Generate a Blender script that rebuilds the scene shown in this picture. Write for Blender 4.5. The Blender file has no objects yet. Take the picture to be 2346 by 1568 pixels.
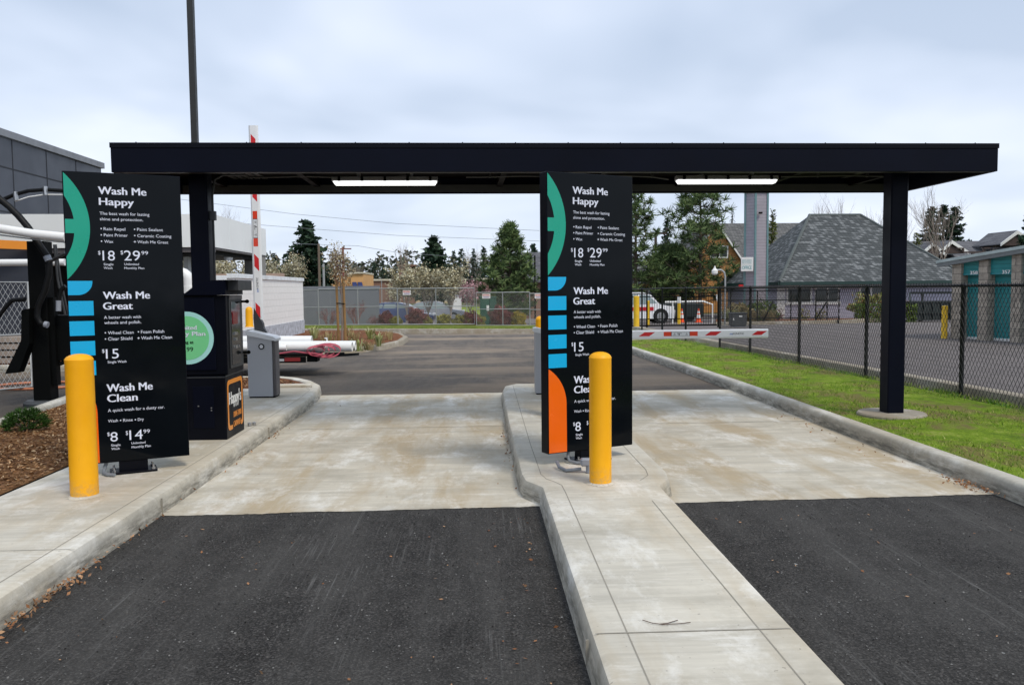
import bpy, math, random
import numpy as np
from mathutils import Vector, Matrix
sc = bpy.context.scene
col = sc.collection
rnd = random.Random(7)
R = math.radians

# ---------------------------------------------------------------- camera
FPX, CH, PITCH, YAW, ROLL = 1900.0, 1.65, math.atan(121/1900), R(2.41), 0.0095
fw = Vector((math.sin(YAW)*math.cos(PITCH), math.cos(YAW)*math.cos(PITCH), -math.sin(PITCH)))
r0 = Vector((math.cos(YAW), -math.sin(YAW), 0)); u0 = r0.cross(fw)
RT = r0*math.cos(ROLL)-u0*math.sin(ROLL); UP = u0*math.cos(ROLL)+r0*math.sin(ROLL)
cam = bpy.data.cameras.new('camera'); camo = bpy.data.objects.new('camera', cam); col.objects.link(camo)
camo.matrix_world = Matrix(((RT.x, UP.x, -fw.x, 0), (RT.y, UP.y, -fw.y, 0), (RT.z, UP.z, -fw.z, CH), (0, 0, 0, 1)))
cam.sensor_width = 36; cam.lens = 36*FPX/2346; cam.clip_end = 3000; cam.clip_start = .05
sc.camera = camo
# ---------------------------------------------------------------- sky and sun (overcast)
SUN_EL, SUN_AZ = R(52), R(143)
w = bpy.data.worlds.new('World'); sc.world = w; w.use_nodes = True
wn = w.node_tree.nodes; wl = w.node_tree.links; wn.clear()
def WN(t, **k):
    n = wn.new(t)
    for a, b in k.items(): setattr(n, a, b)
    return n
sky = WN('ShaderNodeTexSky', sky_type='NISHITA', sun_disc=False, sun_elevation=SUN_EL, sun_rotation=SUN_AZ)
bg1 = WN('ShaderNodeBackground'); bg1.inputs[1].default_value = .1; wl.new(sky.outputs[0], bg1.inputs[0])
tc = WN('ShaderNodeTexCoord'); sep = WN('ShaderNodeSeparateXYZ'); wl.new(tc.outputs['Generated'], sep.inputs[0])
ad = WN('ShaderNodeMath', operation='ADD'); ad.inputs[1].default_value = .22; wl.new(sep.outputs[2], ad.inputs[0])
mx_ = WN('ShaderNodeMath', operation='MAXIMUM'); mx_.inputs[1].default_value = .05; wl.new(ad.outputs[0], mx_.inputs[0])
dx = WN('ShaderNodeMath', operation='DIVIDE'); dy = WN('ShaderNodeMath', operation='DIVIDE')
wl.new(sep.outputs[0], dx.inputs[0]); wl.new(mx_.outputs[0], dx.inputs[1]); wl.new(sep.outputs[1], dy.inputs[0]); wl.new(mx_.outputs[0], dy.inputs[1])
cb = WN('ShaderNodeCombineXYZ'); wl.new(dx.outputs[0], cb.inputs[0]); wl.new(dy.outputs[0], cb.inputs[1])
no = WN('ShaderNodeTexNoise'); no.inputs['Scale'].default_value = 1.0; no.inputs['Detail'].default_value = 3.5; no.inputs['Roughness'].default_value = .5; no.inputs['Distortion'].default_value = .25
wl.new(cb.outputs[0], no.inputs['Vector'])
rp = WN('ShaderNodeValToRGB'); e = rp.color_ramp.elements
e[0].position = .38; e[0].color = (.42, .50, .63, 1); e[1].position = .64; e[1].color = (.68, .735, .84, 1)
m_ = e.new(.5); m_.color = (.53, .605, .735, 1)
wl.new(no.outputs[0], rp.inputs[0])
# overcast brightens a little towards the horizon
hr = WN('ShaderNodeMapRange'); hr.inputs[1].default_value = .0; hr.inputs[2].default_value = .30; hr.inputs[3].default_value = .38; hr.inputs[4].default_value = 0; wl.new(sep.outputs[2], hr.inputs[0])
hm = WN('ShaderNodeMix', data_type='RGBA'); wl.new(hr.outputs[0], hm.inputs[0]); wl.new(rp.outputs[0], hm.inputs[6]); hm.inputs[7].default_value = (.72, .77, .86, 1)
bg2 = WN('ShaderNodeBackground'); bg2.inputs[1].default_value = 1.03; wl.new(hm.outputs[2], bg2.inputs[0])
mxs = WN('ShaderNodeMixShader'); mxs.inputs[0].default_value = .93
wl.new(bg1.outputs[0], mxs.inputs[1]); wl.new(bg2.outputs[0], mxs.inputs[2])
wo = WN('ShaderNodeOutputWorld'); wl.new(mxs.outputs[0], wo.inputs[0])
sl = bpy.data.lights.new('sun', 'SUN'); sl.energy = 1.5; sl.angle = R(16); sl.color = (1, .92, .8)
so = bpy.data.objects.new('sun', sl); col.objects.link(so)
sdir = Vector((math.cos(SUN_EL)*math.sin(SUN_AZ), math.cos(SUN_EL)*math.cos(SUN_AZ), math.sin(SUN_EL)))
so.rotation_euler = sdir.to_track_quat('Z', 'Y').to_euler(); so.location = (0, 0, 40)
sc.view_settings.view_transform = 'Standard'; sc.view_settings.look = 'None'
sc.view_settings.exposure = .40; sc.view_settings.gamma = 1

# ---------------------------------------------------------------- pixel -> point on the real surface (measuring aid)
def ray(x, y): return fw+RT*((x-1173)/FPX)-UP*((y-784)/FPX)
def G(x, y, z=0):
    d = ray(x, y); t = (z-CH)/d.z; return Vector((d.x*t, d.y*t, z))
def V(x, y, Y):
    d = ray(x, y); t = Y/d.y; return Vector((d.x*t, Y, CH+d.z*t))
def hz(Y): return 0 if Y < 30 else (-(Y-30)*.024 if Y < 55 else -.6)
def GP(x, y):
    d = ray(x, y); t = -CH/d.z
    if t*d.y > 30:
        t = (-CH+.72)/(d.z+.024*d.y)
        if t*d.y > 55 or t < 0: t = (-.6-CH)/d.z
    return Vector((d.x*t, d.y*t, CH+d.z*t))

# ---------------------------------------------------------------- materials
def newmat(name):
    m = bpy.data.materials.new(name); m.use_nodes = True; nt = m.node_tree; b = nt.nodes['Principled BSDF']; return m, nt, b
def N(nt, t, **k):
    n = nt.nodes.new(t)
    for a, v in k.items(): setattr(n, a, v)
    return n
def noise(nt, vec, scale, det=4, rough=.55, dist=0):
    n = N(nt, 'ShaderNodeTexNoise'); n.inputs['Scale'].default_value = scale; n.inputs['Detail'].default_value = det
    n.inputs['Roughness'].default_value = rough; n.inputs['Distortion'].default_value = dist
    nt.links.new(vec, n.inputs['Vector']); return n.outputs[0]
def ramp(nt, fac, stops):
    r = N(nt, 'ShaderNodeValToRGB'); el = r.color_ramp.elements
    while len(el) < len(stops): el.new(.5)
    for e, (p, c) in zip(el, stops):
        e.position = p; e.color = (*c, 1) if not isinstance(c, (int, float)) else (c, c, c, 1)
    nt.links.new(fac, r.inputs[0]); return r.outputs[0]
def mix(nt, f, a, b, mode='MIX'):
    n = N(nt, 'ShaderNodeMix', data_type='RGBA', blend_type=mode)
    for s, v in ((n.inputs[0], f), (n.inputs[6], a), (n.inputs[7], b)):
        if hasattr(v, 'is_linked'): nt.links.new(v, s)
        elif isinstance(v, (int, float)): s.default_value = v
        else: s.default_value = (*v, 1)
    return n.outputs[2]
def pos(nt, sx=1, sy=1, sz=1, rot=0):
    g = N(nt, 'ShaderNodeNewGeometry'); m = N(nt, 'ShaderNodeMapping'); m.inputs['Scale'].default_value = (sx, sy, sz)
    m.inputs['Rotation'].default_value = (0, 0, rot)
    nt.links.new(g.outputs['Position'], m.inputs[0]); return m.outputs[0]
def bump(nt, b, h, s=.3, d=.01):
    n = N(nt, 'ShaderNodeBump'); n.inputs['Strength'].default_value = s; n.inputs['Distance'].default_value = d
    nt.links.new(h, n.inputs['Height']); nt.links.new(n.outputs[0], b.inputs['Normal'])
def mat(name, c, rough=.6, var=.12, scale=3, metal=0, fine=0, spec=.5, coat=0):
    m, nt, b = newmat(name)
    p = pos(nt); f = noise(nt, p, scale, 5)
    lo = tuple(max(0, x*(1-var)) for x in c); hi = tuple(x*(1+var) for x in c)
    cc = ramp(nt, f, [(.3, lo), (.7, hi)])
    nt.links.new(cc, b.inputs['Base Color'])
    rr = ramp(nt, noise(nt, p, scale*2.3, 3), [(.3, max(.02, rough-.08)), (.7, min(1, rough+.08))]); nt.links.new(rr, b.inputs['Roughness'])
    b.inputs['Metallic'].default_value = metal; b.inputs['Specular IOR Level'].default_value = spec
    if coat: b.inputs['Coat Weight'].default_value = coat
    if fine: bump(nt, b, noise(nt, p, fine, 3), .25, .004)
    return m
def concrete(name, base, stain=1., dirx=6, tan=.5, splash=.0):
    m, nt, b = newmat(name)
    p = pos(nt); pb = pos(nt, .8, 5, 5)
    c = ramp(nt, noise(nt, pb, .9, 7, .72, .3), [(.3, tuple(x*.78 for x in base)), (.52, base), (.72, tuple(min(1, x*1.13) for x in base))])
    br = ramp(nt, noise(nt, pos(nt, 1.2, 42, 42), 1., 3, .6), [(.3, (.93,)*3), (.7, (1.05,)*3)]); c = mix(nt, 1, c, br, 'MULTIPLY')
    t = ramp(nt, noise(nt, pos(nt, 1.3, .25, 1), 1.2, 6, .65, .3), [(.46, 0.), (.6, tan*stain)])
    c = mix(nt, t, c, (base[0]*.78, base[1]*.68, base[2]*.54))
    t2 = ramp(nt, noise(nt, pos(nt, .95, .5, 1, .2), 2.2, 8, .74, .25), [(.52, 0.), (.68, .6*stain)])
    c = mix(nt, t2, c, (.84, .83, .78))
    t4 = ramp(nt, noise(nt, pos(nt, .6, 2.6, 1, -.1), 2.5, 7, .75, .2), [(.56, 0.), (.72, .4*stain)])
    c = mix(nt, t4, c, (.84, .83, .78))
    t3 = ramp(nt, noise(nt, p, 1.1, 7, .7), [(.5, 0.), (.7, .6*stain)])
    c = mix(nt, t3, c, (base[0]*.60, base[1]*.585, base[2]*.55))
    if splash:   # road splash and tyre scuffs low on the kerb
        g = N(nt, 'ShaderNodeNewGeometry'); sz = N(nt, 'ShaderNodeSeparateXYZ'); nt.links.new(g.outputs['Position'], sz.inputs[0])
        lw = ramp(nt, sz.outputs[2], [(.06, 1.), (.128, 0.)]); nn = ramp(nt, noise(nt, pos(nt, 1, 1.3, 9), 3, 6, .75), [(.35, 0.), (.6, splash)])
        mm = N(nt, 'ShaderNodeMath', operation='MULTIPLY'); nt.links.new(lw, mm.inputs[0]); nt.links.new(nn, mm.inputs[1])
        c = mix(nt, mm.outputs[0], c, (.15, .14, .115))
    sp = ramp(nt, noise(nt, p, 38, 2), [(.71, 0.), (.75, .5)])
    c = mix(nt, sp, c, (.14, .12, .1))
    nt.links.new(c, b.inputs['Base Color']); b.inputs['Roughness'].default_value = .85; b.inputs['Specular IOR Level'].default_value = .3
    bump(nt, b, noise(nt, pos(nt, 4, 60, 60), 2.5, 4), .2, .003)
    return m
def asphalt(name, dark, light, dust, dustcol, speck=1., tanp=0., fresh=0):
    m, nt, b = newmat(name); p = pos(nt)
    vo = N(nt, 'ShaderNodeTexVoronoi'); vo.inputs['Scale'].default_value = 115; nt.links.new(p, vo.inputs['Vector'])
    f = noise(nt, p, 70, 3, .8)
    c = ramp(nt, f, [(.38, dark), (.5, tuple((a+bb)/2.2 for a, bb in zip(dark, light))), (.62, light)])
    g1 = ramp(nt, vo.outputs['Color'], [(.5, 0.), (.92, .62*speck)])
    c = mix(nt, g1, c, tuple(x*3.3 for x in light))
    md = ramp(nt, noise(nt, p, 5, 4, .6), [(.3, (.72,)*3), (.7, (1.3,)*3)]); c = mix(nt, 1, c, md, 'MULTIPLY')
    lf = ramp(nt, noise(nt, pos(nt, 1.9, .22, 1), 1.3, 6, .65, .3), [(.44, 0.), (.68, dust)])
    c = mix(nt, lf, c, dustcol)
    blot = ramp(nt, noise(nt, p, .55, 4), [(.35, .0), (.7, dust*.8)])
    c = mix(nt, blot, c, dustcol)
    if tanp:
        tp = ramp(nt, noise(nt, pos(nt, .16, .55, 1), 1., 5, .6, .5), [(.48, 0.), (.62, tanp)])
        c = mix(nt, tp, c, (.33, .265, .20))
    if fresh:   # less dust has been carried onto the newest strip next to the slab
        g = N(nt, 'ShaderNodeNewGeometry'); sy = N(nt, 'ShaderNodeSeparateXYZ'); nt.links.new(g.outputs['Position'], sy.inputs[0])
        wv = N(nt, 'ShaderNodeMath', operation='MULTIPLY_ADD'); nt.links.new(noise(nt, pos(nt, .3, 1, 1), 1.2, 5, .6), wv.inputs[0]); wv.inputs[1].default_value = 7; nt.links.new(sy.outputs[1], wv.inputs[2])
        mr_ = N(nt, 'ShaderNodeMapRange'); mr_.inputs[1].default_value = 16.5; mr_.inputs[2].default_value = 26; mr_.inputs[3].default_value = .62; mr_.inputs[4].default_value = 0; nt.links.new(wv.outputs[0], mr_.inputs[0])
        c = mix(nt, mr_.outputs[0], c, (.045, .042, .039))
    wp = ramp(nt, noise(nt, pos(nt, 1.3, .5, 1), 1., 3, .6), [(.46, .0), (.6, 1.)])
    for sx, rt, th in ((34, .05, .57), (52, -.02, .58), (22, .10, .60)):
        s0 = ramp(nt, noise(nt, pos(nt, sx, .8, 1, rt), 1.0, 5, .7), [(th, 0.), (th+.1, .62*speck)])
        s1 = N(nt, 'ShaderNodeMath', operation='MULTIPLY'); nt.links.new(s0, s1.inputs[0]); nt.links.new(wp, s1.inputs[1]); sc_ = s1.outputs[0]
        c = mix(nt, sc_, c, (.20, .195, .185))
    wh = ramp(nt, noise(nt, p, 21, 1), [(.79, 0.), (.815, .8*speck)])
    c = mix(nt, wh, c, (.5, .5, .48))
    nt.links.new(c, b.inputs['Base Color']); b.inputs['Roughness'].default_value = .9; b.inputs['Specular IOR Level'].default_value = .22
    bump(nt, b, f, 1., .02)
    return m
def wallvec(nt, k=(1, 1)):
    g = N(nt, 'ShaderNodeNewGeometry'); s = N(nt, 'ShaderNodeSeparateXYZ'); nt.links.new(g.outputs['Position'], s.inputs[0])
    a = N(nt, 'ShaderNodeMath', operation='MULTIPLY'); a.inputs[1].default_value = k[0]; nt.links.new(s.outputs[0], a.inputs[0])
    c = N(nt, 'ShaderNodeMath', operation='MULTIPLY_ADD'); c.inputs[1].default_value = k[1]; nt.links.new(s.outputs[1], c.inputs[0]); nt.links.new(a.outputs[0], c.inputs[2])
    cx = N(nt, 'ShaderNodeCombineXYZ'); nt.links.new(c.outputs[0], cx.inputs[0]); nt.links.new(s.outputs[2], cx.inputs[1]); return cx.outputs[0]
def brick(name, c1, c2, mortar, bw, bh, ms, k=(1, 1), rough=.85, bmp=.5, bias=0, nz=.15):
    m, nt, b = newmat(name); t = N(nt, 'ShaderNodeTexBrick')
    nt.links.new(wallvec(nt, k), t.inputs['Vector'])
    for s, v in (('Color1', c1), ('Color2', c2), ('Mortar', mortar)): t.inputs[s].default_value = (*v, 1)
    t.inputs['Scale'].default_value = 1; t.inputs['Brick Width'].default_value = bw; t.inputs['Row Height'].default_value = bh
    t.inputs['Mortar Size'].default_value = ms; t.inputs['Mortar Smooth'].default_value = .2; t.inputs['Bias'].default_value = bias
    n = ramp(nt, noise(nt, pos(nt), 9, 5, .7), [(.3, (1-nz,)*3), (.7, (1+nz,)*3)])
    c = mix(nt, 1, t.outputs['Color'], n, 'MULTIPLY')
    nt.links.new(c, b.inputs['Base Color']); b.inputs['Roughness'].default_value = rough
    iv = N(nt, 'ShaderNodeMath', operation='SUBTRACT'); iv.inputs[0].default_value = 1; nt.links.new(t.outputs['Fac'], iv.inputs[1])
    bump(nt, b, iv.outputs[0], bmp, .02); return m
def siding(name, c, pitch, depth=.5, rough=.6, dark=.45):
    m, nt, b = newmat(name); s = N(nt, 'ShaderNodeSeparateXYZ'); g = N(nt, 'ShaderNodeNewGeometry'); nt.links.new(g.outputs['Position'], s.inputs[0])
    q = N(nt, 'ShaderNodeMath', operation='DIVIDE'); q.inputs[1].default_value = pitch; nt.links.new(s.outputs[2], q.inputs[0])
    fr = N(nt, 'ShaderNodeMath', operation='FRACT'); nt.links.new(q.outputs[0], fr.inputs[0])
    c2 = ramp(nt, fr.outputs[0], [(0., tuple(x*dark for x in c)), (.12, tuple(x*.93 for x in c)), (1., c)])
    n = ramp(nt, noise(nt, pos(nt), 2, 4), [(.3, (.9,)*3), (.7, (1.06,)*3)])
    nt.links.new(mix(nt, 1, c2, n, 'MULTIPLY'), b.inputs['Base Color']); b.inputs['Roughness'].default_value = rough
    bump(nt, b, fr.outputs[0], depth, .03); return m
def shingle(name, c1, c2, bw=.33, bh=.22, bias=-.25, k=(1, .85)):
    m = brick(name, c1, c2, tuple(x*.35 for x in c1), bw, bh, .014, k, .9, .7, bias, .25); return m
def leaf(name, cols, rough=.6, trans=.0):
    m, nt, b = newmat(name); g = N(nt, 'ShaderNodeNewGeometry')
    a = ramp(nt, g.outputs['Random Per Island'], [(i/(len(cols)-1), c) for i, c in enumerate(cols)])
    n = ramp(nt, noise(nt, pos(nt), 1.3, 3), [(.35, (.72,)*3), (.65, (1.2,)*3)])
    nt.links.new(mix(nt, 1, a, n, 'MULTIPLY'), b.inputs['Base Color']); b.inputs['Roughness'].default_value = rough
    b.inputs['Specular IOR Level'].default_value = .2
    return m
def groundmat(name, stops, scale, fine=60, fb=.6, rough=.9, extra=None, bd=.02):
    m, nt, b = newmat(name); p = pos(nt)
    f1 = noise(nt, p, scale, 6, .65); f2 = noise(nt, p, fine, 3, .7)
    s = N(nt, 'ShaderNodeMath', operation='MULTIPLY_ADD'); s.inputs[1].default_value = .45; nt.links.new(f2, s.inputs[0]); 
    s2 = N(nt, 'ShaderNodeMath', operation='MULTIPLY'); s2.inputs[1].default_value = .55; nt.links.new(f1, s2.inputs[0]); nt.links.new(s2.outputs[0], s.inputs[2])
    c = ramp(nt, s.outputs[0], stops)
    if extra:
        t = ramp(nt, noise(nt, pos(nt, 1, .6, 1), extra[1], 5, .65, .4), [(extra[2], 0.), (extra[3], extra[4])]); c = mix(nt, t, c, extra[0])
    nt.links.new(c, b.inputs['Base Color']); b.inputs['Roughness'].default_value = rough; b.inputs['Specular IOR Level'].default_value = .15
    bump(nt, b, f2, fb, bd); return m
def glow(name, c, s):
    m, nt, b = newmat(name); b.inputs['Emission Color'].default_value = (*c, 1); b.inputs['Emission Strength'].default_value = s
    b.inputs['Base Color'].default_value = (.8, .8, .8, 1); return m

M = {}
M['conc'] = concrete('lane_concrete', (.56, .515, .42), 1.15, 6, .8)
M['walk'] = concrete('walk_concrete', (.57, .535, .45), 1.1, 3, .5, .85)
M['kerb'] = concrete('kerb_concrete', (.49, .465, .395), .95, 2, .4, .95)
M['oldkerb'] = concrete('weathered_kerb', (.34, .30, .235), .6, 2, .7)
M['asph'] = asphalt('fresh_asphalt', (.010, .0095, .009), (.046, .043, .040), .42, (.12, .115, .106))
M['asph_far'] = asphalt('dusty_asphalt', (.06, .055, .051), (.15, .136, .124), .6, (.24, .20, .16), .4, .9, 1)
M['asph_lot'] = asphalt('lot_asphalt', (.11, .098, .096), (.195, .174, .168), .4, (.24, .212, .20), .2)
M['joint'] = mat('joint_groove', (.30, .275, .225), .95)
M['mulch'] = groundmat('bark_mulch', [(.36, (.05, .022, .009)), (.46, (.16, .075, .03)), (.54, (.27, .135, .055)), (.64, (.42, .26, .13))], 6, 75, 1., bd=.03)
M['redmulch'] = groundmat('red_bark_mulch', [(.36, (.06, .022, .01)), (.5, (.2, .075, .032)), (.64, (.36, .18, .09))], 5, 60, 1., bd=.03)
M['lawn'] = groundmat('mossy_lawn', [(.34, (.07, .11, .010)), (.45, (.14, .235, .012)), (.54, (.22, .33, .018)), (.66, (.38, .39, .11))], 3.5, 40, 1., extra=((.22, .16, .07), 1.9, .48, .60, .8), bd=.04)
M['verge'] = groundmat('verge_turf', [(.34, (.05, .06, .012)), (.5, (.12, .16, .015)), (.66, (.22, .2, .06))], 2, 30, 1.)
M['farland'] = groundmat('rough_land', [(.35, (.05, .07, .02)), (.5, (.09, .1, .04)), (.65, (.14, .12, .08))], .2, 8, .5)
M['black'] = mat('black_coated_steel', (.0022, .0028, .006), .42, .2, 2, spec=.12)
M['navy'] = mat('navy_fascia_steel', (.002, .003, .009), .45, .2, 1.2, spec=.10)
M['soffit'] = mat('dark_soffit', (.002, .001, .001), .6, .2, 2, spec=.05)
M['under'] = mat('galvanised_deck', (.035, .035, .033), .5, .1, 2)
M['signblack'] = mat('sign_face_gloss', (.0028, .0042, .006), .09, .1, 2, spec=.13)
M['white_txt'] = mat('sign_white_vinyl', (.72, .75, .86), .4, .03)
M['green_g'] = mat('sign_green_vinyl', (.0, .33, .215), .22, .04, 2)
M['blue_g'] = mat('sign_blue_vinyl', (.0, .40, .72), .22, .03, 2)
M['orange_g'] = mat('sign_orange_vinyl', (.86, .13, .002), .22, .04, 2)
m_y, nt_, b_ = newmat('bollard_yellow')
c_ = ramp(nt_, noise(nt_, pos(nt_), 5, 5, .6), [(.3, (.90, .40, .003)), (.7, (.96, .455, .004))])
c_ = mix(nt_, ramp(nt_, noise(nt_, pos(nt_, 30, 30, 5), 1.6, 5, .75), [(.64, 0.), (.74, .4)]), c_, (.55, .24, .02))
g_ = N(nt_, 'ShaderNodeNewGeometry'); z_ = N(nt_, 'ShaderNodeSeparateXYZ'); nt_.links.new(g_.outputs['Position'], z_.inputs[0])
gr_ = N(nt_, 'ShaderNodeMath', operation='MULTIPLY'); nt_.links.new(ramp(nt_, z_.outputs[2], [(.16, 1.), (.30, 0.)]), gr_.inputs[0]); nt_.links.new(ramp(nt_, noise(nt_, pos(nt_), 22, 4, .7), [(.42, 0.), (.6, .6)]), gr_.inputs[1])
c_ = mix(nt_, gr_.outputs[0], c_, (.42, .30, .15)); nt_.links.new(c_, b_.inputs['Base Color']); b_.inputs['Specular IOR Level'].default_value = .35
nt_.links.new(ramp(nt_, noise(nt_, pos(nt_), 9, 4, .6), [(.3, .35), (.7, .6)]), b_.inputs['Roughness']); bump(nt_, b_, noise(nt_, pos(nt_), 60, 3), .12, .003); M['yellow'] = m_y
M['yellow2'] = mat('old_yellow_paint', (.85, .52, .02), .5, .1, 6)
M['silver'] = mat('light_grey_coat', (.40, .41, .43), .45, .04, 1, spec=.4)
M['silver_dk'] = mat('dark_grey_side', (.10, .09, .09), .5)
M['silver_dk2'] = mat('fixture_grey', (.33, .33, .34), .5)
M['silver_lt'] = mat('pale_grey_lid', (.66, .68, .7), .4, .04)
M['arm_white'] = mat('arm_white', (.82, .83, .84), .35, .03)
M['red'] = mat('reflective_red', (.62, .008, .012), .35, .06)
M['amber'] = mat('red_lens', (.72, .045, .01), .25, .06)
M['dkgrey'] = mat('dark_grey_steel', (.028, .03, .032), .5)
M['glass'] = mat('dark_glass', (.012, .015, .017), .05, .1, spec=.8)
M['mint'] = mat('mint_ring', (.38, .72, .68), .4, .03)
M['lgreen'] = mat('sticker_green', (.18, .62, .27), .4, .03)
M['ink'] = mat('black_ink', (.0035, .004, .004), .6, spec=.08)
M['logo_or'] = mat('logo_orange', (.80, .27, .015), .35, .05)
M['steelb'] = mat('brushed_steel', (.5, .5, .5), .35, .1, 10, 1)
M['galv'] = mat('galvanised_pipe', (.36, .37, .37), .45, .1, 5, .3)
M['galvwire'] = mat('galvanised_wire', (.34, .35, .34), .5, .1, 5, .2)
M['blkwire'] = mat('black_vinyl_wire', (.010, .012, .014), .55, .2, 5, spec=.25)
M['conduit'] = mat('grey_conduit', (.20, .22, .24), .5)
M['pvcgrey'] = mat('pvc_fitting', (.28, .30, .34), .45)
M['pvc'] = mat('white_pvc', (.84, .84, .82), .35, .05)
M['panel'] = mat('charcoal_panel', (.050, .056, .072), .38, .18, .4, spec=.4)
M['trim'] = mat('grey_coping', (.20, .21, .23), .5)
M['whitew'] = mat('white_fascia', (.86, .88, .86), .5, .05, .5)
M['greycol'] = mat('raw_column', (.22, .21, .19), .8, .15, 3, fine=20)
M['cmu'] = brick('painted_block', (.93, .92, .89), (.91, .90, .87), (.74, .73, .71), .4, .2, .006, (1, 1), .7, .5, 0, .05)
M['split'] = mat('split_face_block', (.48, .51, .56), .9, .35, 7, fine=12)
M['cap'] = mat('white_cap', (.82, .86, .88), .6)
M['greywall'] = mat('grey_metal_wall', (.155, .165, .19), .55, .06, .6)
M['lav'] = siding('lavender_clapboard', (.37, .345, .385), .19, dark=.35)
M['lavwall'] = siding('lavender_wall', (.44, .43, .53), .18, .3)
M['orangewall'] = siding('orange_clapboard', (.50, .23, .07), .3)
M['roof'] = shingle('patchy_shingle', (.066, .074, .076), (.36, .375, .38), .26, .13, -.5)
M['roof2'] = shingle('grey_shingle', (.10, .10, .10), (.17, .17, .165), .3, .16, 0)
M['roof3'] = shingle('slate_shingle', (.09, .09, .10), (.15, .15, .16), .6, .35, 0)
M['tealtrim'] = mat('teal_trim', (.13, .24, .25), .6)
M['dkgreen'] = mat('dark_green_gutter', (.012, .04, .035), .5)
M['winglass'] = mat('window_glass', (.035, .045, .045), .08, .2, .5, spec=.8)
M['white'] = mat('white_paint', (.78, .78, .75), .5, .04)
M['teal'] = siding('teal_rollup_door', (.035, .30, .31), .125, 1., .45, .22)
M['tealflat'] = mat('teal_steel', (.02, .22, .24), .45)
M['tanblock'] = brick('tan_split_block', (.42, .36, .29), (.31, .265, .215), (.17, .15, .13), .4, .2, .008, (1, 1), .95, .8, 0, .28)
M['roofmetal'] = mat('metal_roof', (.42, .48, .46), .4)
M['gutter'] = mat('grey_gutter', (.16, .17, .17), .5)
M['dumpster'] = mat('green_black_steel', (.010, .018, .017), .6, .3, 2)
M['rust'] = mat('rusty_inside', (.10, .045, .03), .9, .3, 3)
M['brickw'] = mat('brown_brick', (.25, .14, .10), .9, .12, .6)
M['stucco'] = mat('orange_stucco', (.66, .37, .15), .9, .06, .5)
M['cream'] = mat('cream_parapet', (.62, .57, .45), .8)
M['tanwall'] = mat('tan_gable', (.58, .47, .30), .8, .08, .5)
M['awning'] = mat('navy_awning', (.015, .03, .12), .7)
M['pinkwall'] = mat('pink_block_wall', (.47, .33, .27), .9, .1, 1)
M['bark'] = mat('bark', (.11, .085, .065), .95, .25, 6, fine=30)
M['twig'] = mat('grey_twig', (.24, .20, .17), .9, .2, 2)
M['redtwig'] = mat('reddish_twig', (.22, .10, .085), .9, .2, 2)
M['stake'] = mat('timber_stake', (.27, .16, .06), .9, .15, 5)
M['needle'] = leaf('fir_needles', [(.012, .028, .018), (.026, .052, .030), (.05, .085, .045)])
M['pine'] = leaf('pine_needles', [(.035, .065, .028), (.10, .16, .055), (.21, .27, .10)])
M['cedar'] = leaf('cedar_leaves', [(.04, .065, .01), (.11, .14, .02), (.2, .2, .035)])
M['blossom'] = leaf('cream_blossom', [(.20, .15, .08), (.42, .37, .22), (.72, .69, .52), (.20, .17, .07)])
M['pinkbl'] = leaf('pink_blossom', [(.42, .22, .24), (.6, .38, .4), (.3, .17, .15)])
M['budbrown'] = leaf('tan_buds', [(.2, .15, .08), (.36, .3, .18), (.5, .44, .3)])
M['hedge'] = leaf('hedge_leaves', [(.035, .07, .008), (.09, .15, .018), (.18, .24, .04)])
M['hedgey'] = leaf('yellow_green_hedge', [(.08, .10, .012), (.22, .25, .05), (.34, .33, .13), (.3, .12, .05)])
M['maroon'] = leaf('maroon_leaves', [(.09, .022, .024), (.18, .05, .05), (.28, .10, .08)])
M['olive'] = leaf('olive_leaves', [(.11, .10, .018), (.24, .22, .04), (.34, .30, .07)])
M['gold'] = leaf('gold_leaves', [(.25, .19, .02), (.5, .36, .04), (.2, .2, .04)])
M['spiky'] = leaf('variegated_blades', [(.16, .2, .04), (.4, .44, .16), (.62, .62, .36)])
M['straw'] = leaf('straw_blades', [(.3, .22, .1), (.48, .38, .2), (.25, .24, .08)])
M['dwarf'] = leaf('dwarf_pine_needles', [(.012, .04, .008), (.035, .09, .015), (.07, .15, .025)])
M['grassb'] = leaf('grass_blades', [(.06, .12, .008), (.13, .26, .012), (.25, .36, .025), (.46, .42, .16)])
M['weed'] = leaf('weeds', [(.06, .15, .02), (.12, .27, .03), (.2, .36, .05)])
M['chips'] = leaf('mulch_chips', [(.08, .035, .014), (.2, .095, .038), (.34, .18, .075), (.55, .4, .24)])
M['litter'] = leaf('dead_leaves', [(.15, .06, .025), (.34, .16, .07), (.55, .33, .18), (.1, .05, .03)])
M['straps'] = mat('red_ratchet_strap', (.40, .07, .10), .7)
M['rubber'] = mat('tyre_rubber', (.012, .012, .013), .8)
M['rim'] = mat('wheel_rim', (.4, .4, .4), .4, .1, 5, .6)
M['carglass'] = mat('pale_car_glass', (.22, .28, .28), .1, .1, 1, spec=.8)
M['carblue'] = mat('blue_car_paint', (.03, .05, .16), .2, .05, 1, spec=.6, coat=.6)
M['carsilver'] = mat('silver_car_paint', (.26, .27, .29), .25, .05, 1, .2, coat=.5)
M['carwhite'] = mat('white_truck_paint', (.75, .76, .78), .25, .04, 1, coat=.4)
M['stripe'] = mat('red_stripe_paint', (.55, .02, .03), .3)
M['coneor'] = mat('cone_orange', (.9, .1, .02), .5)
M['utilgreen'] = mat('cabinet_green', (.02, .085, .055), .5)
M['opgrey'] = mat('operator_plastic', (.05, .055, .06), .55)
M['pole'] = mat('bronze_pole', (.022, .022, .020), .5)
M['wood'] = mat('pole_wood', (.16, .12, .09), .95)
M['skin'] = mat('skin', (.5, .3, .22), .6)
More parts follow.
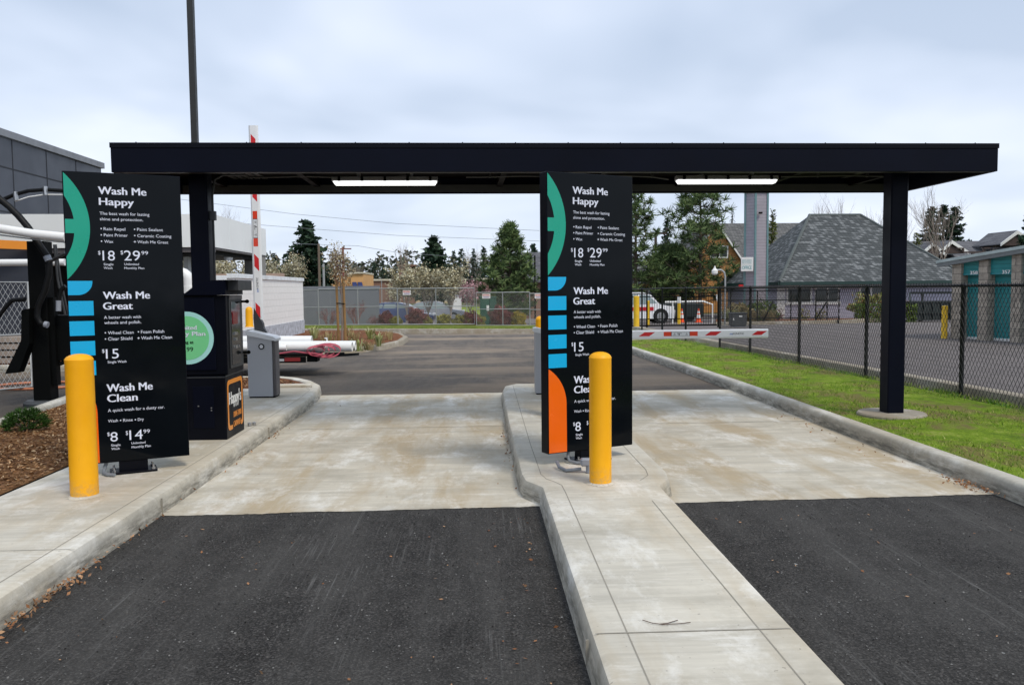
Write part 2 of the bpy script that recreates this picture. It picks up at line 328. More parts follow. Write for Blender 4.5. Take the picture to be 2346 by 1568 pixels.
M['redshirt'] = mat('red_shirt', (.6, .03, .06), .8)
M['light'] = glow('tube_light', (1, 1, .98), 1.3)
M['hose'] = mat('grey_black_hose', (.006, .0065, .007), .5, .2, 10, spec=.2)
M['orangehose'] = mat('orange_hose', (.55, .2, .1), .6)
M['wirem'] = mat('weathered_wire', (.22, .24, .27), .7)
M['fleece'] = mat('paint_line', (.75, .75, .72), .7)

# ---------------------------------------------------------------- mesh building
origin = {}
def tag(o, label=None, cat=None, group=None, kind=None):
    if label: o['label'] = label
    if cat: o['category'] = cat
    if group: o['group'] = group
    if kind: o['kind'] = kind
    return o
def thing(name, label, cat, loc=(0, 0, 0), group=None, rz=0):
    o = bpy.data.objects.new(name, None); o.empty_display_size = .2; col.objects.link(o)
    o.location = loc; o.rotation_euler = (0, 0, rz); origin[o.name] = Vector(loc); return tag(o, label, cat, group)
class MB:
    def __init__(s): s.v = []; s.f = []
    def add(s, vs, fs):
        n = len(s.v); s.v += [tuple(v) for v in vs]; s.f += [tuple(i+n for i in f) for f in fs]; return s
    def box(s, x0, x1, y0, y1, z0, z1, bev=0):
        return s.obox(Vector(((x0+x1)/2, (y0+y1)/2, (z0+z1)/2)), (x1-x0)/2, (y1-y0)/2, (z1-z0)/2, bev=bev)
    def obox(s, c, hx, hy, hz_, X=Vector((1, 0, 0)), Y=None, Z=Vector((0, 0, 1)), bev=0):
        X = Vector(X).normalized(); Z = Vector(Z).normalized(); Y = Z.cross(X) if Y is None else Vector(Y).normalized(); c = Vector(c)
        if not bev:
            P = [c+X*hx*a+Y*hy*b+Z*hz_*d for d in (-1, 1) for a, b in ((-1, -1), (1, -1), (1, 1), (-1, 1))]
            return s.add(P, [(3, 2, 1, 0), (4, 5, 6, 7), (0, 1, 5, 4), (1, 2, 6, 5), (2, 3, 7, 6), (3, 0, 4, 7)])
        # chamfered box: three vertices per corner
        idx = {}; P = []
        for a in (-1, 1):
            for b in (-1, 1):
                for d in (-1, 1):
                    for ax in range(3):
                        q = [a*(hx-(0 if ax == 0 else bev)), b*(hy-(0 if ax == 1 else bev)), d*(hz_-(0 if ax == 2 else bev))]
                        idx[(a, b, d, ax)] = len(P); P.append(c+X*q[0]+Y*q[1]+Z*q[2])
        F = []
        for sg in (-1, 1):
            q = [idx[(sg, b, d, 0)] for b, d in ((-1, -1), (1, -1), (1, 1), (-1, 1))]; F.append(q if sg > 0 else q[::-1])
            q = [idx[(a, sg, d, 1)] for a, d in ((-1, -1), (1, -1), (1, 1), (-1, 1))]; F.append(q[::-1] if sg > 0 else q)
            q = [idx[(a, b, sg, 2)] for a, b in ((-1, -1), (1, -1), (1, 1), (-1, 1))]; F.append(q if sg > 0 else q[::-1])
        for a in (-1, 1):
            for b in (-1, 1):
                F.append([idx[(a, b, -1, 0)], idx[(a, b, 1, 0)], idx[(a, b, 1, 1)], idx[(a, b, -1, 1)]])
                F.append([idx[(a, -1, b, 0)], idx[(a, 1, b, 0)], idx[(a, 1, b, 2)], idx[(a, -1, b, 2)]])
                F.append([idx[(-1, a, b, 1)], idx[(1, a, b, 1)], idx[(1, a, b, 2)], idx[(-1, a, b, 2)]])
                for d in (-1, 1): F.append([idx[(a, b, d, 0)], idx[(a, b, d, 1)], idx[(a, b, d, 2)]])
        return s.add(P, F)
    def poly(s, pts): return s.add(pts, [tuple(range(len(pts)))])
    def prism(s, pts, d):
        d = Vector(d); n = len(pts); P = [Vector(p) for p in pts]; P += [p+d for p in P]
        return s.add(P, [tuple(range(n))[::-1], tuple(range(n, 2*n))]+[(i, (i+1) % n, n+(i+1) % n, n+i) for i in range(n)])
    def tube(s, pts, r, n=8, cap=True):
        pts = [Vector(p) for p in pts]; rs = r if isinstance(r, (list, tuple)) else [r]*len(pts); V_ = []; F = []
        t0 = (pts[1]-pts[0]).normalized(); a = Vector((0, 0, 1)) if abs(t0.z) < .9 else Vector((1, 0, 0)); u = t0.cross(a).normalized()
        for i, p in enumerate(pts):
            t = (pts[min(i+1, len(pts)-1)]-pts[max(i-1, 0)]).normalized(); u = (u-t*u.dot(t)).normalized(); v = t.cross(u)
            for k in range(n):
                an = 2*math.pi*k/n; V_.append(p+(u*math.cos(an)+v*math.sin(an))*rs[i])
        for i in range(len(pts)-1):
            for k in range(n): F.append((i*n+k, i*n+(k+1) % n, (i+1)*n+(k+1) % n, (i+1)*n+k))
        if cap: F += [tuple(range(n))[::-1], tuple(range((len(pts)-1)*n, len(pts)*n))]
        return s.add(V_, F)
    def lathe(s, prof, c=(0, 0, 0), n=24, ax='z'):
        c = Vector(c); V_ = []; F = []
        for r, z in prof:
            for k in range(n):
                an = 2*math.pi*k/n; q = (r*math.cos(an), r*math.sin(an), z)
                if ax == 'y': q = (q[0], q[2], q[1])
                if ax == 'x': q = (q[2], q[0], q[1])
                V_.append(c+Vector(q))
        for i in range(len(prof)-1):
            for k in range(n): F.append((i*n+k, i*n+(k+1) % n, (i+1)*n+(k+1) % n, (i+1)*n+k))
        F += [tuple(range(n))[::-1], tuple(range((len(prof)-1)*n, len(prof)*n))]
        return s.add(V_, F)
    def build(s, name, m, parent=None, base=None, smooth=False, label=None):
        me = bpy.data.meshes.new(name); o = bpy.data.objects.new(name, me); col.objects.link(o)
        if parent is not None:
            og = origin.get(parent.name, Vector((0, 0, 0))); o.parent = parent; origin[o.name] = og
        else:
            og = Vector(base) if base is not None else Vector((0, 0, 0)); o.location = og; origin[o.name] = og
        a = np.array(s.v, dtype=float).reshape(-1, 3)-np.array(og)
        me.from_pydata(a.tolist(), [], s.f); me.materials.append(M[m] if isinstance(m, str) else m)
        if smooth: me.polygons.foreach_set('use_smooth', [True]*len(me.polygons))
        me.update()
        if label: o['label'] = label
        return o
    def pieces(s, name, m, parent=None):
        par = list(range(len(s.v)))
        def fd(i):
            while par[i] != i: par[i] = par[par[i]]; i = par[i]
            return i
        for f in s.f:
            a = fd(f[0])
            for j in f[1:]: par[fd(j)] = a
        gr = {}
        for f in s.f: gr.setdefault(fd(f[0]), []).append(f)
        out = []
        for fs in gr.values():
            ix = sorted({i for f in fs for i in f}); mp = {v: k for k, v in enumerate(ix)}; q = MB(); q.v = [s.v[i] for i in ix]; q.f = [tuple(mp[i] for i in f) for f in fs]; out.append(q.build(name, m, parent))
        return out
def smooth_by_angle(o, ang=40):
    import bmesh
    bm = bmesh.new(); bm.from_mesh(o.data); bmesh.ops.recalc_face_normals(bm, faces=bm.faces)
    for f in bm.faces: f.smooth = True
    for ed in bm.edges:
        if len(ed.link_faces) == 2 and ed.calc_face_angle(0) > R(ang): ed.smooth = False
    bm.to_mesh(o.data); bm.free(); return o
def offset(poly, d):
    n = len(poly); out = []
    for i in range(n):
        a, b, c = Vector(poly[i-1]), Vector(poly[i]), Vector(poly[(i+1) % n])
        t1 = (b-a).normalized(); t2 = (c-b).normalized(); n1 = Vector((-t1.y, t1.x)); n2 = Vector((-t2.y, t2.x))
        k = (n1+n2); k = k/max(.35, k.length_squared/2) if k.length > 1e-6 else n1
        out.append(b+k*d)
    return out
def ccw(p):
    a = sum(p[i-1][0]*p[i][1]-p[i][0]*p[i-1][1] for i in range(len(p))); return p if a > 0 else p[::-1]
def roundpoly(pts, rads, seg=6):
    out = []; n = len(pts)
    for i in range(n):
        r = rads[i] if isinstance(rads, (list, tuple)) else rads
        b = Vector(pts[i])
        if r <= 0: out.append(b); continue
        a = Vector(pts[i-1]); c = Vector(pts[(i+1) % n]); ta = (a-b).normalized()*r; tcx = (c-b).normalized()*r
        for k in range(seg+1):
            t = k/seg; out.append((b+ta)*(1-t)**2+b*2*t*(1-t)+(b+tcx)*t*t)
    return out
def slab(mb, poly, z0, z1, edge=.025, batter=.02):
    poly = ccw([Vector(p) for p in poly])
    rings = [(offset(poly, 0), z0), (offset(poly, batter), z1-edge), (offset(poly, batter+edge*.3), z1-edge*.3), (offset(poly, batter+edge), z1)]
    V_ = []; F = []; n = len(poly)
    for ring, z in rings: V_ += [(p.x, p.y, z) for p in ring]
    for i in range(3):
        for k in range(n): F.append((i*n+k, i*n+(k+1) % n, (i+1)*n+(k+1) % n, (i+1)*n+k))
    F.append(tuple(range(3*n, 4*n))); mb.add(V_, F)
def kerbstrip(mb, path, w_, z0, z1, edge=.03, batter=.02):
    """kerb along a path; its face is on the right-hand side of the path, w_ wide to the left"""
    P = [Vector(p) for p in path]; nrm = []
    for i in range(len(P)):
        t = (P[min(i+1, len(P)-1)]-P[max(i-1, 0)]).normalized(); nrm.append(Vector((-t.y, t.x)))
    prof = [(0, z0), (batter, z1-edge), (batter+edge*.3, z1-edge*.3), (batter+edge, z1), (w_-.015, z1), (w_, z1-.015), (w_, z0)]
    V_ = []; F = []; k = len(prof)
    for p, q in zip(P, nrm): V_ += [(p.x+q.x*a, p.y+q.y*a, z) for a, z in prof]
    for i in range(len(P)-1):
        for j in range(k-1): F.append((i*k+j, (i+1)*k+j, (i+1)*k+j+1, i*k+j+1))
    F += [tuple(range(k)), tuple(range((len(P)-1)*k, len(P)*k))[::-1]]; mb.add(V_, F)
def strip(mb, path, w_, z):
    P = [Vector(p) for p in path]; V_ = []; F = []
    for i in range(len(P)):
        t = (P[min(i+1, len(P)-1)]-P[max(i-1, 0)]).normalized(); q = Vector((-t.y, t.x))*w_/2; V_ += [(P[i].x-q.x, P[i].y-q.y, z), (P[i].x+q.x, P[i].y+q.y, z)]
    for i in range(len(P)-1): F.append((2*i, 2*i+2, 2*i+3, 2*i+1))
    mb.add(V_, F)
def sheet(name, x0, x1, ys, m, dz=0, x0f=None, kind='structure'):
    mb = MB(); n = 8; V_ = []; F = []
    for y in ys:
        a = x0f(y) if x0f else x0
        for i in range(n+1): V_.append((a+(x1-a)*i/n, y, hz(y)+dz))
    for j in range(len(ys)-1):
        for i in range(n): F.append((j*(n+1)+i, j*(n+1)+i+1, (j+1)*(n+1)+i+1, (j+1)*(n+1)+i))
    mb.add(V_, F); return tag(mb.build(name, m), kind=kind)
# lettering -------------------------------------------------------
def text_raw(txt, bold=0):
    cu = bpy.data.curves.new('t', 'FONT'); cu.body = txt; cu.size = 1; cu.offset = bold; cu.resolution_u = 3
    o = bpy.data.objects.new('t', cu); col.objects.link(o); dg = bpy.context.evaluated_depsgraph_get(); dg.update()
    me = o.evaluated_get(dg).to_mesh(); vs = [Vector(v.co) for v in me.vertices]; fs = [tuple(p.vertices) for p in me.polygons]
    o.evaluated_get(dg).to_mesh_clear(); bpy.data.objects.remove(o); bpy.data.curves.remove(cu); return vs, fs
_h = text_raw('H'); CAPH = max(v.y for v in _h[0])
def letter(mb, txt, o, ux, uy, width, cap, bold=0, align='l'):
    if bold > .005:
        nn_ = Vector(ux).cross(Vector(uy)).normalized()
        for k, sh_ in enumerate((-.9, 0, .9)): letter(mb, txt, Vector(o)+Vector(ux)*(sh_*bold*cap*1.3)+nn_*.0003*k, ux, uy, width, cap, 0, align)
        return
    vs, fs = text_raw(txt, 0)
    x0 = min(v.x for v in vs); x1 = max(v.x for v in vs); sy = cap/CAPH; sx = width/(x1-x0) if width else sy
    o = Vector(o); ux = Vector(ux); uy = Vector(uy); wd = (x1-x0)*sx; sh = 0 if align == 'l' else (-wd/2 if align == 'c' else -wd)
    mb.add([o+ux*((v.x-x0)*sx+sh)+uy*(v.y*sy) for v in vs], fs)
# chain-link ------------------------------------------------------
def chainlink(mb, p0, p1, z0, z1, sp=.06, r=.0022, z0b=None, z1b=None):
    p0 = Vector(p0); p1 = Vector(p1); L = (p1-p0).length; u = (p1-p0)/L; nn = Vector((-u.y, u.x)); Hh = z1-z0; k = .58
    z0b = z0 if z0b is None else z0b; z1b = z1 if z1b is None else z1b
    for sg in (1, -1):
        c = -Hh*k if sg > 0 else 0
        while c < L+(Hh*k if sg < 0 else 0):
            # x = c + sg*k*h, h in 0..Hh
            h0, h1 = 0, Hh
            if sg > 0: h0 = max(0, -c/k); h1 = min(Hh, (L-c)/k)
            else: h0 = max(0, (c-L)/k); h1 = min(Hh, c/k)
            if h1 > h0+.02:
                P = []
                for h in (h0, h1):
                    x = c+sg*k*h; fz = x/L; zz = (z0*(1-fz)+z0b*fz)+h*((z1*(1-fz)+z1b*fz)-(z0*(1-fz)+z0b*fz))/Hh; q = p0+u*x
                    for a, b in ((r, 0), (-r*.5, r), (-r*.5, -r)): P.append((q.x+u.x*a+nn.x*b, q.y+u.y*a+nn.y*b, zz+.0))
                mb.add(P, [(0, 1, 4, 3), (1, 2, 5, 4), (2, 0, 3, 5)])
            c += sp
def V2(p): return Vector((p[0], p[1]))

# ================================================================ SETTING
ys = [-60, 0, 30, 34, 38, 42, 46, 50, 55, 80, 200, 1200]
sheet('ground', -1400, 1400, ys, 'farland', -.012)
mb = MB(); mb.add([(-14, -30, 0), (4.3, -30, 0), (4.3, 6.6, 0), (-2.6, 6.6, 0), (-2.6, 6.2, 0), (-14, 6.2, 0)], [(0, 1, 2, 3, 4, 5)]); tag(mb.build('near_road', 'asph'), kind='structure')
qr = random.Random(4); e1_ = []; e2_ = []; w1 = w2 = 0
for k in range(231):
    w1 = w1*.8+qr.uniform(-.006, .006); w2 = w2*.8+qr.uniform(-.006, .006); e1_.append((-2.6+k*.03, 6.15+.022*(k*.03-.3)+w1+qr.uniform(-.004, .004), .004)); e2_.append((-2.6+k*.03, 13.22+w2+qr.uniform(-.005, .005), .004))
mb = MB(); mb.add(e1_+e2_, [(k, k+1, 232+k, 231+k) for k in range(230)]); tag(mb.build('concrete_lane', 'conc'), kind='structure')
mb = MB(); mb.add([(-30, 13.22, .0), (5.0, 13.22, .0), (5.0, 36, -.1), (-30, 36, -.1)], [(0, 1, 2, 3)])
mb.v = []; mb.f = []
mb.add([(-40, 6.2, 0), (-2.6, 6.2, 0), (-2.6, 13.2, 0), (-40, 13.2, 0), (-40, 13.2, 0), (5.0, 13.2, 0), (5.0, 30, 0), (-40, 30, 0), (5.0, 36, -.144), (-40, 36, -.144)], [(0, 1, 2, 3), (4, 5, 6, 7), (7, 6, 8, 9)])
tag(mb.build('drive_road', 'asph_far'), kind='structure')
flx = lambda y: 7.36-.0525*y     # fence line x(y)
sheet('storage_lot', 0, 70, [-10, 5, 10, 15, 20, 25, 30, 34, 38, 42, 46, 50, 53], 'asph_lot', .006, x0f=lambda y: flx(min(y, 31))+.28)
# pavements joints / pad joint
mb = MB(); strip(mb, [(-2.34, 9.95), (.32, 9.95)], .012, .0065); strip(mb, [(1.575, 9.95), (4.06, 9.95)], .012, .0065)
tag(mb.build('lane_joint', 'joint'), kind='structure')
# left walkway
wk = [(-3.62, -8), (-2.36, -8), (-2.36, 11.6), (-2.42, 12.7), (-2.52, 13.45), (-2.79, 14.12), (-3.16, 14.68), (-3.56, 14.98), (-6.1, 15.15), (-6.1, 14.93), (-3.6, 14.78), (-3.27, 14.48), (-2.97, 14.0), (-2.78, 13.6), (-2.66, 13.25), (-2.66, 13.12), (-3.7, 13.08), (-3.7, 12.5), (-3.62, 11)]
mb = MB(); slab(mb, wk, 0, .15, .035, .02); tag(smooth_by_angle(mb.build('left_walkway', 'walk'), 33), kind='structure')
# median
med = [(.46, -8), (.46, 6.24), (.345, 6.47), (.325, 6.7), (.325, 9.6), (.345, 12.3), (.40, 12.9), (.58, 13.2), (1.30, 13.2), (1.49, 12.9), (1.56, 12.3), (1.57, 6.7), (1.535, 6.45), (1.41, 6.2), (1.41, -8)]
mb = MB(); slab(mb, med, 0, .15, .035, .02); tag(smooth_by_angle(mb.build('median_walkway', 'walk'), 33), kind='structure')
mb = MB()
strip(mb, [(-2.505, -8), (-2.505, 11.6), (-2.56, 12.7), (-2.7, 13.1)], .007, .1515)
strip(mb, [(.64, -8), (.64, 6.05), (.635, 6.26), (.59, 6.38), (.535, 6.48), (.505, 6.65), (.505, 8), (.52, 9.6), (.555, 13.1)], .0065, .1515)
strip(mb, [(1.225, -8), (1.225, 5.75)], .0065, .1515); strip(mb, [(1.26, 6.36), (1.36, 6.54), (1.385, 6.75), (1.39, 13.0)], .0065, .1515)
JY = G(1590, 1445, .15).y; strip(mb, [(.50, JY), (1.37, JY)], .008, .153); strip(mb, [(.37, 9.55), (1.52, 9.55)], .006, .153); strip(mb, [(-3.6, 4.9), (-2.38, 4.9)], .006, .153); strip(mb, [(-3.6, 9.4), (-2.38, 9.4)], .006, .153)
tag(mb.build('walkway_joint', 'joint'), kind='structure')
mb = MB()
for xa_, xb_, y in ((.457, .47, JY), (-2.37, -2.357, 6.2), (-2.37, -2.357, 9.4)): mb.box(xa_, xb_, y-.003, y+.003, .01, .125)
tag(mb.build('kerb_joint', 'joint'), kind='structure')
# right kerb + lawn
rk = [(4.07, -8), (4.07, 13.2), (4.02, 16), (3.9, 20.5), (3.76, 26), (3.8, 29.3), (4.2, 30.6)]
mb = MB(); kerbstrip(mb, [V2(p) for p in rk[::-1]], .17, 0, .15, .035)
mbk = mb
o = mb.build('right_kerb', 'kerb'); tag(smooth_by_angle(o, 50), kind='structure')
# lawn between kerb and fence, gently mounded
mb = MB(); n = 14; rows = [(-8+i*.9) for i in range(44)]; V_ = []; F = []
def kx(y):
    for (a, b), (c, d) in zip(rk, rk[1:]):
        if b <= y <= d: return a+(c-a)*(y-b)/(d-b)
    return 4.07 if y < 0 else 4.2
rr = random.Random(3)
for y in rows:
    a = kx(y)+.15; b = flx(y)+.10
    for i in range(n+1):
        t = i/n; z = .125+.035*math.sin(math.pi*t)*(.8+.4*math.sin(y*.7))+rr.uniform(-.008, .008)-(.09 if i == n else (.04 if i == n-1 else 0))
        V_.append((a+(b-a)*t, y, z))
for j in range(len(rows)-1):
    for i in range(n): F.append((j*(n+1)+i, j*(n+1)+i+1, (j+1)*(n+1)+i+1, (j+1)*(n+1)+i))
mb.add(V_, F); tag(mb.build('lawn_strip', 'lawn', smooth=True), kind='structure')
def lawnz(x, y):
    a = kx(y)+.15; b = flx(y)+.1; t = min(1, max(0, (x-a)/(b-a))); return .125+.035*math.sin(math.pi*t)*(.8+.4*math.sin(y*.7))
mb = MB(); kerbstrip(mb, [V2((flx(y)+.46, y)) for y in (31, 22, 14, 6, -8)][::-1], .30, -.05, .215, .03, .04)
tag(smooth_by_angle(mb.build('lot_kerb', 'oldkerb'), 50), kind='structure')
# far kerb, verge
fk = [(-30, 41.0), (-7.02, 34.25), (-2.6, 32.95), (1.78, 31.7), (4.6, 30.9)]
mb = MB(); kerbstrip(mb, fk, .17, -.2, .14, .03)
tag(smooth_by_angle(mb.build('far_kerb', 'oldkerb'), 50), kind='structure')
mb = MB(); V_ = []; F = []
for x, y in fk: V_ += [(x, y+.17, .11), (x+.3, y+2.2, .17), (x+.6, y+6.5, .02)]
for i in range(len(fk)-1): F += [(3*i, 3*i+3, 3*i+4, 3*i+1), (3*i+1, 3*i+4, 3*i+5, 3*i+2)]
mb.add(V_, F); tag(mb.build('far_verge', 'verge'), kind='structure')
# front mulch bed left
mb = MB(); bed = [(-12, -8), (-3.63, -8), (-3.63, 12.56), (-5.95, 12.56), (-5.75, 11.97), (-5.5, 9.95), (-5.9, 8.3), (-6.9, 6.4), (-8.6, 4.5)]
V_ = []; F = []
mb.add([(x, y, .135) for x, y in bed], [tuple(range(len(bed)))]); tag(mb.build('mulch_bed', 'mulch'), kind='structure')
mb = MB(); mb.add([(x, y, .137) for x, y in [(-6.0, 12.55), (-3.71, 12.55), (-3.71, 13.10), (-2.68, 13.14), (-2.68, 13.28), (-2.80, 13.62), (-2.99, 14.02), (-3.29, 14.5), (-3.61, 14.8), (-6.1, 14.95)]], [tuple(range(10))]); tag(mb.build('end_mulch_bed', 'redmulch'), kind='structure')
mb = MB(); kerbstrip(mb, [V2(p) for p in [(-8.6, 4.5), (-6.95, 6.5), (-5.95, 8.3), (-5.6, 9.95), (-5.86, 11.97), (-6.05, 13.4), (-6.05, 15.2)]], .15, 0, .16, .03)
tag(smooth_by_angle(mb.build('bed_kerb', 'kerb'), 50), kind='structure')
# island bed
isl = [(-6.6, 20.6), (-4.32, 21.0), (-3.4, 21.75), (-2.6, 23.3), (-2.25, 25.2), (-2.25, 27.3), (-2.6, 29.2), (-3.15, 30.7), (-4.1, 31.8), (-7.2, 32.4), (-7.2, 20.6)]
mb = MB(); slab(mb, isl, 0, .15, .03, .02); tag(smooth_by_angle(mb.build('island_kerb', 'oldkerb'), 50), kind='structure')
mb = MB(); ip = offset(ccw([Vector(p) for p in isl]), .17); mb.add([(p.x, p.y, .156) for p in ip], [tuple(range(len(ip)))]); tag(mb.build('island_mulch', 'redmulch'), kind='structure')
mb = MB(); mb.add([(-8.3, 11.25, .008), (-6.9, 11.6, .008), (-6.9, 11.72, .008), (-8.3, 11.37, .008)], [(0, 1, 2, 3)]); tag(mb.build('road_marking', 'fleece'), kind='structure')
mb = MB(); mb.add([(4.3, 23.9, .21), (5.5, 24.2, .21), (5.2, 24.9, .21), (4.3, 25.0, .21)], [(0, 1, 2, 3)]); mb.prism([(4.3, 23.9, .15), (5.6, 24.3, .15), (5.3, 25.0, .15), (4.3, 25.0, .15)], (0, 0, .07)); mb.v = mb.v[4:]; mb.f = [tuple(i-4 for i in f) for f in mb.f[1:]]
tag(mb.build('utility_pad', 'walk', base=(4.9, 24.5, .15)), 'flat pale concrete pad in the grass beside the right kerb', 'pad')

# ================================================================ STUFF: chips, litter, grass
def blades(name, m, pts, h, wd, lean=.5, kind='stuff', parent=None, seed=1):
    r = np.random.RandomState(seed); P = np.array(pts); n = len(P); an = r.rand(n)*6.28; hh = h*(.5+r.rand(n)); ww = wd*(.6+.8*r.rand(n))
    dxy = np.stack([np.cos(an), np.sin(an)], 1); lx = (r.rand(n, 2)-.5)*2*lean*hh[:, None]
    a = P.copy(); b = P.copy(); c = P.copy(); a[:, :2] -= dxy*ww[:, None]/2; b[:, :2] += dxy*ww[:, None]/2; c[:, :2] += lx; c[:, 2] += hh
    V_ = np.stack([a, b, c], 1).reshape(-1, 3); F = [(3*i, 3*i+1, 3*i+2) for i in range(n)]
    mb = MB(); mb.v = V_.tolist(); mb.f = F; o = mb.build(name, m, parent)
    if kind: o['kind'] = kind
    return o
def flakes(name, m, pts, s, flat=.35, seed=2, asp=2.5, parent=None, kind='stuff', base=None):
    r = np.random.RandomState(seed); P = np.array(pts); n = len(P)
    A = r.normal(size=(n, 3)); A[:, 2] *= flat; A /= np.linalg.norm(A, axis=1)[:, None]
    B = r.normal(size=(n, 3)); B[:, 2] *= flat; B -= A*(A*B).sum(1)[:, None]; B /= np.linalg.norm(B, axis=1)[:, None]
    L = s*(.5+r.rand(n))[:, None]; W_ = L/asp
    V_ = np.stack([P-A*L/2, P+B*W_/2, P+A*L/2, P-B*W_/2], 1).reshape(-1, 3); F = [(4*i, 4*i+1, 4*i+2, 4*i+3) for i in range(n)]
    mb = MB(); mb.v = V_.tolist(); mb.f = F; o = mb.build(name, m, parent, base)
    if kind: o['kind'] = kind
    return o
r = np.random.RandomState(5)
def scatter(n, x0, x1, y0, y1, z, inside=None, yp=1.):
    x = x0+(x1-x0)*r.rand(n); y = y0+(y1-y0)*r.rand(n)**yp; return [(a, b, z(a, b) if callable(z) else z) for a, b in zip(x, y) if inside is None or inside(a, b)]
bedr = lambda a, b: a > -6.3+.0*b and (b > 8 or a > -6.3)
flakes('mulch_chips', 'chips', scatter(16000, -5.6, -3.64, 4.5, 12.4, .148), .035, .3)['label'] = 'loose brown bark chips on the front planting bed'
flakes('red_mulch_chips', 'chips', scatter(3000, -6, -2.7, 13.15, 14.7, .15, lambda a, b: a < -2.72-(max(0, b-13.3)*.6)), .04, .4, 3)
def litter(n, cx, cy, sx, sy, z=.02):
    return [(cx+abs(q[0])*sx, cy+q[1]*sy, z+r.rand()*.03) for q in r.normal(size=(n, 2))]
L = litter(170, -2.35, 4.45, .05, .33)+litter(50, -2.35, 3.6, .08, .5)+litter(45, -2.35, 5.4, .035, .6)+litter(25, -2.35, 8.5, .03, .9, .01)+litter(30, -2.33, 9.6, .05, .3)
L += [(4.04-abs(q[0])*.09, 6.5+q[1]*.17, .02+r.rand()*.03) for q in r.normal(size=(130, 2))]+[(4.0-abs(q[0])*.12, 9+q[1]*1.6, .012) for q in r.normal(size=(50, 2))]+[(.32-abs(q[0])*.04, 8.4+q[1]*.7, .015) for q in r.normal(size=(40, 2))]
flakes('leaf_litter', 'litter', L, .026, .6, 5, 2)['label'] = 'dry brown leaves gathered along the kerbs'
L = scatter(55, -2.3, .4, 2.2, 6, .009)+scatter(40, 1.6, 4, 2.5, 6, .009)+scatter(25, -2.2, 4, 6.5, 13, .011)+scatter(40, .08, .42, 2.4, 6, .009)
flakes('scattered_bits', 'litter', L, .022, .15, 6, 1.8)
P = [(a, b, lawnz(a, b)-.01) for a, b in zip(4.2+2.7*r.rand(42000), 5+26*r.rand(42000)**1.4) if kx(b)+.16 < a < flx(b)+.05]
nf = noise_pts = [p for p in P if math.sin(p[0]*3.1+1.3*math.sin(p[1]*1.7))+math.sin(p[1]*2.3+p[0]) > -.75]
blades('lawn_grass', 'grassb', nf, .034, .010, 1.0)
P = []
for k in range(60):
    y = 7+22*r.rand(); x = flx(y)-.12+.16*r.normal()-.1
    if kx(y)+.3 < x < flx(y)+.15: P += [(x+.09*q[0], y+.12*q[1], lawnz(x, y)-.01) for q in r.normal(size=(55, 2))]
P = [(a, b, c-.06) for a, b, c in P]; blades('fence_line_weeds', 'weed', P, .085, .018, .9, seed=4)
P = [(a, fkY+.35+1.9*b, .13) for a, b, fkY in [(lambda a: (a, r.rand(), 34.25-(a+7.02)*.29))(-14+18*r.rand()) for _ in range(4000)]]
blades('verge_grass', 'grassb', P, .03, .03, .6, seed=6)

flakes('asphalt_grit', leaf('grit_stones', [(.03, .03, .03), (.07, .067, .063), (.10, .096, .09), (.24, .235, .22)]), scatter(5200, -2.32, .42, 1.6, 6.1, .004)+scatter(3600, 1.45, 4.02, 1.8, 6.15, .004), .010, .25, 16, 1.2)['label'] = 'small pale stones in the fresh asphalt'
# ================================================================ canopy
CA = Vector((V(255, 398, 8.72).x, 8.72)); CB = Vector((V(2286, 389, 8.88).x, 8.88))
cd = (CB-CA).normalized(); cn = Vector((-cd.y, cd.x)); CL = (CB-CA).length; CD = 2.0
def cp(s, t, z): q = CA+cd*s+cn*t; return Vector((q.x, q.y, z))
X3 = Vector((cd.x, cd.y, 0)); Y3 = Vector((cn.x, cn.y, 0))
can = thing('entry_canopy', 'long flat dark navy steel canopy over both car wash lanes', 'canopy', (*(CA+cd*CL/2+cn*CD/2), 0))
z0 = (V(255, 398, 8.72).z+V(2286, 389, 8.88).z)/2; z1 = (V(255, 328.5, 8.72).z+V(2286, 326.5, 8.88).z)/2-.053
mb = MB()
for (s, t, hs, ht) in ((CL/2, .03, CL/2, .03), (CL/2, CD-.03, CL/2, .03)): mb.obox(cp(s, t, (z0+z1)/2), hs, ht, (z1-z0)/2, X3, Y3, bev=.004)
for s in (.03, CL-.03): mb.obox(cp(s, CD/2, (z0+z1)/2), .03, CD/2-.06, (z1-z0)/2, X3, Y3)
mb.build('fascia', 'navy', can)
mb = MB()
for (s, t, hs, ht) in ((CL/2, .025, CL/2+.006, .032), (CL/2, CD-.025, CL/2+.006, .032)): mb.obox(cp(s, t, z1+.027), hs, ht, .026, X3, Y3)
for s in (.025, CL-.025): mb.obox(cp(s, CD/2, z1+.027), .031, CD/2-.06, .0255, X3, Y3)
mb.build('roof_edge_trim', 'black', can)
mb = MB()
for i in range(17): mb.lathe([(.006, z1+.053), (.006, z1+.064)], cp(.25+i*(CL-.5)/16, .02, 0), 6)
mb.pieces('trim_screw', 'black', can)
mb = MB(); mb.obox(cp(CL/2, CD/2, z1-.045), CL/2-.06, CD/2-.06, .012, X3, Y3); mb.build('roof_deck', 'soffit', can)
mb = MB()
for s in np.arange(.6, CL-.3, 1.15): mb.obox(cp(s, CD/2, z1-.115), .035, CD/2-.062, .05, X3, Y3)
mb.pieces('joist', 'soffit', can)
mb = MB()
for s in (.75, 8.55):
    for k in range(5): mb.obox(cp(s+k*.09, CD/2, z1-.062), .03, CD/2-.1, .006, X3, Y3)
mb.pieces('deck_rib', 'under', can)
mb = MB(); mb.obox(cp(CL/2, .085, z0+.006), CL/2-.09, .02, .005, X3, Y3); mb.obox(cp(CL/2, CD-.1, z0+.06), CL/2-.09, .008, .045, X3, Y3); mb.build('bottom_lip', 'under', can)
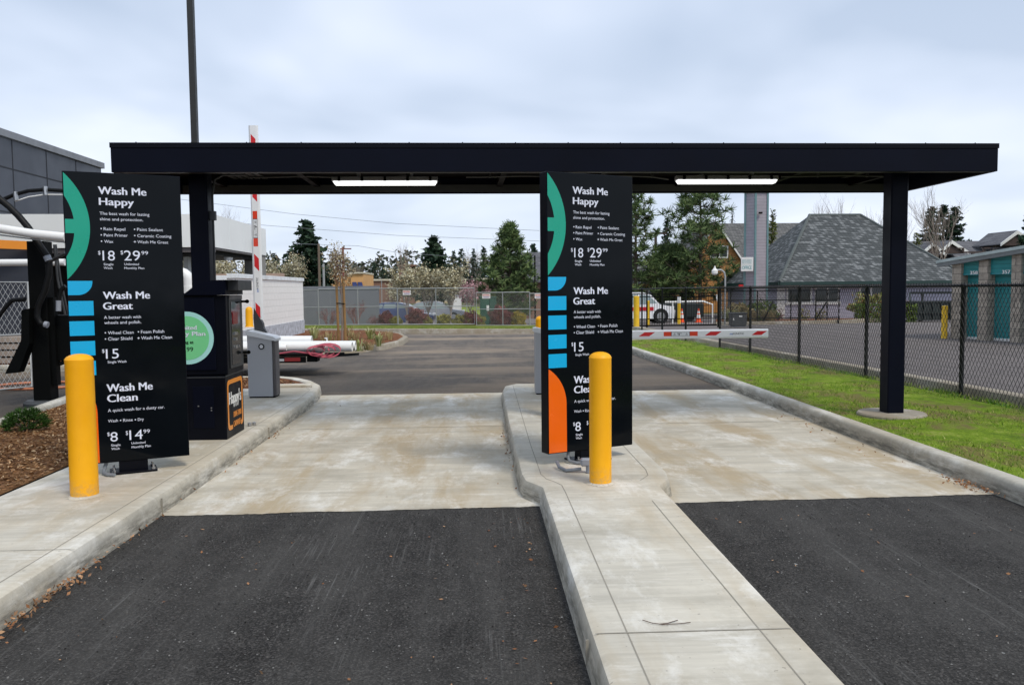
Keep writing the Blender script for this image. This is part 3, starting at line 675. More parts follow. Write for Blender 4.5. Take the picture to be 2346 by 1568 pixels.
colpos = [V(468, 700, 9.45), V(1278, 700, 9.7), V(2047, 700, 9.46)]
for i, p in enumerate(colpos):
    mb = MB(); hb = .13
    mb.obox((p.x, p.y, (hb+z1-.03)/2), .10, .10, (z1-.06-hb)/2, X3, Y3, bev=.012); c = mb.build('column', 'navy', can)
    mb = MB(); mb.obox((p.x, p.y, .165), .14, .14, .010, X3, Y3)
    if i < 2: mb.build('base_plate', 'black', c)
b3 = colpos[2]
tag(smooth_by_angle(MB().lathe([(.38, .10), (.38, .160), (.365, .176), (.0, .178)], (b3.x, b3.y, 0), 40).build('footing', 'oldkerb', base=(b3.x, b3.y, .1)), 40), 'round pale concrete footing in the grass under the right canopy column', 'footing')
cq = thing('conduit_run', 'thin grey electrical conduit run under the canopy between the tube lights', 'conduit', (*cp(CL/2, 1.0, 0).xy, 2.9))
def cond(pts): return pts
mb = MB()
zc = z0+.075
for a, b_ in ((1.15, 2.32), (3.62, 4.95), (4.95, 6.0), (7.35, 8.9)):
    mb.tube([cp(a, .95, zc), cp(a+.2, .95, zc), cp((a+b_)/2, .95, zc+.012), cp(b_-.2, .95, zc), cp(b_, .95, zc-.03)], .011, 6)
mb.pieces('pipe', 'under', cq)
mb = MB(); p = colpos[0]; q = Vector((p.x+.135, p.y-.02, 0))
mb.tube([(q.x, q.y, .6), (q.x, q.y, 2.72), (q.x+.03, q.y, zc-.06), (q.x+.12, q.y, zc-.01), (q.x+.35, q.y+.05, zc)], .012, 6); mb.box(q.x-.03, q.x+.03, q.y-.03, q.y+.03, 2.45, 2.55)
mb.build('riser', 'dkgrey', cq)
mb = MB()
for s in (3.9, 4.5, 5.2, 5.8, 7.8, 8.4): mb.obox(cp(s, .95, zc+.012), .012, .02, .02, X3, Y3)
mb.pieces('clip', 'under', cq)
def fixture(x0, x1, y, label):
    a = V(x0, y, 9.62); b = V(x1, y, 9.62); c = (a+b)/2; hl = (b.x-a.x)/2; zt = z0+.06
    # seat it on the canopy's own slant
    t = thing('tube_light', label, 'light', (c.x, c.y, zt), 'tube lights under the canopy')
    def qq(s, d, z): return Vector((c.x, c.y, 0))+X3*s+Y3*d+Vector((0, 0, z))
    mb = MB(); mb.prism([qq(-hl, -.065, zt-.045), qq(-hl, .065, zt-.045), qq(-hl, .05, zt), qq(-hl, -.05, zt)], X3*2*hl)
    mb.obox(qq(-hl*.5, 0, zt+.03), .02, .02, .035, X3, Y3); mb.obox(qq(hl*.5, 0, zt+.03), .02, .02, .035, X3, Y3); mb.build('housing', 'silver_dk2', t)
    mb = MB(); mb.prism([qq(-hl+.01, -.062, zt-.046), qq(-hl+.035, -.048, zt-.098), qq(-hl+.035, .048, zt-.098), qq(-hl+.01, .062, zt-.046)], X3*.001); mb.v = []; mb.f = []
    P = [qq(s*(hl-(.012 if k == 0 else .035)), d*(.063 if k == 0 else .048), zt-(.052 if k == 0 else .088)) for k in (0, 1) for s, d in ((-1, -1), (1, -1), (1, 1), (-1, 1))]
    mb.add(P, [(0, 1, 2, 3), (7, 6, 5, 4), (0, 4, 5, 1), (1, 5, 6, 2), (2, 6, 7, 3), (3, 7, 4, 0)]); mb.build('diffuser', 'light', t)
    for k in range(5):
        mb = MB(); mb.obox(qq((-.86+.43*k)*hl, -.063, zt-.022), .014, .008, .026, X3, Y3); mb.build('latch', 'ink', t)
fixture(762, 1003, 418, 'tube light fixture under the canopy left of the middle sign')
fixture(1548, 1780, 415, 'tube light fixture under the canopy right of the middle sign')

# ================================================================ menu signs
TX = [("Wash Me",0.256,0.612,0.174,0.060,1),("Happy",0.259,0.515,0.262,0.058,1),("The best wash for lasting",0.259,0.631,0.341,0.024,0),("shine and protection.",0.259,0.582,0.386,0.023,0),("Rain Repel",0.284,0.444,0.466,0.024,0),("Paint Primer",0.284,0.461,0.516,0.024,0),("Wax",0.285,0.351,0.568,0.023,0),("Paint Sealant",0.533,0.731,0.465,0.024,0),("Ceramic Coating",0.533,0.795,0.517,0.024,0),("Wash Me Great",0.532,0.769,0.567,0.023,0),("$",0.236,0.254,0.663,0.030,0),("18",0.268,0.359,0.711,0.079,0),("Single",0.274,0.346,0.751,0.018,1),("Wash",0.273,0.337,0.781,0.018,1),("$",0.402,0.422,0.660,0.031,0),("29",0.427,0.549,0.710,0.081,0),("99",0.559,0.610,0.661,0.029,0),("Unlimited",0.427,0.537,0.749,0.018,1),("Monthly Plan",0.426,0.577,0.781,0.017,1),("Wash Me",0.261,0.611,1.025,0.059,1),("Great",0.258,0.477,1.112,0.058,1),("A better wash with",0.260,0.537,1.188,0.024,0),("wheels and polish.",0.261,0.538,1.231,0.024,0),("Wheel Clean",0.285,0.477,1.316,0.025,0),("Foam Polish",0.533,0.713,1.316,0.026,0),("Clear Shield",0.284,0.466,1.366,0.026,0),("Wash Me Clean",0.533,0.772,1.367,0.026,0),("$",0.236,0.254,1.465,0.029,0),("15",0.263,0.359,1.515,0.078,0),("Single Wash",0.274,0.414,1.553,0.019,1),("Wash Me",0.260,0.606,1.790,0.063,1),("Clean",0.261,0.487,1.875,0.062,1),("A quick wash for a dusty car.",0.261,0.694,1.957,0.025,0),("Wash",0.259,0.333,2.043,0.023,0),("Rinse",0.372,0.445,2.046,0.024,0),("Dry",0.484,0.529,2.048,0.024,0),("$",0.249,0.268,2.155,0.030,0),("8",0.271,0.327,2.204,0.077,0),("Single",0.275,0.345,2.245,0.019,1),("Wash",0.275,0.337,2.275,0.018,1),("$",0.388,0.405,2.158,0.033,0),("14",0.415,0.517,2.203,0.080,0),("99",0.523,0.573,2.156,0.031,0),("Unlimited",0.428,0.536,2.241,0.018,1),("Monthly Plan",0.429,0.576,2.275,0.019,1)]
SW, SH, ZB = .88, 2.38, .25; SD = .115
def arc(p0, pm, p1, n=14):
    # circle through three points
    ax, ay = p0; bx, by = pm; cx, cy = p1; d = 2*(ax*(by-cy)+bx*(cy-ay)+cx*(ay-by))
    ux = ((ax*ax+ay*ay)*(by-cy)+(bx*bx+by*by)*(cy-ay)+(cx*cx+cy*cy)*(ay-by))/d; uy = ((ax*ax+ay*ay)*(cx-bx)+(bx*bx+by*by)*(ax-cx)+(cx*cx+cy*cy)*(bx-ax))/d
    r_ = math.hypot(ax-ux, ay-uy); a0 = math.atan2(ay-uy, ax-ux); am = math.atan2(by-uy, bx-ux); a1 = math.atan2(cy-uy, cx-ux)
    def un(a, b): return a+round((b-a)/(2*math.pi))*2*math.pi
    am = un(am, a0); a1 = un(a1, am); return [(ux+r_*math.cos(a0+(a1-a0)*i/n), uy+r_*math.sin(a0+(a1-a0)*i/n)) for i in range(n+1)]
def menu_sign(pxl, pxr, Yl, Yr, label):
    a = V(pxl, 700, Yl); b = V(pxr, 700, Yr); c = (a+b)/2; rz = math.atan2(b.y-a.y, b.x-a.x)
    nx = Vector((-math.sin(rz), math.cos(rz), 0)); c = Vector((c.x, c.y, .15))+nx*SD/2
    t = thing('menu_sign', label, 'sign', c, 'car wash menu signs')
    loc = Vector(c); X = Vector((1, 0, 0)); yf = -SD/2
    def F(u, v, d=.002): return loc+Vector((-SW/2+u, yf-d, ZB-.15+SH-v))
    mb = MB(); mb.obox(F(SW/2, SH/2, -SD/2), SW/2, SD/2, SH/2, bev=.004); mb.build('sign_box', 'black', t)
    mb = MB(); mb.add([F(.006, .006), F(.006, SH-.006), F(SW-.006, SH-.006), F(SW-.006, .006)], [(0, 1, 2, 3)])
    mb.prism([F(.006, .006, .0005), F(.006, SH-.006, .0005), F(SW-.006, SH-.006, .0005), F(SW-.006, .006, .0005)], (0, -.0015, 0)); mb.v = mb.v[4:]; mb.f = [tuple(i-4 for i in f) for f in mb.f[1:]]
    mb.build('sign_face', 'signblack', t)
    mb = MB()
    out = arc((.008, .012), (.185, .453), (.008, .865), 26); in1 = arc((.008, .195), (.057, .312), (.0705, .382), 8)
    in2 = arc((.0705, .494), (.050, .592), (.008, .683), 8)
    g = out+in2[::-1]+[(.008, .494), (.008, .382)]+in1[::-1]
    mb.add([F(*q, .0035) for q in g], [tuple(range(len(g)))]); mb.build('green_emblem', 'green_g', t)
    mb = MB()
    b1 = [(.008, .877), (.186, .877)]+arc((.186, .885), (.159, .955), (.085, .991), 8)+[(.008, .991)]
    mb.add([F(*q, .0035) for q in b1], [tuple(range(len(b1)))])
    for v in (1.039, 1.202, 1.365, 1.528): mb.add([F(.008, v, .0035), F(.187, v, .0035), F(.187, v+.118, .0035), F(.008, v+.118, .0035)], [(0, 1, 2, 3)])
    mb.build('blue_bars', 'blue_g', t)
    og = [(.008, 1.655)]+arc((.012, 1.656), (.129, 1.772), (.184, 1.96), 12)+[(.186, SH-.008), (.008, SH-.008)]
    mb = MB(); mb.add([F(*q, .0035) for q in og], [tuple(range(len(og)))]); mb.build('orange_panel', 'orange_g', t)
    for s, u0_, u1_, v, h, w_ in TX: mb = MB(); letter(mb, s, F(u0_, v, .004), X, (0, 0, 1), u1_-u0_, h, (.038 if h > .03 else .012) if w_ else 0); mb.build('text_line', 'white_txt', t)
    mb = MB()
    for u, v in [(.266, .453), (.265, .504), (.265, .555), (.514, .453), (.514, .504), (.266, 1.302), (.514, 1.302), (.265, 1.353), (.353, 2.033), (.465, 2.036)]:
        mb.add([F(u+.0055*math.cos(k*.785), v+.0055*math.sin(k*.785), .004) for k in range(8)], [tuple(range(8))])
    for u, v in [(.513, .555), (.513, 1.354)]:
        mb.add([F(u-.009, v-.002, .004), F(u+.009, v-.002, .004), F(u+.009, v+.002, .004), F(u-.009, v+.002, .004)], [(0, 1, 2, 3)])
        mb.add([F(u-.002, v-.009, .0045), F(u+.002, v-.009, .0045), F(u+.002, v+.009, .0045), F(u-.002, v+.009, .0045)], [(0, 1, 2, 3)])
    mb.pieces('bullet_mark', 'white_txt', t)
    mb = MB(); mb.obox(loc+Vector((0, 0, .06)), .11, .05, .045, bev=.004); mb.build('post', 'black', t)
    mb = MB(); mb.obox(loc+Vector((0, 0, .01)), .18, .11, .008, bev=.003); mb.build('base_plate', 'black', t)
    mb = MB()
    for sx in (-1, 1):
        for sy in (-1, 1): mb.lathe([(.016, .018), (.016, .034), (.008, .036), (.008, .055)], loc+Vector((.15*sx, .08*sy, 0)), 8)
    mb.pieces('anchor_bolt', 'steelb', t)
    mb = MB(); q = loc+Vector((-.2, 0, 0)); mb.tube([q+Vector((0, 0, .11)), q+Vector((-.02, -.02, .05)), q+Vector((-.03, -.06, .022)), q+Vector((0, -.13, .016)), q+Vector((.05, -.18, .02))], .014, 8); mb.build('conduit', 'conduit', t)
    t.rotation_euler = (0, 0, rz); return t, nx, rz
s1, _, _ = menu_sign(153.5, 423.5, 6.83, 7.20, 'leftmost of two tall black wash price signs, standing beside the pay kiosk')
s2, _, rz2 = menu_sign(1256, 1447, 6.96, 7.33, 'tall black wash price sign on the median, partly hidden by a yellow bollard')
# grey junction fittings beside the median sign
jb = G(1338, 1083, .15); t = thing('junction_box', 'small grey plastic conduit fitting on the median beside the yellow bollard', 'fitting', jb)
mb = MB(); mb.lathe([(.026, .15), (.03, .155), (.03, .21), (.026, .215)], (jb.x+.045, jb.y, 0), 14); mb.obox((jb.x+.10, jb.y+.01, .185), .035, .03, .035, bev=.006); mb.build('socket', 'pvcgrey', t)
mb = MB(); mb.obox((jb.x+.02, jb.y, .242), .05, .032, .032, bev=.012); mb.build('cap', 'pvcgrey', t)
mb = MB(); mb.tube([(jb.x-.2, jb.y+.22, .20), (jb.x-.19, jb.y+.13, .175), (jb.x-.14, jb.y+.04, .165), (jb.x-.02, jb.y+.02, .18)], .015, 8); mb.build('pipe', 'conduit', t)

# ================================================================ bollards
def bollard(x, y, z, r_, h, label, m='yellow', group='yellow bollards', dome=.045, cat='bollard'):
    prof = [(r_*1.01, z), (r_, z+.01)]+[(r_, z+h-dome-.012), (r_*1.012, z+h-dome-.006), (r_*1.012, z+h-dome+.004)]+[(r_*math.cos(a), z+h-dome+dome*math.sin(a)) for a in np.linspace(.12, 1.5, 7)]
    o = MB().lathe(prof, (x, y, 0), 36).build('bollard', m, base=(x, y, z)); smooth_by_angle(o, 50); return tag(o, label, cat, group)
def grout(o, r_):
    mb = MB(); q = random.Random(int(r_*1e4)); V_ = []; n = 40; c = o.location
    for rr_, z in ((r_*.99, .165), (r_+.012, .156), (r_+.03, .1515)):
        for k in range(n): a_ = k*6.2832/n; e_ = (1+q.uniform(-.5, .7)*.5*(rr_-r_)/r_*2) if rr_ > r_ else 1; V_.append((c.x+rr_*e_*math.cos(a_), c.y+rr_*e_*math.sin(a_), z))
    mb.add(V_, [(i*n+k, i*n+(k+1) % n, (i+1)*n+(k+1) % n, (i+1)*n+k) for i in range(2) for k in range(n)]); origin[o.name] = Vector(c); mb.build('grout_ring', 'walk', o)
p = G(187, 1139, .15); b_1 = bollard(p.x, p.y+.05, .15, .097, 1.06, 'fat yellow bollard standing in front of the left price sign')
grout(b_1, .097)
p = G(1378, 1110, .15); b_2 = bollard(p.x, p.y+.05, .15, .085, 1.02, 'yellow bollard on the median in front of the middle price sign'); grout(b_2, .085)
p = V(571, 730, 21.3); bb = thing('bollard', 'small yellow sleeved bollard seen behind the left grey gate cabinet', 'bollard', (p.x, p.y, 0), 'yellow bollards')
mb = MB(); mb.lathe([(.115, .77), (.092, .81), (.090, 1.18), (.08, 1.23), (.055, 1.265), (.02, 1.28)], (p.x, p.y, 0), 24); smooth_by_angle(mb.build('sleeve', 'yellow', bb), 50)
mb = MB(); mb.lathe([(.055, 0), (.055, .7)], (p.x, p.y, 0), 14); mb.build('post', 'galv', bb)
p = V(1237, 745, 14.3); bollard(p.x, p.y, 0, .075, 1.19, 'yellow bollard half hidden behind the left edge of the median sign', dome=.06)
p = G(2163, 775, 0); bollard(p.x, p.y, 0, .088, 1.03, 'yellow pipe bollard at the corner of the storage units', 'yellow2', dome=.02)
p = V(1458, 752, 37); bollard(p.x, p.y, hz(37), .13, 1.48, 'widest yellow bollard, left end of the sliding gate', 'yellow2', dome=.03)
p = GP(1486, 744); bollard(p.x, p.y, p.z, .07, 1.35, 'thin yellow bollard beside the white truck', 'yellow2', dome=.03)
p = GP(1555.5, 742); bollard(p.x, p.y, p.z, .085, 1.45, 'thin yellow bollard with white wrap by a traffic cone', 'yellow2', dome=.03)
tag(MB().lathe([(.10, p.z+1.2), (.10, p.z+1.56), (.02, p.z+1.58)], (p.x, p.y, 0), 14).build('paper_wrap', 'white', base=(p.x, p.y, p.z+1.2)), 'white wrap on top of a thin yellow bollard by the cone', 'wrap')

# ================================================================ pay kiosk
kx0, kx1, ky0, ky1 = -3.22, -2.56, 8.50, 9.13
kt = thing('pay_kiosk', 'black pay kiosk with round green sticker beside the left price sign', 'kiosk', ((kx0+kx1)/2, (ky0+ky1)/2, .15))
mb = MB(); mb.box(kx0, kx1, ky0, ky1, .15, .80, .006); lo = mb.build('lower_cabinet', 'black', kt)
mb = MB(); mb.box(kx0-.01, kx1+.012, ky0+.05, ky1-.0, .81, 1.62, .006); mb.box(kx0+.02, kx1-.02, ky0+.07, ky1-.02, .80, .81); up_ = mb.build('upper_cabinet', 'black', kt)
mb = MB(); mb.box(kx0+.02, kx1-.10, ky0+.036, ky0+.05, .86, 1.60, .004); mb.build('front_panel', 'navy', kt)
# hood: curved profile swept toward the lane
prof = [(0, 1.635), (0, 1.655), (.05, 1.70), (.12, 1.745), (.20, 1.775), (.30, 1.79), (.62, 1.79), (.70, 1.785), (.70, 1.69), (.66, 1.69), (.62, 1.635)]
hp = [V(a, b, ky0+.02) for a, b in ((400, 678), (424, 671), (438, 660), (455, 650), (475, 643.5), (500, 641), (540, 641))]; hp = [(v.x, ky0+.02, v.z) for v in hp]; zv = hp[-1][2]
hp += [(kx1+.02, ky0+.02, zv), (kx1+.02, ky0+.02, 1.625), (hp[0][0], ky0+.02, 1.625)]
mb = MB(); mb.prism(hp, (0, ky1-ky0, 0)); hd = mb.build('hood', 'navy', kt)
mb = MB(); mb.box(kx1+.021, kx1+.13, ky0+.10, ky1-.02, zv-.105, zv-.001, .004); mb.build('visor', 'dkgrey', kt)
mb = MB(); mb.box(kx1+.012, kx1+.022, ky0+.14, ky1-.03, .865, 1.60, .003); fr_ = mb.build('door_frame', 'dkgrey', kt)
mb = MB(); mb.box(kx1+.022, kx1+.027, ky0+.18, ky1-.14, .90, 1.55); mb.build('glass', 'glass', fr_)
mb = MB(); mb.box(kx1+.022, kx1+.026, ky0+.145, ky1-.035, 1.575, 1.62); mb.build('header_strip', 'silver_dk', fr_)
mb = MB()
for zz, s in ((1.22, .05), (1.16, .03), (1.08, .035)): mb.obox((kx1+.034, ky0+.30, zz), .007, s, .014)
for yy in (.24, .33, .42): mb.obox((kx1+.031, ky0+yy, 1.10-yy*.05), .004, .012, .012)
mb.build('card_reader', 'steelb', kt)
mb = MB(); mb.obox((kx1+.03, ky0+.30, 1.38), .005, .085, .06); mb.build('red_panel', mat('dim_red_display', (.16, .012, .015), .2), kt)
for zz in (1.55, 1.00):
    mb = MB(); mb.obox((kx1+.035, ky1-.045, zz), .035, .006, .013, bev=.003); mb.tube([(kx1+.085, ky1-.045, zz-.001), (kx1+.085, ky1-.044, zz+.001)], .02, 8)
    mb.v = mb.v[:24]; mb.f = [f for f in mb.f if max(f) < 24]
    mb.lathe([(.016, -.005), (.021, -.005), (.021, .005), (.016, .005), (.010, .005), (.010, -.005)], (kx1+.082, ky1-.045, zz), 12, 'y'); mb.build('lock_tab', 'ink', kt)
mb = MB(); mb.box(kx0+.33, kx1-.12, ky0-.006, ky0-.0002, .27, .70, .002); dr = mb.build('access_door', 'navy', kt)
mb = MB()
for q in ((kx0+.385, .50), (kx1-.145, .48), (kx1-.145, .455)): mb.obox((q[0], ky0-.009, q[1]), .006, .004, .006)
mb.build('lock', 'steelb', dr)
mb = MB()
for i in range(2):
    for j in range(11): mb.box(kx0+.20+i*.055, kx0+.235+i*.055, ky0-.004, ky0-.0005, .24+j*.035, .247+j*.035)
mb.build('vent_slots', 'ink', kt)
mb = MB(); mb.box(kx0, kx1, ky0-.004, ky0-.0005, .785, .795); mb.box(kx1+.0005, kx1+.006, ky0, ky1, .795, .806); mb.build('seam_trim', 'dkgrey', kt)
# round sticker on the front of the upper body
cc = Vector((V(428, 774, ky0+.03).x, 0, V(428, 774, ky0+.03).z)); SR = .268
for rr_, m_, d in ((SR, 'mint', .0345), (SR*.83, 'lgreen', .0325)):
    mb = MB(); mb.add([(cc.x+rr_*math.cos(k*math.pi/24), ky0+d-.0005*0, cc.z+rr_*math.sin(k*math.pi/24)) for k in range(48)], [tuple(range(48))[::-1]])
    o_ = mb.build('sticker_ring' if m_ == 'mint' else 'sticker', m_, kt)
def stk(nm, m_, rows):
    for tx_, dz, w_, h_, bo in rows: mb = MB(); letter(mb, tx_, (cc.x-.035, ky0+.030, cc.z+dz), (1, 0, 0), (0, 0, 1), w_, h_, bo, 'c'); mb.build(nm, m_, kt)
stk('sticker_title', 'white_txt', (('Unlimited', .084, .27, .043, .05), ('Monthly Plan', .022, .44, .043, .05)))
stk('sticker_price', 'ink', (('Starting at', -.056, .20, .030, .04), ('$14.99', -.135, .19, .043, .0)))
# logo on lane face
def LF(u, v, d=.003): return Vector((kx1+d, ky0+.04+u, .15+v))   # u along +y
ow, oh = .55, .52
ro = roundpoly([(0, 0), (ow, 0), (ow, oh), (0, oh)], .07); ri = roundpoly([(.045, .045), (ow-.045, .045), (ow-.045, oh-.045), (.045, oh-.045)], .05)
mb = MB(); n = len(ro); mb.add([LF(p.x, p.y+.08) for p in ro]+[LF(p.x, p.y+.08) for p in ri], [(i, (i+1) % n, n+(i+1) % n, n+i) for i in range(n) if not (.18 < (ro[i].x+ro[(i+1) % n].x)/2 < .42 and ro[i].y < .02)])
mb.v = []; mb.f = []
P = [p for p in ro]; Q = [p for p in ri]
# open at the bottom where the second line of lettering interrupts the outline
import itertools
V_ = [LF(p.x, p.y+.08) for p in P]+[LF(p.x, p.y+.08) for p in Q]; F = []
for i in range(n):
    j = (i+1) % n; a, b = P[i], P[j]
    if abs(a.y) < 1e-5 and abs(b.y) < 1e-5 and abs(a.x-b.x) > .2:
        k = len(V_); V_ += [LF(.16, .08), LF(.16, .125), LF(.46, .08), LF(.46, .125)]; F += [(i, k, k+1, n+i), (k+2, j, n+j, k+3)]
    else: F.append((i, j, n+j, n+i))
mb.add(V_, F)
letter(mb, 'DRIVE-THRU', LF(.20, .195), (0, 1, 0), (0, 0, 1), .28, .058, .05); letter(mb, 'CARWASH', LF(.19, .095), (0, 1, 0), (0, 0, 1), .25, .06, .05); mb.build('logo_outline', 'logo_or', kt)
mb = MB(); letter(mb, "Happy's", LF(.06, .345), (0, 1, 0), (0, 0, 1), .42, .125, .06); mb.build('logo_name', 'white', kt)
p = G(572, 976, .15); mb = MB(); mb.lathe([(.02, .15), (.022, .16), (.022, .19), (.012, .195)], (p.x, p.y, 0), 12); mb.lathe([(.02, .15), (.022, .16), (.022, .185), (.012, .19)], (p.x+.035, p.y+.06, 0), 12)
mb.pieces('foot_anchor', 'steelb', kt)

# ================================================================ barrier gates
def barrier(cx, cy, label, updir, flip):
    t = thing('barrier_gate', label, 'barrier gate', (cx, cy, .15), 'barrier gates at the lane exits')
    hw, hd_ = .17, .14
    mb = MB(); P = [(cx-hw, .17), (cx+hw, .17), (cx+hw, .97), (cx-hw, 1.05)]
    mb.prism([(x, cy-hd_, z) for x, z in P][::-1], (0, 2*hd_, 0)); mb.build('cabinet', 'silver', t)
    mb = MB(); mb.box(cx+hw+.0, cx+hw+.045, cy-hd_+.03, cy+hd_-.02, .17, .955, .006); mb.build('side_panel', 'silver_dk', t)
    mb = MB(); P = [(cx-hw-.02, 1.045), (cx+hw+.06, .955), (cx+hw+.065, .99), (cx+hw+.03, 1.02), (cx-hw+.02, 1.105), (cx-hw-.02, 1.10)]
    mb.prism([(x, cy-hd_-.02, z) for x, z in P][::-1], (0, 2*hd_+.04, 0)); mb.build('lid', 'silver_lt', t)
    mb = MB(); mb.box(cx-hw+.01, cx+hw+.03, cy-hd_+.01, cy+hd_-.01, .15, .17); mb.build('plinth', 'ink', t)
    mb = MB(); mb.lathe([(.041, 0), (.041, -.010), (.026, -.010)], (cx+.03, cy-hd_, .88), 20, 'y'); lk = mb.build('lock_ring', 'ink', t)
    mb = MB(); mb.lathe([(.026, -.0105), (.026, -.013), (.004, -.013)], (cx+.03, cy-hd_, .88), 14, 'y'); mb.build('lock', 'silver_lt', lk)
    AL = V(582, 287, 12.15).z-1.25 if updir else 3.3; yb = cy+hd_+.05; pivz = .97
    if updir: O = Vector((cx-.08, yb, 1.25)); D = Vector((0, 0, 1)); W_ = Vector((-1, 0, 0)); 
    else: O = Vector((cx+.0, yb, pivz)); D = Vector((1, 0, 0)); W_ = Vector((0, 0, 1))
    Nf = Vector((0, -1, 0)); hwid = .066
    def Apt(s, w, d=0): return O+D*s+W_*w+Nf*d
    # profile: flat face with rounded edges
    prof = [(-hwid, 0), (-hwid+.012, .022), (-hwid+.03, .026), (hwid-.02, .026), (hwid, .012), (hwid, -.03), (-hwid+.01, -.03)]
    mb = MB(); mb.prism([Apt(0, a, d) for a, d in prof], D*AL); am = mb.build('arm', 'arm_white', t)
    L0 = (lambda s: s) if updir else (lambda s: AL-s)
    mr = MB(); ma = MB(); ml = MB(); mi = MB(); mbl = MB()
    sg = 1 if updir else -1
    def para(s0, s1, sk=.085):
        a, b_ = -.018, .045
        if updir: P = [Apt(L0(s0), -.03, .0275), Apt(L0(s0)+.07, .036, .0275), Apt(L0(s1), .036, .0275), Apt(L0(s1)-.07, -.03, .0275)]
        else: P = [Apt(L0(s1), -.022, .0275), Apt(L0(s1)+sk, .036, .0275), Apt(L0(s0), .036, .0275), Apt(L0(s0)-sk, -.022, .0275)]
        mr.add(P, [(0, 1, 2, 3)])
    for s0, s1 in ((.02, .25), (.70, .95), (1.69, 1.93), (2.40, 2.65)): para(s0, s1)
    def rect(m_, s0, s1, lo_=-.025, hi=.040, d=.0272): m_.add([Apt(L0(s0), lo_, d), Apt(L0(s0), hi, d), Apt(L0(s1), hi, d), Apt(L0(s1), lo_, d)], [(0, 1, 2, 3)])
    rect(ma, 1.055, 1.17); rect(ma, 1.45, 1.56); rect(mi, 1.17, 1.45); rect(ml, 1.178, 1.442, -.021, .036, .0276)
    for s in (1.22, 1.40):
        q = [Apt(L0(s)+sg*x, y, .028) for x, y in ((-.016, -.008), (.016, -.008), (0, .022))]; q2 = [Apt(L0(s)+sg*x, y, .0284) for x, y in ((-.009, -.004), (.009, -.004), (0, .014))]
        mi.add(q, [(0, 1, 2)]); ml.add(q2, [(0, 1, 2)])
    rect(mi, 1.325, 1.337, -.014, .018, .028); rect(mi, 1.29, 1.325, .012, .018, .028); rect(mi, 1.345, 1.353, .0, .026, .028)
    ux_ = D; uy_ = W_ if not updir else Vector((-1, 0, 0)); o_ = Apt(L0(.575) if not updir else L0(.40), -.012, .0276)
    letter(mi, 'AGNETIC', o_+ux_*.035, ux_, uy_, .175, .028, .0)
    letter(mbl, 'm', o_-uy_*.006, ux_, uy_, .04, .036, .01)
    mr.pieces('red_reflector', 'red', am); ma.pieces('red_lamp_lens', 'amber', am); mi.build('pictogram', 'ink', am); ml.build('label_plate', 'silver_lt', am); mbl.build('logo_letter', mat('logo_blue', (.02, .15, .5), .5), am)
    mb = MB()
    if updir:
        mb.prism([(cx-.15, yb-.04, 1.28), (cx-.14, yb-.04, 1.42), (cx-.02, yb-.04, 1.20), (cx-.01, yb-.04, 1.13), (cx+.10, yb-.04, .93), (cx-.13, yb-.04, .93)][::-1], (0, .09, 0)); mb.obox((cx+.06, yb-.05, 1.02), .008, .01, .11, (1, 0, .6), Z=(-.6, 0, 1))
    else: mb.prism([(cx-.12, yb-.04, .88), (cx-.12, yb-.04, 1.04), (cx+.25, yb-.04, 1.03), (cx+.25, yb-.04, .90)][::-1], (0, .09, 0))
    mb.build('arm_bracket', 'dkgrey', t)
    if updir:
        mb = MB(); mb.obox((O.x-.09+.175, yb+.06, 2.0), .028, .02, .75); mb.v = []; mb.f = []
    return t
barrier(-3.08, 11.99, 'grey barrier gate with raised striped arm behind the pay kiosk', True, 1)
barrier(1.00, 11.9, 'grey barrier gate with lowered striped arm across the right lane', False, 1)

# ================================================================ tall lamp pole
p = V(447, 327, 16); t = thing('lamp_pole', 'very tall dark square lamp pole rising behind the left end of the canopy', 'lamp pole', (p.x, 16, .0))
mb = MB(); mb.box(p.x-.055, p.x+.055, 15.945, 16.055, .3, 9.0); mb.build('pole', 'pole', t)
mb = MB(); mb.lathe([(.25, 0), (.25, .3), (.0, .3)], (p.x, 16, 0), 20); mb.build('pole_base', 'kerb', t)
mb = MB(); mb.box(p.x-.2, p.x+.2, 15.4, 15.95, 8.9, 9.0); mb.build('lamp_head', 'pole', t)

# ================================================================ right chain-link fence
t = thing('chain_link_fence', 'black chain link fence along the right lawn strip', 'fence', (flx(15), 15, .1))
ft = lambda y: 1.655-(0 if y < 24 else .0)
mb = MB(); mb.tube([(flx(y), y, 1.645) for y in (3.5, 9, 15, 21, 26.3)]+[(flx(29), 29, 1.62), (flx(31.5), 31.5, 1.6)], .0215, 10); smooth_by_angle(mb.build('top_rail', 'blkwire', t))
for y in (3.45, 6.05, 8.65, 11.28, 13.85, 16.45, 19.05, 21.1, 24.0, 26.5, 29.1, 31.6):
    mb = MB(); mb.lathe([(.030, -.02), (.030, 1.625), (.034, 1.63), (.034, 1.665), (.015, 1.68)], (flx(y), y, 0), 12); smooth_by_angle(mb.build('post', 'blkwire', t), 40)
mb = MB(); chainlink(mb, (flx(3.5)-.03, 3.5), (flx(21.1)-.03, 21.1), .10, 1.69, .072, .0036); mb.build('mesh', 'blkwire', t)
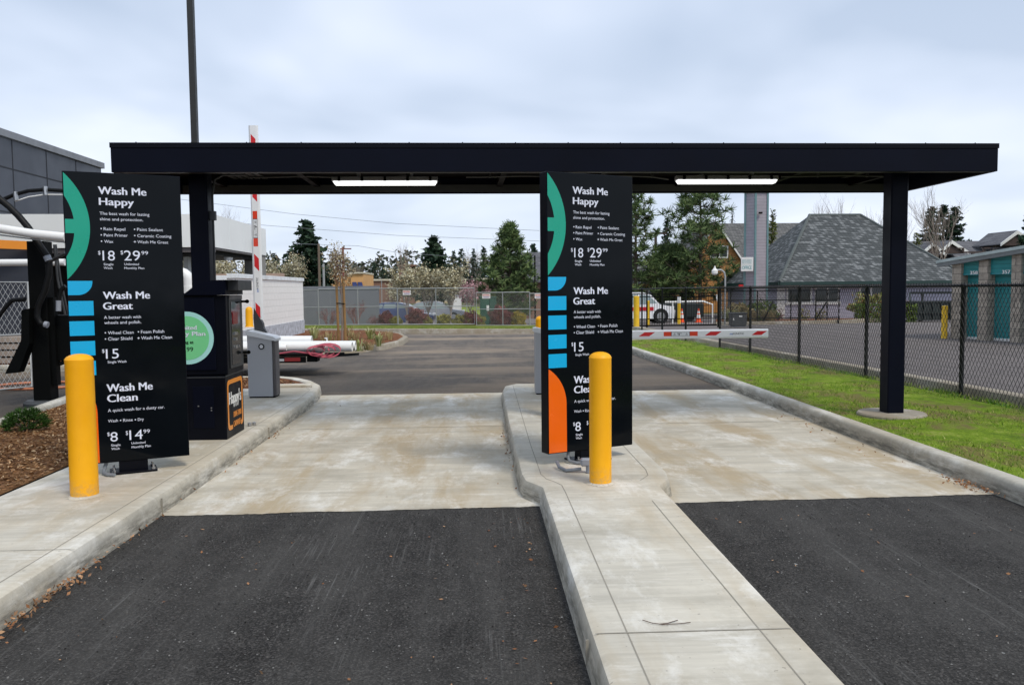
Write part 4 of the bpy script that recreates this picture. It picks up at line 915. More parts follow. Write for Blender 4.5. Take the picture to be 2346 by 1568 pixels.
# ---- ornamental sliding gate
gY = 38.2; xa = V(1449, 750, gY).x; xb = V(1642, 750, gY).x; zg = hz(gY)
t = thing('sliding_gate', 'black picket sliding gate in front of the white truck', 'gate', ((xa+xb)/2, gY, zg))
ztop = V(1550, 672, gY).z
mb = MB()
for z in (ztop, ztop-.0-.14, zg+.42): mb.box(xa, xb, gY-.02, gY+.02, z-.02, z+.02)
mb.box(xa, xb, gY-.03, gY+.03, zg+.08, zg+.15); mb.pieces('gate_rail', 'ink', t)
mb = MB(); x = xa
while x < xb: mb.box(x-.008, x+.008, gY-.008, gY+.008, zg+.15, ztop); x += .115
mb.pieces('picket', 'ink', t)
for x in (xa-.05, V(1482, 700, gY).x, xb+.06): mb = MB(); mb.box(x-.03, x+.03, gY-.03, gY+.03, zg, V(1550, 664, gY).z); mb.build('gate_post', 'ink', t)
p = GP(1690, 749); p = Vector((V(1690, 740, 38.6).x, 38.6, hz(38.6)))
t = thing('gate_operator', 'dark grey gate motor box beside the black sliding gate', 'gate motor', p)
mb = MB(); mb.box(p.x-.36, p.x+.36, p.y-.25, p.y+.25, p.z+.06, p.z+.62, .03); mb.build('housing', 'opgrey', t)
mb = MB(); mb.box(p.x-.39, p.x+.39, p.y-.27, p.y+.27, p.z+.62, p.z+.68, .02); mb.build('lid', 'opgrey', t)
mb = MB(); mb.box(p.x-.3, p.x+.3, p.y-.2, p.y+.2, p.z, p.z+.06); mb.build('plinth', 'conduit', t)
mb = MB(); mb.box(p.x-.02, p.x+.14, p.y-.258, p.y-.251, p.z+.48, p.z+.54); mb.box(p.x-.30, p.x-.24, p.y-.258, p.y-.251, p.z+.33, p.z+.42); mb.build('label_plate', 'white', t)
# ---- back fence
fy = 43.5; t = thing('chain_link_fence', 'distant black rail fence in front of the lavender office', 'fence', (V(1815, 740, fy).x, fy, hz(fy)))
zf = hz(fy); za = V(1800, 665, fy).z
mb = MB()
for z in (za, V(1800, 686.5, fy).z, V(1800, 728, fy).z): mb.tube([(V(1648, 700, fy).x, fy, z), (V(1924, 700, fy).x, fy, z)], .03, 6)
mb.pieces('rail', 'ink', t)
for px in (1650, 1674, 1735, 1812, 1869, 1895, 1922): mb = MB(); x = V(px, 700, fy).x; mb.tube([(x, fy, zf), (x, fy, za)], .032, 6); mb.build('post', 'ink', t)
mb = MB()
for a, b in (((1745, 742), (1771, 690)), ((1863, 741), (1893, 692))): mb.tube([V(a[0], a[1], fy-.1), V(b[0], b[1], fy-.1)], .04, 6)
mb.pieces('brace', 'ink', t)
mb = MB(); chainlink(mb, (V(1648, 700, fy).x, fy), (V(1924, 700, fy).x, fy), zf, za, .09, .0035); mb.build('mesh', 'blkwire', t)
# planting bed kerb and bed by office
mb = MB(); kerbstrip(mb, [V2((V(px, 745, Y).x, Y)) for px, Y in ((1640, 42.3), (1760, 42.6), (1850, 43.0), (1930, 43.6), (1990, 44.8), (2060, 44.8))], .2, -.5, hz(43)+.18, .03); tag(mb.build('office_kerb', 'oldkerb'), kind='structure')
mb = MB(); P = [V(1640, 745, 42.5), V(1760, 745, 42.8), V(1930, 745, 43.8), V(1990, 745, 45), V(2060, 745, 45), V(2060, 745, 52), V(1640, 745, 54)]
mb.add([(q.x, q.y, hz(q.y)+.15) for q in P], [tuple(range(7))]); tag(mb.build('office_bed', 'redmulch'), kind='structure')

# ================================================================ office with hip roof
oY = 52.0; oz = hz(oY); eaf = oY-.7; bk = oY+12.5
xl, xr = V(1785.5, 650, eaf).x, V(2232, 650, eaf).x; ze = V(1900, 645, eaf).z; rY = oY+5.6; zr = V(1900, 492.5, rY).z
rl, rr2 = V(1855, 492, rY).x, V(1971, 492, rY).x
t = thing('storage_office', 'lavender office with patchy grey hip roof and tall clapboard tower', 'office', ((xl+xr)/2, oY, oz))
mb = MB(); mb.box(xl+.6, xr-.6, oY, bk-.6, oz, ze-.02); wl_ = mb.build('wall', 'lavwall', t)
mb = MB(); A = (xl, eaf, ze); B = (xr, eaf, ze); C_ = (xr, bk, ze); D_ = (xl, bk, ze); E_ = (rl, rY, zr); F_ = (rr2, rY, zr)
mb.add([A, B, C_, D_, E_, F_], [(0, 1, 5, 4), (1, 2, 5), (2, 3, 4, 5), (3, 0, 4), (3, 2, 1, 0)]); rf = mb.build('roof', 'roof', t)
mb = MB(); mb.box(xl-.05, xr+.05, eaf-.12, eaf-.002, ze-.2, ze+.02); mb.box(xl-.12, xl-.002, eaf-.12, bk, ze-.2, ze+.02); mb.build('gutter', 'dkgreen', rf)
mb = MB(); mb.tube([Vector(A)+Vector((0, 0, .03)), Vector(E_)+Vector((0, 0, .03))], .1, 5); mb.tube([Vector(B), Vector(F_)], .1, 5); mb.tube([Vector(E_), Vector(F_)], .1, 5); mb.build('hip_caps', mat('hip_cap_shingle', (.10, .115, .112), .9), rf)
for (a, b) in ((1682, 1683),): pass
for (a, b, m1) in ((1803, 1858, 1831), (1868, 1921, 1895), (1970, 2021, 1995)):
    x0, x1, xm = V(a, 680, oY).x, V(b, 680, oY).x, V(m1, 680, oY).x; zt_, zb_ = V(1850, 660, oY).z, V(1850, 691, oY).z
    mb = MB(); w_ = .11
    mb.box(x0-w_, x1+w_, oY-.06, oY-.003, zt_, zt_+w_*1.6); mb.box(x0-w_, x1+w_, oY-.09, oY-.003, zb_-w_*1.6, zb_)
    for x in (x0, xm, x1): mb.box(x-w_/2, x+w_/2, oY-.05, oY-.003, zb_, zt_)
    wd = mb.build('window', 'white', t); mb = MB(); mb.box(x0+.04, x1-.04, oY-.03, oY-.004, zb_+.001, zt_-.001); mb.build('pane', 'winglass', wd)
x0, x1 = V(1752, 680, oY).x, V(1780, 680, oY).x; mb = MB(); mb.box(max(x0, xl+.62), x1, oY-.05, oY-.003, oz, V(1760, 660, oY).z); d_ = mb.build('door', 'white', t)
# tower
tY = 50.6; c0 = V(1729.5, 650, tY); xL = V(1706, 650, tY+.55); xR = V(1757, 650, tY+.15)
tz = V(1730, 440, tY).z; P = [Vector((c0.x, tY)), Vector((xR.x, tY+.15)), Vector((xR.x-.25, tY+1.6)), Vector((xL.x, tY+.9))]; P[3] = Vector((xL.x, tY+.55))
mb = MB(); mb.prism([(q.x, q.y, oz) for q in P], (0, 0, tz-oz)); tw = mb.build('tower', 'lav', t)
mb = MB()
for q in P: mb.box(q.x-.055, q.x+.055, q.y-.055, q.y+.055, oz, tz-.02)
mb.pieces('corner_trim', 'tealtrim', tw)
cen = sum(P, Vector((0, 0)))/4; mb = MB(); mb.prism([(*(cen+(q-cen)*1.22), tz) for q in P], (0, 0, .18)); mb.build('tower_cap', 'lav', tw)
mb = MB(); q = V(1742, 488, tY); mb.box(q.x-.14, q.x+.06, tY-.25, tY-.06, q.z-.05, q.z+.05, .015); mb.build('camera', 'ink', tw)
q = V(1707, 656, tY-.5); o = MB().box(q.x-.12, q.x+.12, tY+.2, tY+.42, q.z-.12, q.z+.12, .01).build('alarm_light', 'red', tw)
# office sign
sA = V(1698, 600, tY-.1); sB = V(1716, 600, tY-.22)
t = thing('office_sign', 'white box sign reading OFFICE on the lavender tower', 'sign', V(1712, 620, tY-.2))
zt_, zb_ = V(1710, 589, tY-.2).z, V(1710, 621, tY-.2).z; ux = Vector((sB.x-sA.x, sB.y-sA.y, 0)); Ls = .72; ux.normalize(); c = Vector((sA.x, sA.y, (zt_+zb_)/2))+ux*Ls/2
nrm = Vector((ux.y, -ux.x, 0)); mb = MB(); mb.obox(c-nrm*.14, Ls/2, .14, (zt_-zb_)/2, ux, -nrm, bev=.01); mb.build('sign_box', 'white', t)
def SF(u, v): return c+ux*(u-Ls/2)+nrm*.006+Vector((0, 0, v))
mb = MB(); letter(mb, 'NORTH ALBANY', SF(.05, .20), ux, (0, 0, 1), .58, .075, .01); letter(mb, 'SELF STORAGE', SF(.06, .08), ux, (0, 0, 1), .55, .075, .01); mb.add([SF(.06, -.01), SF(.62, -.01), SF(.62, .002), SF(.06, .002)], [(0, 1, 2, 3)])
letter(mb, 'OFFICE', SF(.06, -.30), ux, (0, 0, 1), .56, .20, .01); mb.build('lettering', mat('sign_teal_ink', (.05, .32, .34), .5), t)

# ================================================================ storage units
A0 = Vector((14.6, 25.45)); dd = Vector((.296, -.955)).normalized(); nn_ = Vector((.955, .296)).normalized()
def wpt(px):    # distance along the wall seen at this column
    d = ray(px, 700); n2 = Vector((d.x, d.y)); det = n2.x*(-dd.y)+n2.y*dd.x
    # n2*t = A0 + dd*s
    t_ = (A0.x*(-dd.y)+A0.y*dd.x)/det; return (n2*t_-A0).dot(dd)
def SP(s, d, z): q = A0+dd*s+nn_*d; return Vector((q.x, q.y, z))
X_ = Vector((dd.x, dd.y, 0)); Yn = Vector((nn_.x, nn_.y, 0))
t = thing('storage_units', 'tan block self storage units with teal roll up doors', 'storage building', (A0.x, A0.y, 0))
pil = [(wpt(2180), wpt(2200)), (wpt(2240), wpt(2262)), (wpt(2315), wpt(2337))]; pw = pil[1][1]-pil[1][0]; stp = pil[2][0]-pil[1][0]
for k in range(1, 5): pil.append((pil[2][0]+stp*k, pil[2][1]+stp*k))
zr0 = 2.32; slope = (2.58-2.32)/(wpt(2345)-wpt(2178))
zr_ = lambda s: zr0+slope*s
for a, b in pil:
    mb = MB(); V_ = [SP(a, 0, 0), SP(b, 0, 0), SP(b, .35, 0), SP(a, .35, 0)]; V_ += [SP(q[0], q[1], zr_(q[0])) for q in ((a, 0), (b, 0), (b, .35), (a, .35))]
    mb.add(V_, [(0, 1, 5, 4), (1, 2, 6, 5), (2, 3, 7, 6), (3, 0, 4, 7), (4, 5, 6, 7)]); mb.build('pillar', 'tanblock', t)
nums = ['358', '357', '356', '355', '354', '353']
for i in range(len(pil)-1):
    a, b = pil[i][1], pil[i+1][0]
    mb = MB(); mb.obox((SP(a, .30, 1.0)+SP(b, .30, 1.0))/2, (b-a)/2-.001, .02, 1.0, X_, Yn); dr = mb.build('rollup_door', 'teal', t)
    mb = MB(); mb.obox((SP(a, .285, .04)+SP(b, .285, .04))/2, (b-a)/2-.02, .02, .04, X_, Yn); mb.build('door_sill', 'white', dr)
    mb = MB(); V_ = [SP(a, .10, 1.96), SP(b, .10, 1.96), SP(b, .10, zr_(b)), SP(a, .10, zr_(a))]; mb.prism(V_, Yn*.08); hd2 = mb.build('door_header', 'teal', t)
    mb = MB(); mb.obox((SP(a, .09, 1.985)+SP(b, .09, 1.985))/2, (b-a)/2-.001, .008, .03, X_, Yn); mb.build('header_rail', 'tealflat', hd2)
    mb = MB(); letter(mb, nums[i], SP(b-.36, .075, 1.975), X_, (0, 0, 1), .26, .10, .06); mb.build('unit_number', 'white', hd2)
e_ = pil[-1][1]
mb = MB(); V_ = []
for z_, f in ((0, None), (1, None)):
    for s, d in ((.02, .351), (e_-.02, .351), (e_-.02, 7), (.02, 7)): V_.append(SP(s, d, 0 if not z_ else zr_(s)-.02))
mb.add(V_, [(0, 1, 5, 4), (1, 2, 6, 5), (2, 3, 7, 6), (3, 0, 4, 7), (4, 5, 6, 7)]); mb.build('wall', 'tanblock', t)
mb = MB(); V_ = []
for dz in (.04, .13):
    for s, d in ((-.15, -.14), (e_+.1, -.14), (e_+.1, 7.2), (-.15, 7.2)): V_.append(SP(s, d, zr_(s)+dz))
mb.add(V_, [(3, 2, 1, 0), (4, 5, 6, 7), (0, 1, 5, 4), (1, 2, 6, 5), (2, 3, 7, 6), (3, 0, 4, 7)]); rf = mb.build('roof', 'roofmetal', t)
mb = MB(); V_ = []
for dz in (-.06, .06):
    for s, d in ((-.12, -.12), (e_+.1, -.12), (e_+.1, -.02), (-.12, -.02)): V_.append(SP(s, d, zr_(s)+dz-.02))
mb.add(V_, [(3, 2, 1, 0), (4, 5, 6, 7), (0, 1, 5, 4), (1, 2, 6, 5), (2, 3, 7, 6), (3, 0, 4, 7)]); mb.build('gutter', 'gutter', rf)

# ================================================================ dumpster
p = Vector((V(2140, 737, 45.5).x, 45.5, hz(45.5))); t = thing('dumpster', 'dark green roll off dumpster with raised rail behind the storage units', 'dumpster', p)
L_, H_, D2 = 2.1, 1.05, 1.0; a = V(2087, 700, 45.0).x
mb = MB(); P = [(a+.25, 0), (a+2.9, 0), (a+3.0, H_), (a-.05, H_)]
mb.add([(x, 45.0, p.z+.1+z) for x, z in P]+[(x+.5, 46.8, p.z+.1+z) for x, z in P], [(0, 1, 2, 3), (7, 6, 5, 4), (0, 4, 5, 1), (1, 5, 6, 2), (3, 7, 4, 0)]); mb.build('body', 'dumpster', t)
mb = MB(); mb.box(a-.1, a+3.05, 44.93, 44.995, p.z+H_+.03, p.z+H_+.13); 
for k in range(6): mb.box(a+.2+k*.5, a+.27+k*.5, 44.92, 44.998, p.z+.12, p.z+H_+.03)
mb.box(a+.1, a+2.95, 44.9, 44.997, p.z+.5, p.z+.56); mb.build('ribs', 'dumpster', t)
mb = MB(); zt_ = V(2140, 668, 46.5).z; mb.box(a+.9, a+3.6, 46.8, 46.9, zt_-.12, zt_); mb.tube([(a-.05, 45, p.z+H_+.12), (a+.9, 46.85, zt_-.05)], .06, 5); mb.box(a+1.6, a+1.7, 46.8, 46.9, p.z+H_, zt_-.12); mb.build('top_rail', 'dumpster', t)
mb = MB(); mb.add([(a+.05, 45.05, p.z+H_-.15), (a+2.95, 45.05, p.z+H_-.15), (a+3.4, 46.75, p.z+H_-.05), (a+.5, 46.75, p.z+H_-.05)], [(0, 1, 2, 3)]); mb.add([(a+.5, 46.78, p.z+.2), (a+3.4, 46.78, p.z+.2), (a+3.5, 46.78, p.z+H_+.1), (a+.5, 46.78, p.z+H_+.1)], [(0, 1, 2, 3)]); mb.build('inside', 'rust', t)
mb = MB()
for x in (a+.6, a+2.5): mb.lathe([(.08, -.05), (.08, .05)], (x, 45.1, p.z+.08), 10, 'y')
mb.pieces('wheel', 'ink', t)

# ================================================================ plants helpers
def cloud(n, c, rad, seed, noise_=.25, shell=.5):
    q = np.random.RandomState(seed); d = q.normal(size=(n, 3)); d /= np.linalg.norm(d, axis=1)[:, None]
    rr_ = shell+(1-shell)*q.rand(n)**.5
    ph = q.rand(6)*6.28
    lump = 1+noise_*(np.sin(d[:, 0]*5+ph[0])*np.sin(d[:, 1]*5+ph[1])+.6*np.sin(d[:, 2]*7+ph[2]+d[:, 0]*4))
    return np.array(c)+d*(rr_*lump)[:, None]*np.array(rad)
def shrub(label, cat, px, ytop, ybot, hwpx, Y, m, n=700, s=.09, box=False, group=None, name='shrub', grass=False, z=None, seed=None):
    c = V(px, ybot, Y); zb_ = hz(Y)+.03 if z is None else z; zt_ = V(px, ytop, Y).z; rx = hwpx/1900*Y; h = max(.15, zt_-zb_); seed = seed or int(px*7+Y)
    t = thing(name, label, cat, (c.x, Y, zb_), group)
    if box:
        q = np.random.RandomState(seed); P = (q.rand(n, 3)-.5)*2; ax = q.randint(0, 3, n); sgn = np.sign(P[np.arange(n), ax]); P[np.arange(n), ax] = sgn*(1-.12*q.rand(n)); P = P*np.array([rx, min(rx, .8), h/2])+np.array([c.x, Y, zb_+h/2])
    else: P = cloud(n, (c.x, Y, zb_+h*.5), (rx, min(rx, 1.2), h*.5), seed)
    P = [p_ for p_ in P if p_[2] > zb_]
    flakes('foliage', m, P, s, 1., seed, 1.8, t, None)
    mb = MB(); q = random.Random(seed)
    for k in range(9):
        an = q.random()*6.28; mb.tube([(c.x, Y, zb_-.02), (c.x+rx*.4*math.cos(an), Y+rx*.3*math.sin(an), zb_+h*.45), (c.x+rx*.7*math.cos(an+.2), Y+rx*.5*math.sin(an), zb_+h*.8)], [.02, .013, .004], 4, False)
    mb.build('stems', 'bark', t); return t
def tuft(label, cat, x, y, z, h, n, m, rad=.12, wd=.02, name='ornamental_grass', group=None, seed=1):
    q = np.random.RandomState(seed); t = thing(name, label, cat, (x, y, z), group); mb = MB()
    for k in range(n):
        an = q.rand()*6.28; L_ = h*(.6+.6*q.rand()); out = (.35+.9*q.rand())*L_*.6; w_ = wd; dx_, dy_ = math.cos(an), math.sin(an); b = (x+dx_*rad*q.rand(), y+dy_*rad*q.rand())
        pts = [(0, 0), (.45, .75), (1, 1-.45*q.rand())]; V_ = []
        for i, (f, g) in enumerate(pts):
            ww = w_*(1-f*.85); V_ += [(b[0]+dx_*out*f-dy_*ww/2, b[1]+dy_*out*f+dx_*ww/2, z+L_*g), (b[0]+dx_*out*f+dy_*ww/2, b[1]+dy_*out*f-dx_*ww/2, z+L_*g)]
        mb.add(V_, [(0, 1, 3, 2), (2, 3, 5, 4)])
    mb.build('blades', m, t); return t
def branches(mb, p, d, L_, r_, depth, q, tips, spread=.55, up=.15, kids=3, n=4):
    d = d.normalized(); mid = p+d*L_*.5+Vector((q.uniform(-1, 1), q.uniform(-1, 1), q.uniform(-.5, 1)))*L_*.06; e2 = p+d*L_+Vector((0, 0, up*L_*.3))
    mb.tube([p, mid, e2], [r_, r_*.8, r_*.6], n, False)
    if depth == 0: tips.append((e2, d)); return
    for k in range(kids):
        nd = d+Vector((q.uniform(-1, 1), q.uniform(-1, 1), q.uniform(-.5, .9)))*spread*1.3+Vector((0, 0, up)); f = 1 if k == 0 else q.uniform(.35, .95)
        branches(mb, p.lerp(e2, f), nd, L_*q.uniform(.55, .8), r_*.55, depth-1, q, tips, spread, up, kids, n)
        if depth <= 2: tips.append((p.lerp(e2, f), d))
def broadleaf(label, px, ytop, hwpx, Y, m, leafn, s, seed, wood='twig', trunk=.35, group=None, depth=4, rootz=None, name='blossom_tree', cat='tree', thin=1.):
    x = V(px, 700, Y).x; zb_ = hz(Y) if rootz is None else rootz; zt_ = V(px, ytop, Y).z; H_ = zt_-zb_; q = random.Random(seed); rx = hwpx/1900*Y
    t = thing(name, label, cat, (x, Y, zb_), group); mb = MB(); tips = []; r_ = H_*.014*thin+.01
    mb.tube([(x, Y, zb_), (x+.02*H_, Y, zb_+H_*trunk)], [r_*1.3, r_], 6, False)
    top = Vector((x+.02*H_, Y, zb_+H_*trunk)); mb2 = MB()
    for k in range(5):
        an = k*1.2566+q.random()*.6; d = Vector((math.cos(an)*rx*.7, math.sin(an)*rx*.7, H_*(1-trunk)*.8)); branches(mb2, top, d, H_*(1-trunk)*.42, r_*.7, depth-1, q, tips, .5, .25, 3, 3)
    P = np.array([v for v in mb2.v]); Z0 = P[:, 2].max(); sx_ = rx/max(1e-3, np.percentile(abs(P[:, 0]-x), 98)); sz_ = (zt_-top.z)/(Z0-top.z)
    f = lambda v: (x+(v[0]-x)*sx_, Y+(v[1]-Y)*sx_, top.z+(v[2]-top.z)*sz_)
    mb2.v = [f(v) for v in mb2.v]; mb.build('trunk', wood, t); cr = mb2.build('crown', wood, t) if not leafn else mb2.build('branches', wood, t)
    if leafn:
        rs = np.random.RandomState(seed); T = np.array([f(a) for a, _ in tips]); idx = rs.randint(0, len(T), leafn); Pp = T[idx]+rs.normal(size=(leafn, 3))*s*1.3
        flakes('crown', m, Pp, s, 1., seed, 1.3, t, None)
    return t
def fir(label, px, ytop, hwpx, Y, seed, m='needle', n=1700, cone=.95, cat='conifer', name='fir_tree', zb_=None, group='distant fir trees', bare=.12, droop=.25):
    x = V(px, 700, Y).x; zb_ = hz(Y) if zb_ is None else zb_; zt_ = V(px, ytop, Y).z; H_ = zt_-zb_; R_ = hwpx/1900*Y; q = np.random.RandomState(seed)
    t = thing(name, label, cat, (x, Y, zb_), group); mb = MB(); mb.tube([(x, Y, zb_), (x, Y, zt_-.1*H_), (x, Y, zt_)], [H_*.018, H_*.006, .01], 6, False); mb.build('trunk', 'bark', t)
    P = []; n = int(n*2.2); lv = 26; levels = np.linspace(bare, .985, lv)
    for i, f in enumerate(levels):
        rr_ = R_*(1-f)**(cone*.8)*(.8+.35*q.rand())+.015*H_
        kk = 9
        for b in range(kk):
            an = q.rand()*6.28; ln = rr_*(.72+.42*q.rand()); m_ = max(4, int(n/lv/kk*(ln/R_*1.8+.25)))
            s_ = q.rand(m_)**.6
            zz = zb_+H_*(f+.012*q.normal())-droop*ln*s_+.16*ln*s_**2.5
            P.append(np.stack([x+np.cos(an)*ln*s_+q.normal(size=m_)*R_*.05, Y+np.sin(an)*ln*s_+q.normal(size=m_)*R_*.05, zz+q.normal(size=m_)*H_*.006], 1))
    P = np.concatenate(P); flakes('crown', m, P, max(.14, R_*.19), .6, seed, 2.2, t, None); return t
def pine_tree(label, px, ytop, hwpx, Y, seed, bare=.1, n=120, group='pine trees', tr=.42, cone=.6):
    x = V(px, 700, Y).x; zb_ = hz(Y); zt_ = V(px, ytop, Y).z; H_ = zt_-zb_; R_ = hwpx/1900*Y; q = np.random.RandomState(seed)
    t = thing('pine_tree', label, 'pine tree', (x, Y, zb_), group); mb = MB(); mb.tube([(x, Y, zb_), (x+.05, Y, zb_+H_*.5), (x, Y, zt_-.2)], [.16, .11, .03], 7, False)
    mb.build('trunk', 'bark', t); br = MB(); tips = [(Vector((x, Y, zt_-.25)), 1)]
    for k in range(n):
        f = bare+(1-bare)*(k+q.rand())/n; ln = R_*min(1, ((1-f)*1.5)**cone)*(.5+.6*q.rand())+.15; an = k*2.4+q.rand(); p0 = Vector((x, Y, zb_+H_*f*.95))
        e2 = p0+Vector((math.cos(an)*ln, math.sin(an)*ln, ln*(.12+.4*q.rand()))); md = p0.lerp(e2, .55)+Vector((0, 0, -.10*ln)); br.tube([p0, md, e2], [.045, .028, .012], 3, False)
        tips.append((e2, 1))
        for g in range(3 if ln > 1 else 1):
            b0 = p0.lerp(md, .5).lerp(e2, .25+.55*q.rand()); sd = Vector(q.normal(size=3)); sd.z = abs(sd.z)*.6; c = b0+sd.normalized()*ln*.28; br.tube([b0, c], [.018, .008], 3, False); tips.append((c, .9))
    br.build('branches', 'bark', t)
    V_ = []; F = []; i = 0
    for c, sc_ in tips:
        for k in range(26):
            d = Vector(q.normal(size=3)); d.normalize(); d.z = d.z*.8+.2; d *= tr*sc_*(.65+.4*q.rand()); s_ = d.cross(Vector(q.normal(size=3))).normalized()*.034
            V_ += [c-s_, c+s_, c+d+s_*.4, c+d-s_*.4]; F.append((i, i+1, i+2, i+3)); i += 4
    mb = MB(); mb.v = [tuple(v) for v in V_]; mb.f = F; mb.build('crown', 'pine', t); return t

# ================================================================ right side plants, vehicles
shrub('tall rounded yellow green hedge behind the right canopy column', 'hedge', 2008, 671, 737, 62, 46.6, 'hedgey', 2600, .16, False, name='hedge')
shrub('low clipped box hedge in front of the yellow green hedge', 'hedge', 2028, 696, 739, 60, 45.4, 'hedge', 3400, .11, True, name='hedge')
shrub('dark rounded bush beside the gate motor', 'bush', 1742, 690, 733, 38, 46, 'hedge', 1800, .13, name='bush')
shrub('bush with dry yellow leaves left of the dark rounded bush', 'bush', 1690, 694, 736, 34, 45, 'straw', 900, .2, name='bush')
for i, (px, lab) in enumerate(((1672, 'yellow grass clump beside the gate motor'), (1720, 'yellow grass clump in front of the dark rounded bush'), (1760, 'yellow grass clump at the right end of the office bed'))):
    q = V(px, 740, 44); tuft(lab, 'grass clump', q.x, 44, hz(44)+.15, .7, 160, 'straw' if i else 'spiky', .35, .03, group='grass clumps in the office bed', seed=i+3)
for i, (px, lab) in enumerate(((1783, 'sparse brown shrub left of the office windows'), (1842, 'sparse brown shrub under the first office window'), (1880, 'sparse brown shrub with a pale flower under the second window'))):
    shrub(lab, 'shrub', px, 706, 737, 13, 47.2, 'maroon' if i == 0 else 'olive', 170, .10, group='sparse shrubs by the office', z=hz(47)+.1)
fir('green cedar rising behind the office roof beside the tower', 1768, 486, 17, 64, 21, 'cedar', 1300, .55, name='cedar_tree', group=None, droop=-.3)
fir('small fir top above the orange house ridge', 1676, 478, 15, 100, 22, n=700, name='fir_tree')
fir('small yellow green cedar in front of the dormer roofs', 2097, 533, 20, 78, 23, 'cedar', 1500, .6, name='cedar_tree', group=None, droop=.0)
for i, (px, yt, hw, lab) in enumerate(((2130, 474, 40, 'leftmost dark fir of the clump behind the dormer roofs'), (2157, 468, 34, 'pointed dark fir in the middle of the right clump'), (2184, 475, 42, 'rightmost dark fir of the clump behind the dormer roofs'))):
    fir(lab, px, yt, hw, 135, 30+i, n=2200, cone=.7)
fir('dark fir cut by the right edge of the picture', 2362, 452, 45, 100, 41, n=2200, cone=.8)
fir('tiny fir above the dormer roofs right of the double lamp', 2253, 557, 8, 120, 42, n=300)
for i, (px, yt, hw, Y, lab, dp) in enumerate(((1906, 432, 42, 85, 'bare tree rising above the office ridge', 5), (2052, 462, 34, 110, 'pale bare trees behind the right canopy column', 5), (2145, 416, 58, 72, 'tall bare tree in front of the fir clump', 5), (2275, 560, 28, 100, 'thin bare tree near the right end of the dormer roofs', 4), (2085, 520, 30, 110, 'small bare tree right of the canopy column', 4), (2010, 470, 30, 110, 'bare tree over the right end of the office roof', 4))):
    broadleaf(lab, px, yt, hw, Y, None, 0, .1, 60+i, 'twig', .25, None, dp, name='bare_tree', thin=.75)
pine_tree('tall pine in front of the orange house', 1603, 400, 98, 64, 71, .08, 92, tr=.66, cone=.4)
pine_tree('pine with dense needles right beside the median sign', 1455, 425, 60, 63, 72, .06, 84, tr=.6, cone=.45)
pine_tree('low bushy pine between the two tall right pines', 1535, 560, 74, 66, 73, .03, 90, tr=.62, cone=.4)
pine_tree('bushy pine at the centre of the picture by the green cabinet', 1168, 506, 66, 52, 74, .06, 150, tr=.42, cone=.85)
fir('blue green fir behind the low bushy pine', 1528, 498, 33, 85, 75, n=1400)

def house(label, name, x0, x1, y0, y1, zb, ze_, zr__, wallm, roofm, ridge='x', cat='house', over=.5, trim='white'):
    t = thing(name, label, cat, ((x0+x1)/2, y0, zb)); mb = MB(); xm, ym = (x0+x1)/2, (y0+y1)/2
    if ridge == 'x':
        mb.prism([(x0, y0, zb), (x0, y1, zb), (x0, y1, ze_), (x0, ym, zr__-.1), (x0, y0, ze_)][::-1], (x1-x0, 0, 0)); mb.build('wall', wallm, t)
        mb = MB()
        for ya, sg in ((y0-over, 1), (y1+over, -1)):
            k = (zr__-ze_)/(ym-y0); zc_ = ze_-k*over; mb.prism([(x0-over, ya, zc_), (x0-over, ym, zr__), (x0-over, ym, zr__+.15), (x0-over, ya, zc_+.15)][::-sg], (x1-x0+2*over, 0, 0))
        rf = mb.build('roof', roofm, t)
    else:
        mb.prism([(x0, y0, zb), (x1, y0, zb), (x1, y0, ze_), (xm, y0, zr__-.1), (x0, y0, ze_)], (0, y1-y0, 0)); mb.build('wall', wallm, t)
        k = (zr__-ze_)/(xm-x0); mb = MB()
        for xa_, sg in ((x0-over, -1), (x1+over, 1)):
            zc_ = ze_-k*over; mb.prism([(xa_, y0-over, zc_), (xm, y0-over, zr__), (xm, y0-over, zr__+.15), (xa_, y0-over, zc_+.15)][::sg], (0, y1-y0+over, 0))
        rf = mb.build('roof', roofm, t); mb = MB()
        for xa_ in (x0-over, x1+over): 
            zc_ = ze_-k*over; mb.prism([(xa_, y0-over-.05, zc_-.1), (xm, y0-over-.05, zr__-.1), (xm, y0-over-.05, zr__+.14), (xa_, y0-over-.05, zc_+.14)], (0, .045, 0))
        mb.build('barge_board', trim, rf)
    return t
# orange house
hY = 74; zb = hz(hY); xa, xm, xb = V(1578, 600, hY).x, V(1638, 600, hY).x, V(1700, 600, hY).x; zpk = V(1638, 511, hY).z; zev = V(1700, 600, hY).z
t = house('orange clapboard gable house partly hidden by a tall pine', 'orange_house', xa, xb, hY, hY+9, zb, zev, zpk, 'orangewall', 'roof2', 'y', over=.4)
mb = MB(); xw = V(1860, 600, hY+3).x; ym = hY+6; ztop_ = V(1750, 511, ym).z; k = .9
mb.prism([(xm, hY+1.2, zev-.3), (xm, ym, ztop_), (xm, ym+5, zev-.3)][::-1], (xw-xm, 0, 0)); mb.build('main_roof', 'roof2', t)
mb = MB(); mb.box(xm+.2, xw-.2, hY+1.6, ym+4.5, zb, zev-.3); mb.build('main_wall', 'orangewall', t)
mb = MB(); a, b = V(1627, 577, hY).x, V(1668, 577, hY).x; za_, zb2 = V(1650, 563, hY).z, V(1650, 591, hY).z; mb.box(a, b, hY-.08, hY-.003, zb2, za_); wdw = mb.build('window', 'white', t)
mb = MB(); mb.box(a+.12, (a+b)/2-.06, hY-.1, hY-.081, zb2+.12, za_-.12); mb.box((a+b)/2+.06, b-.12, hY-.1, hY-.081, zb2+.12, za_-.12); mb.build('pane', 'winglass', wdw)
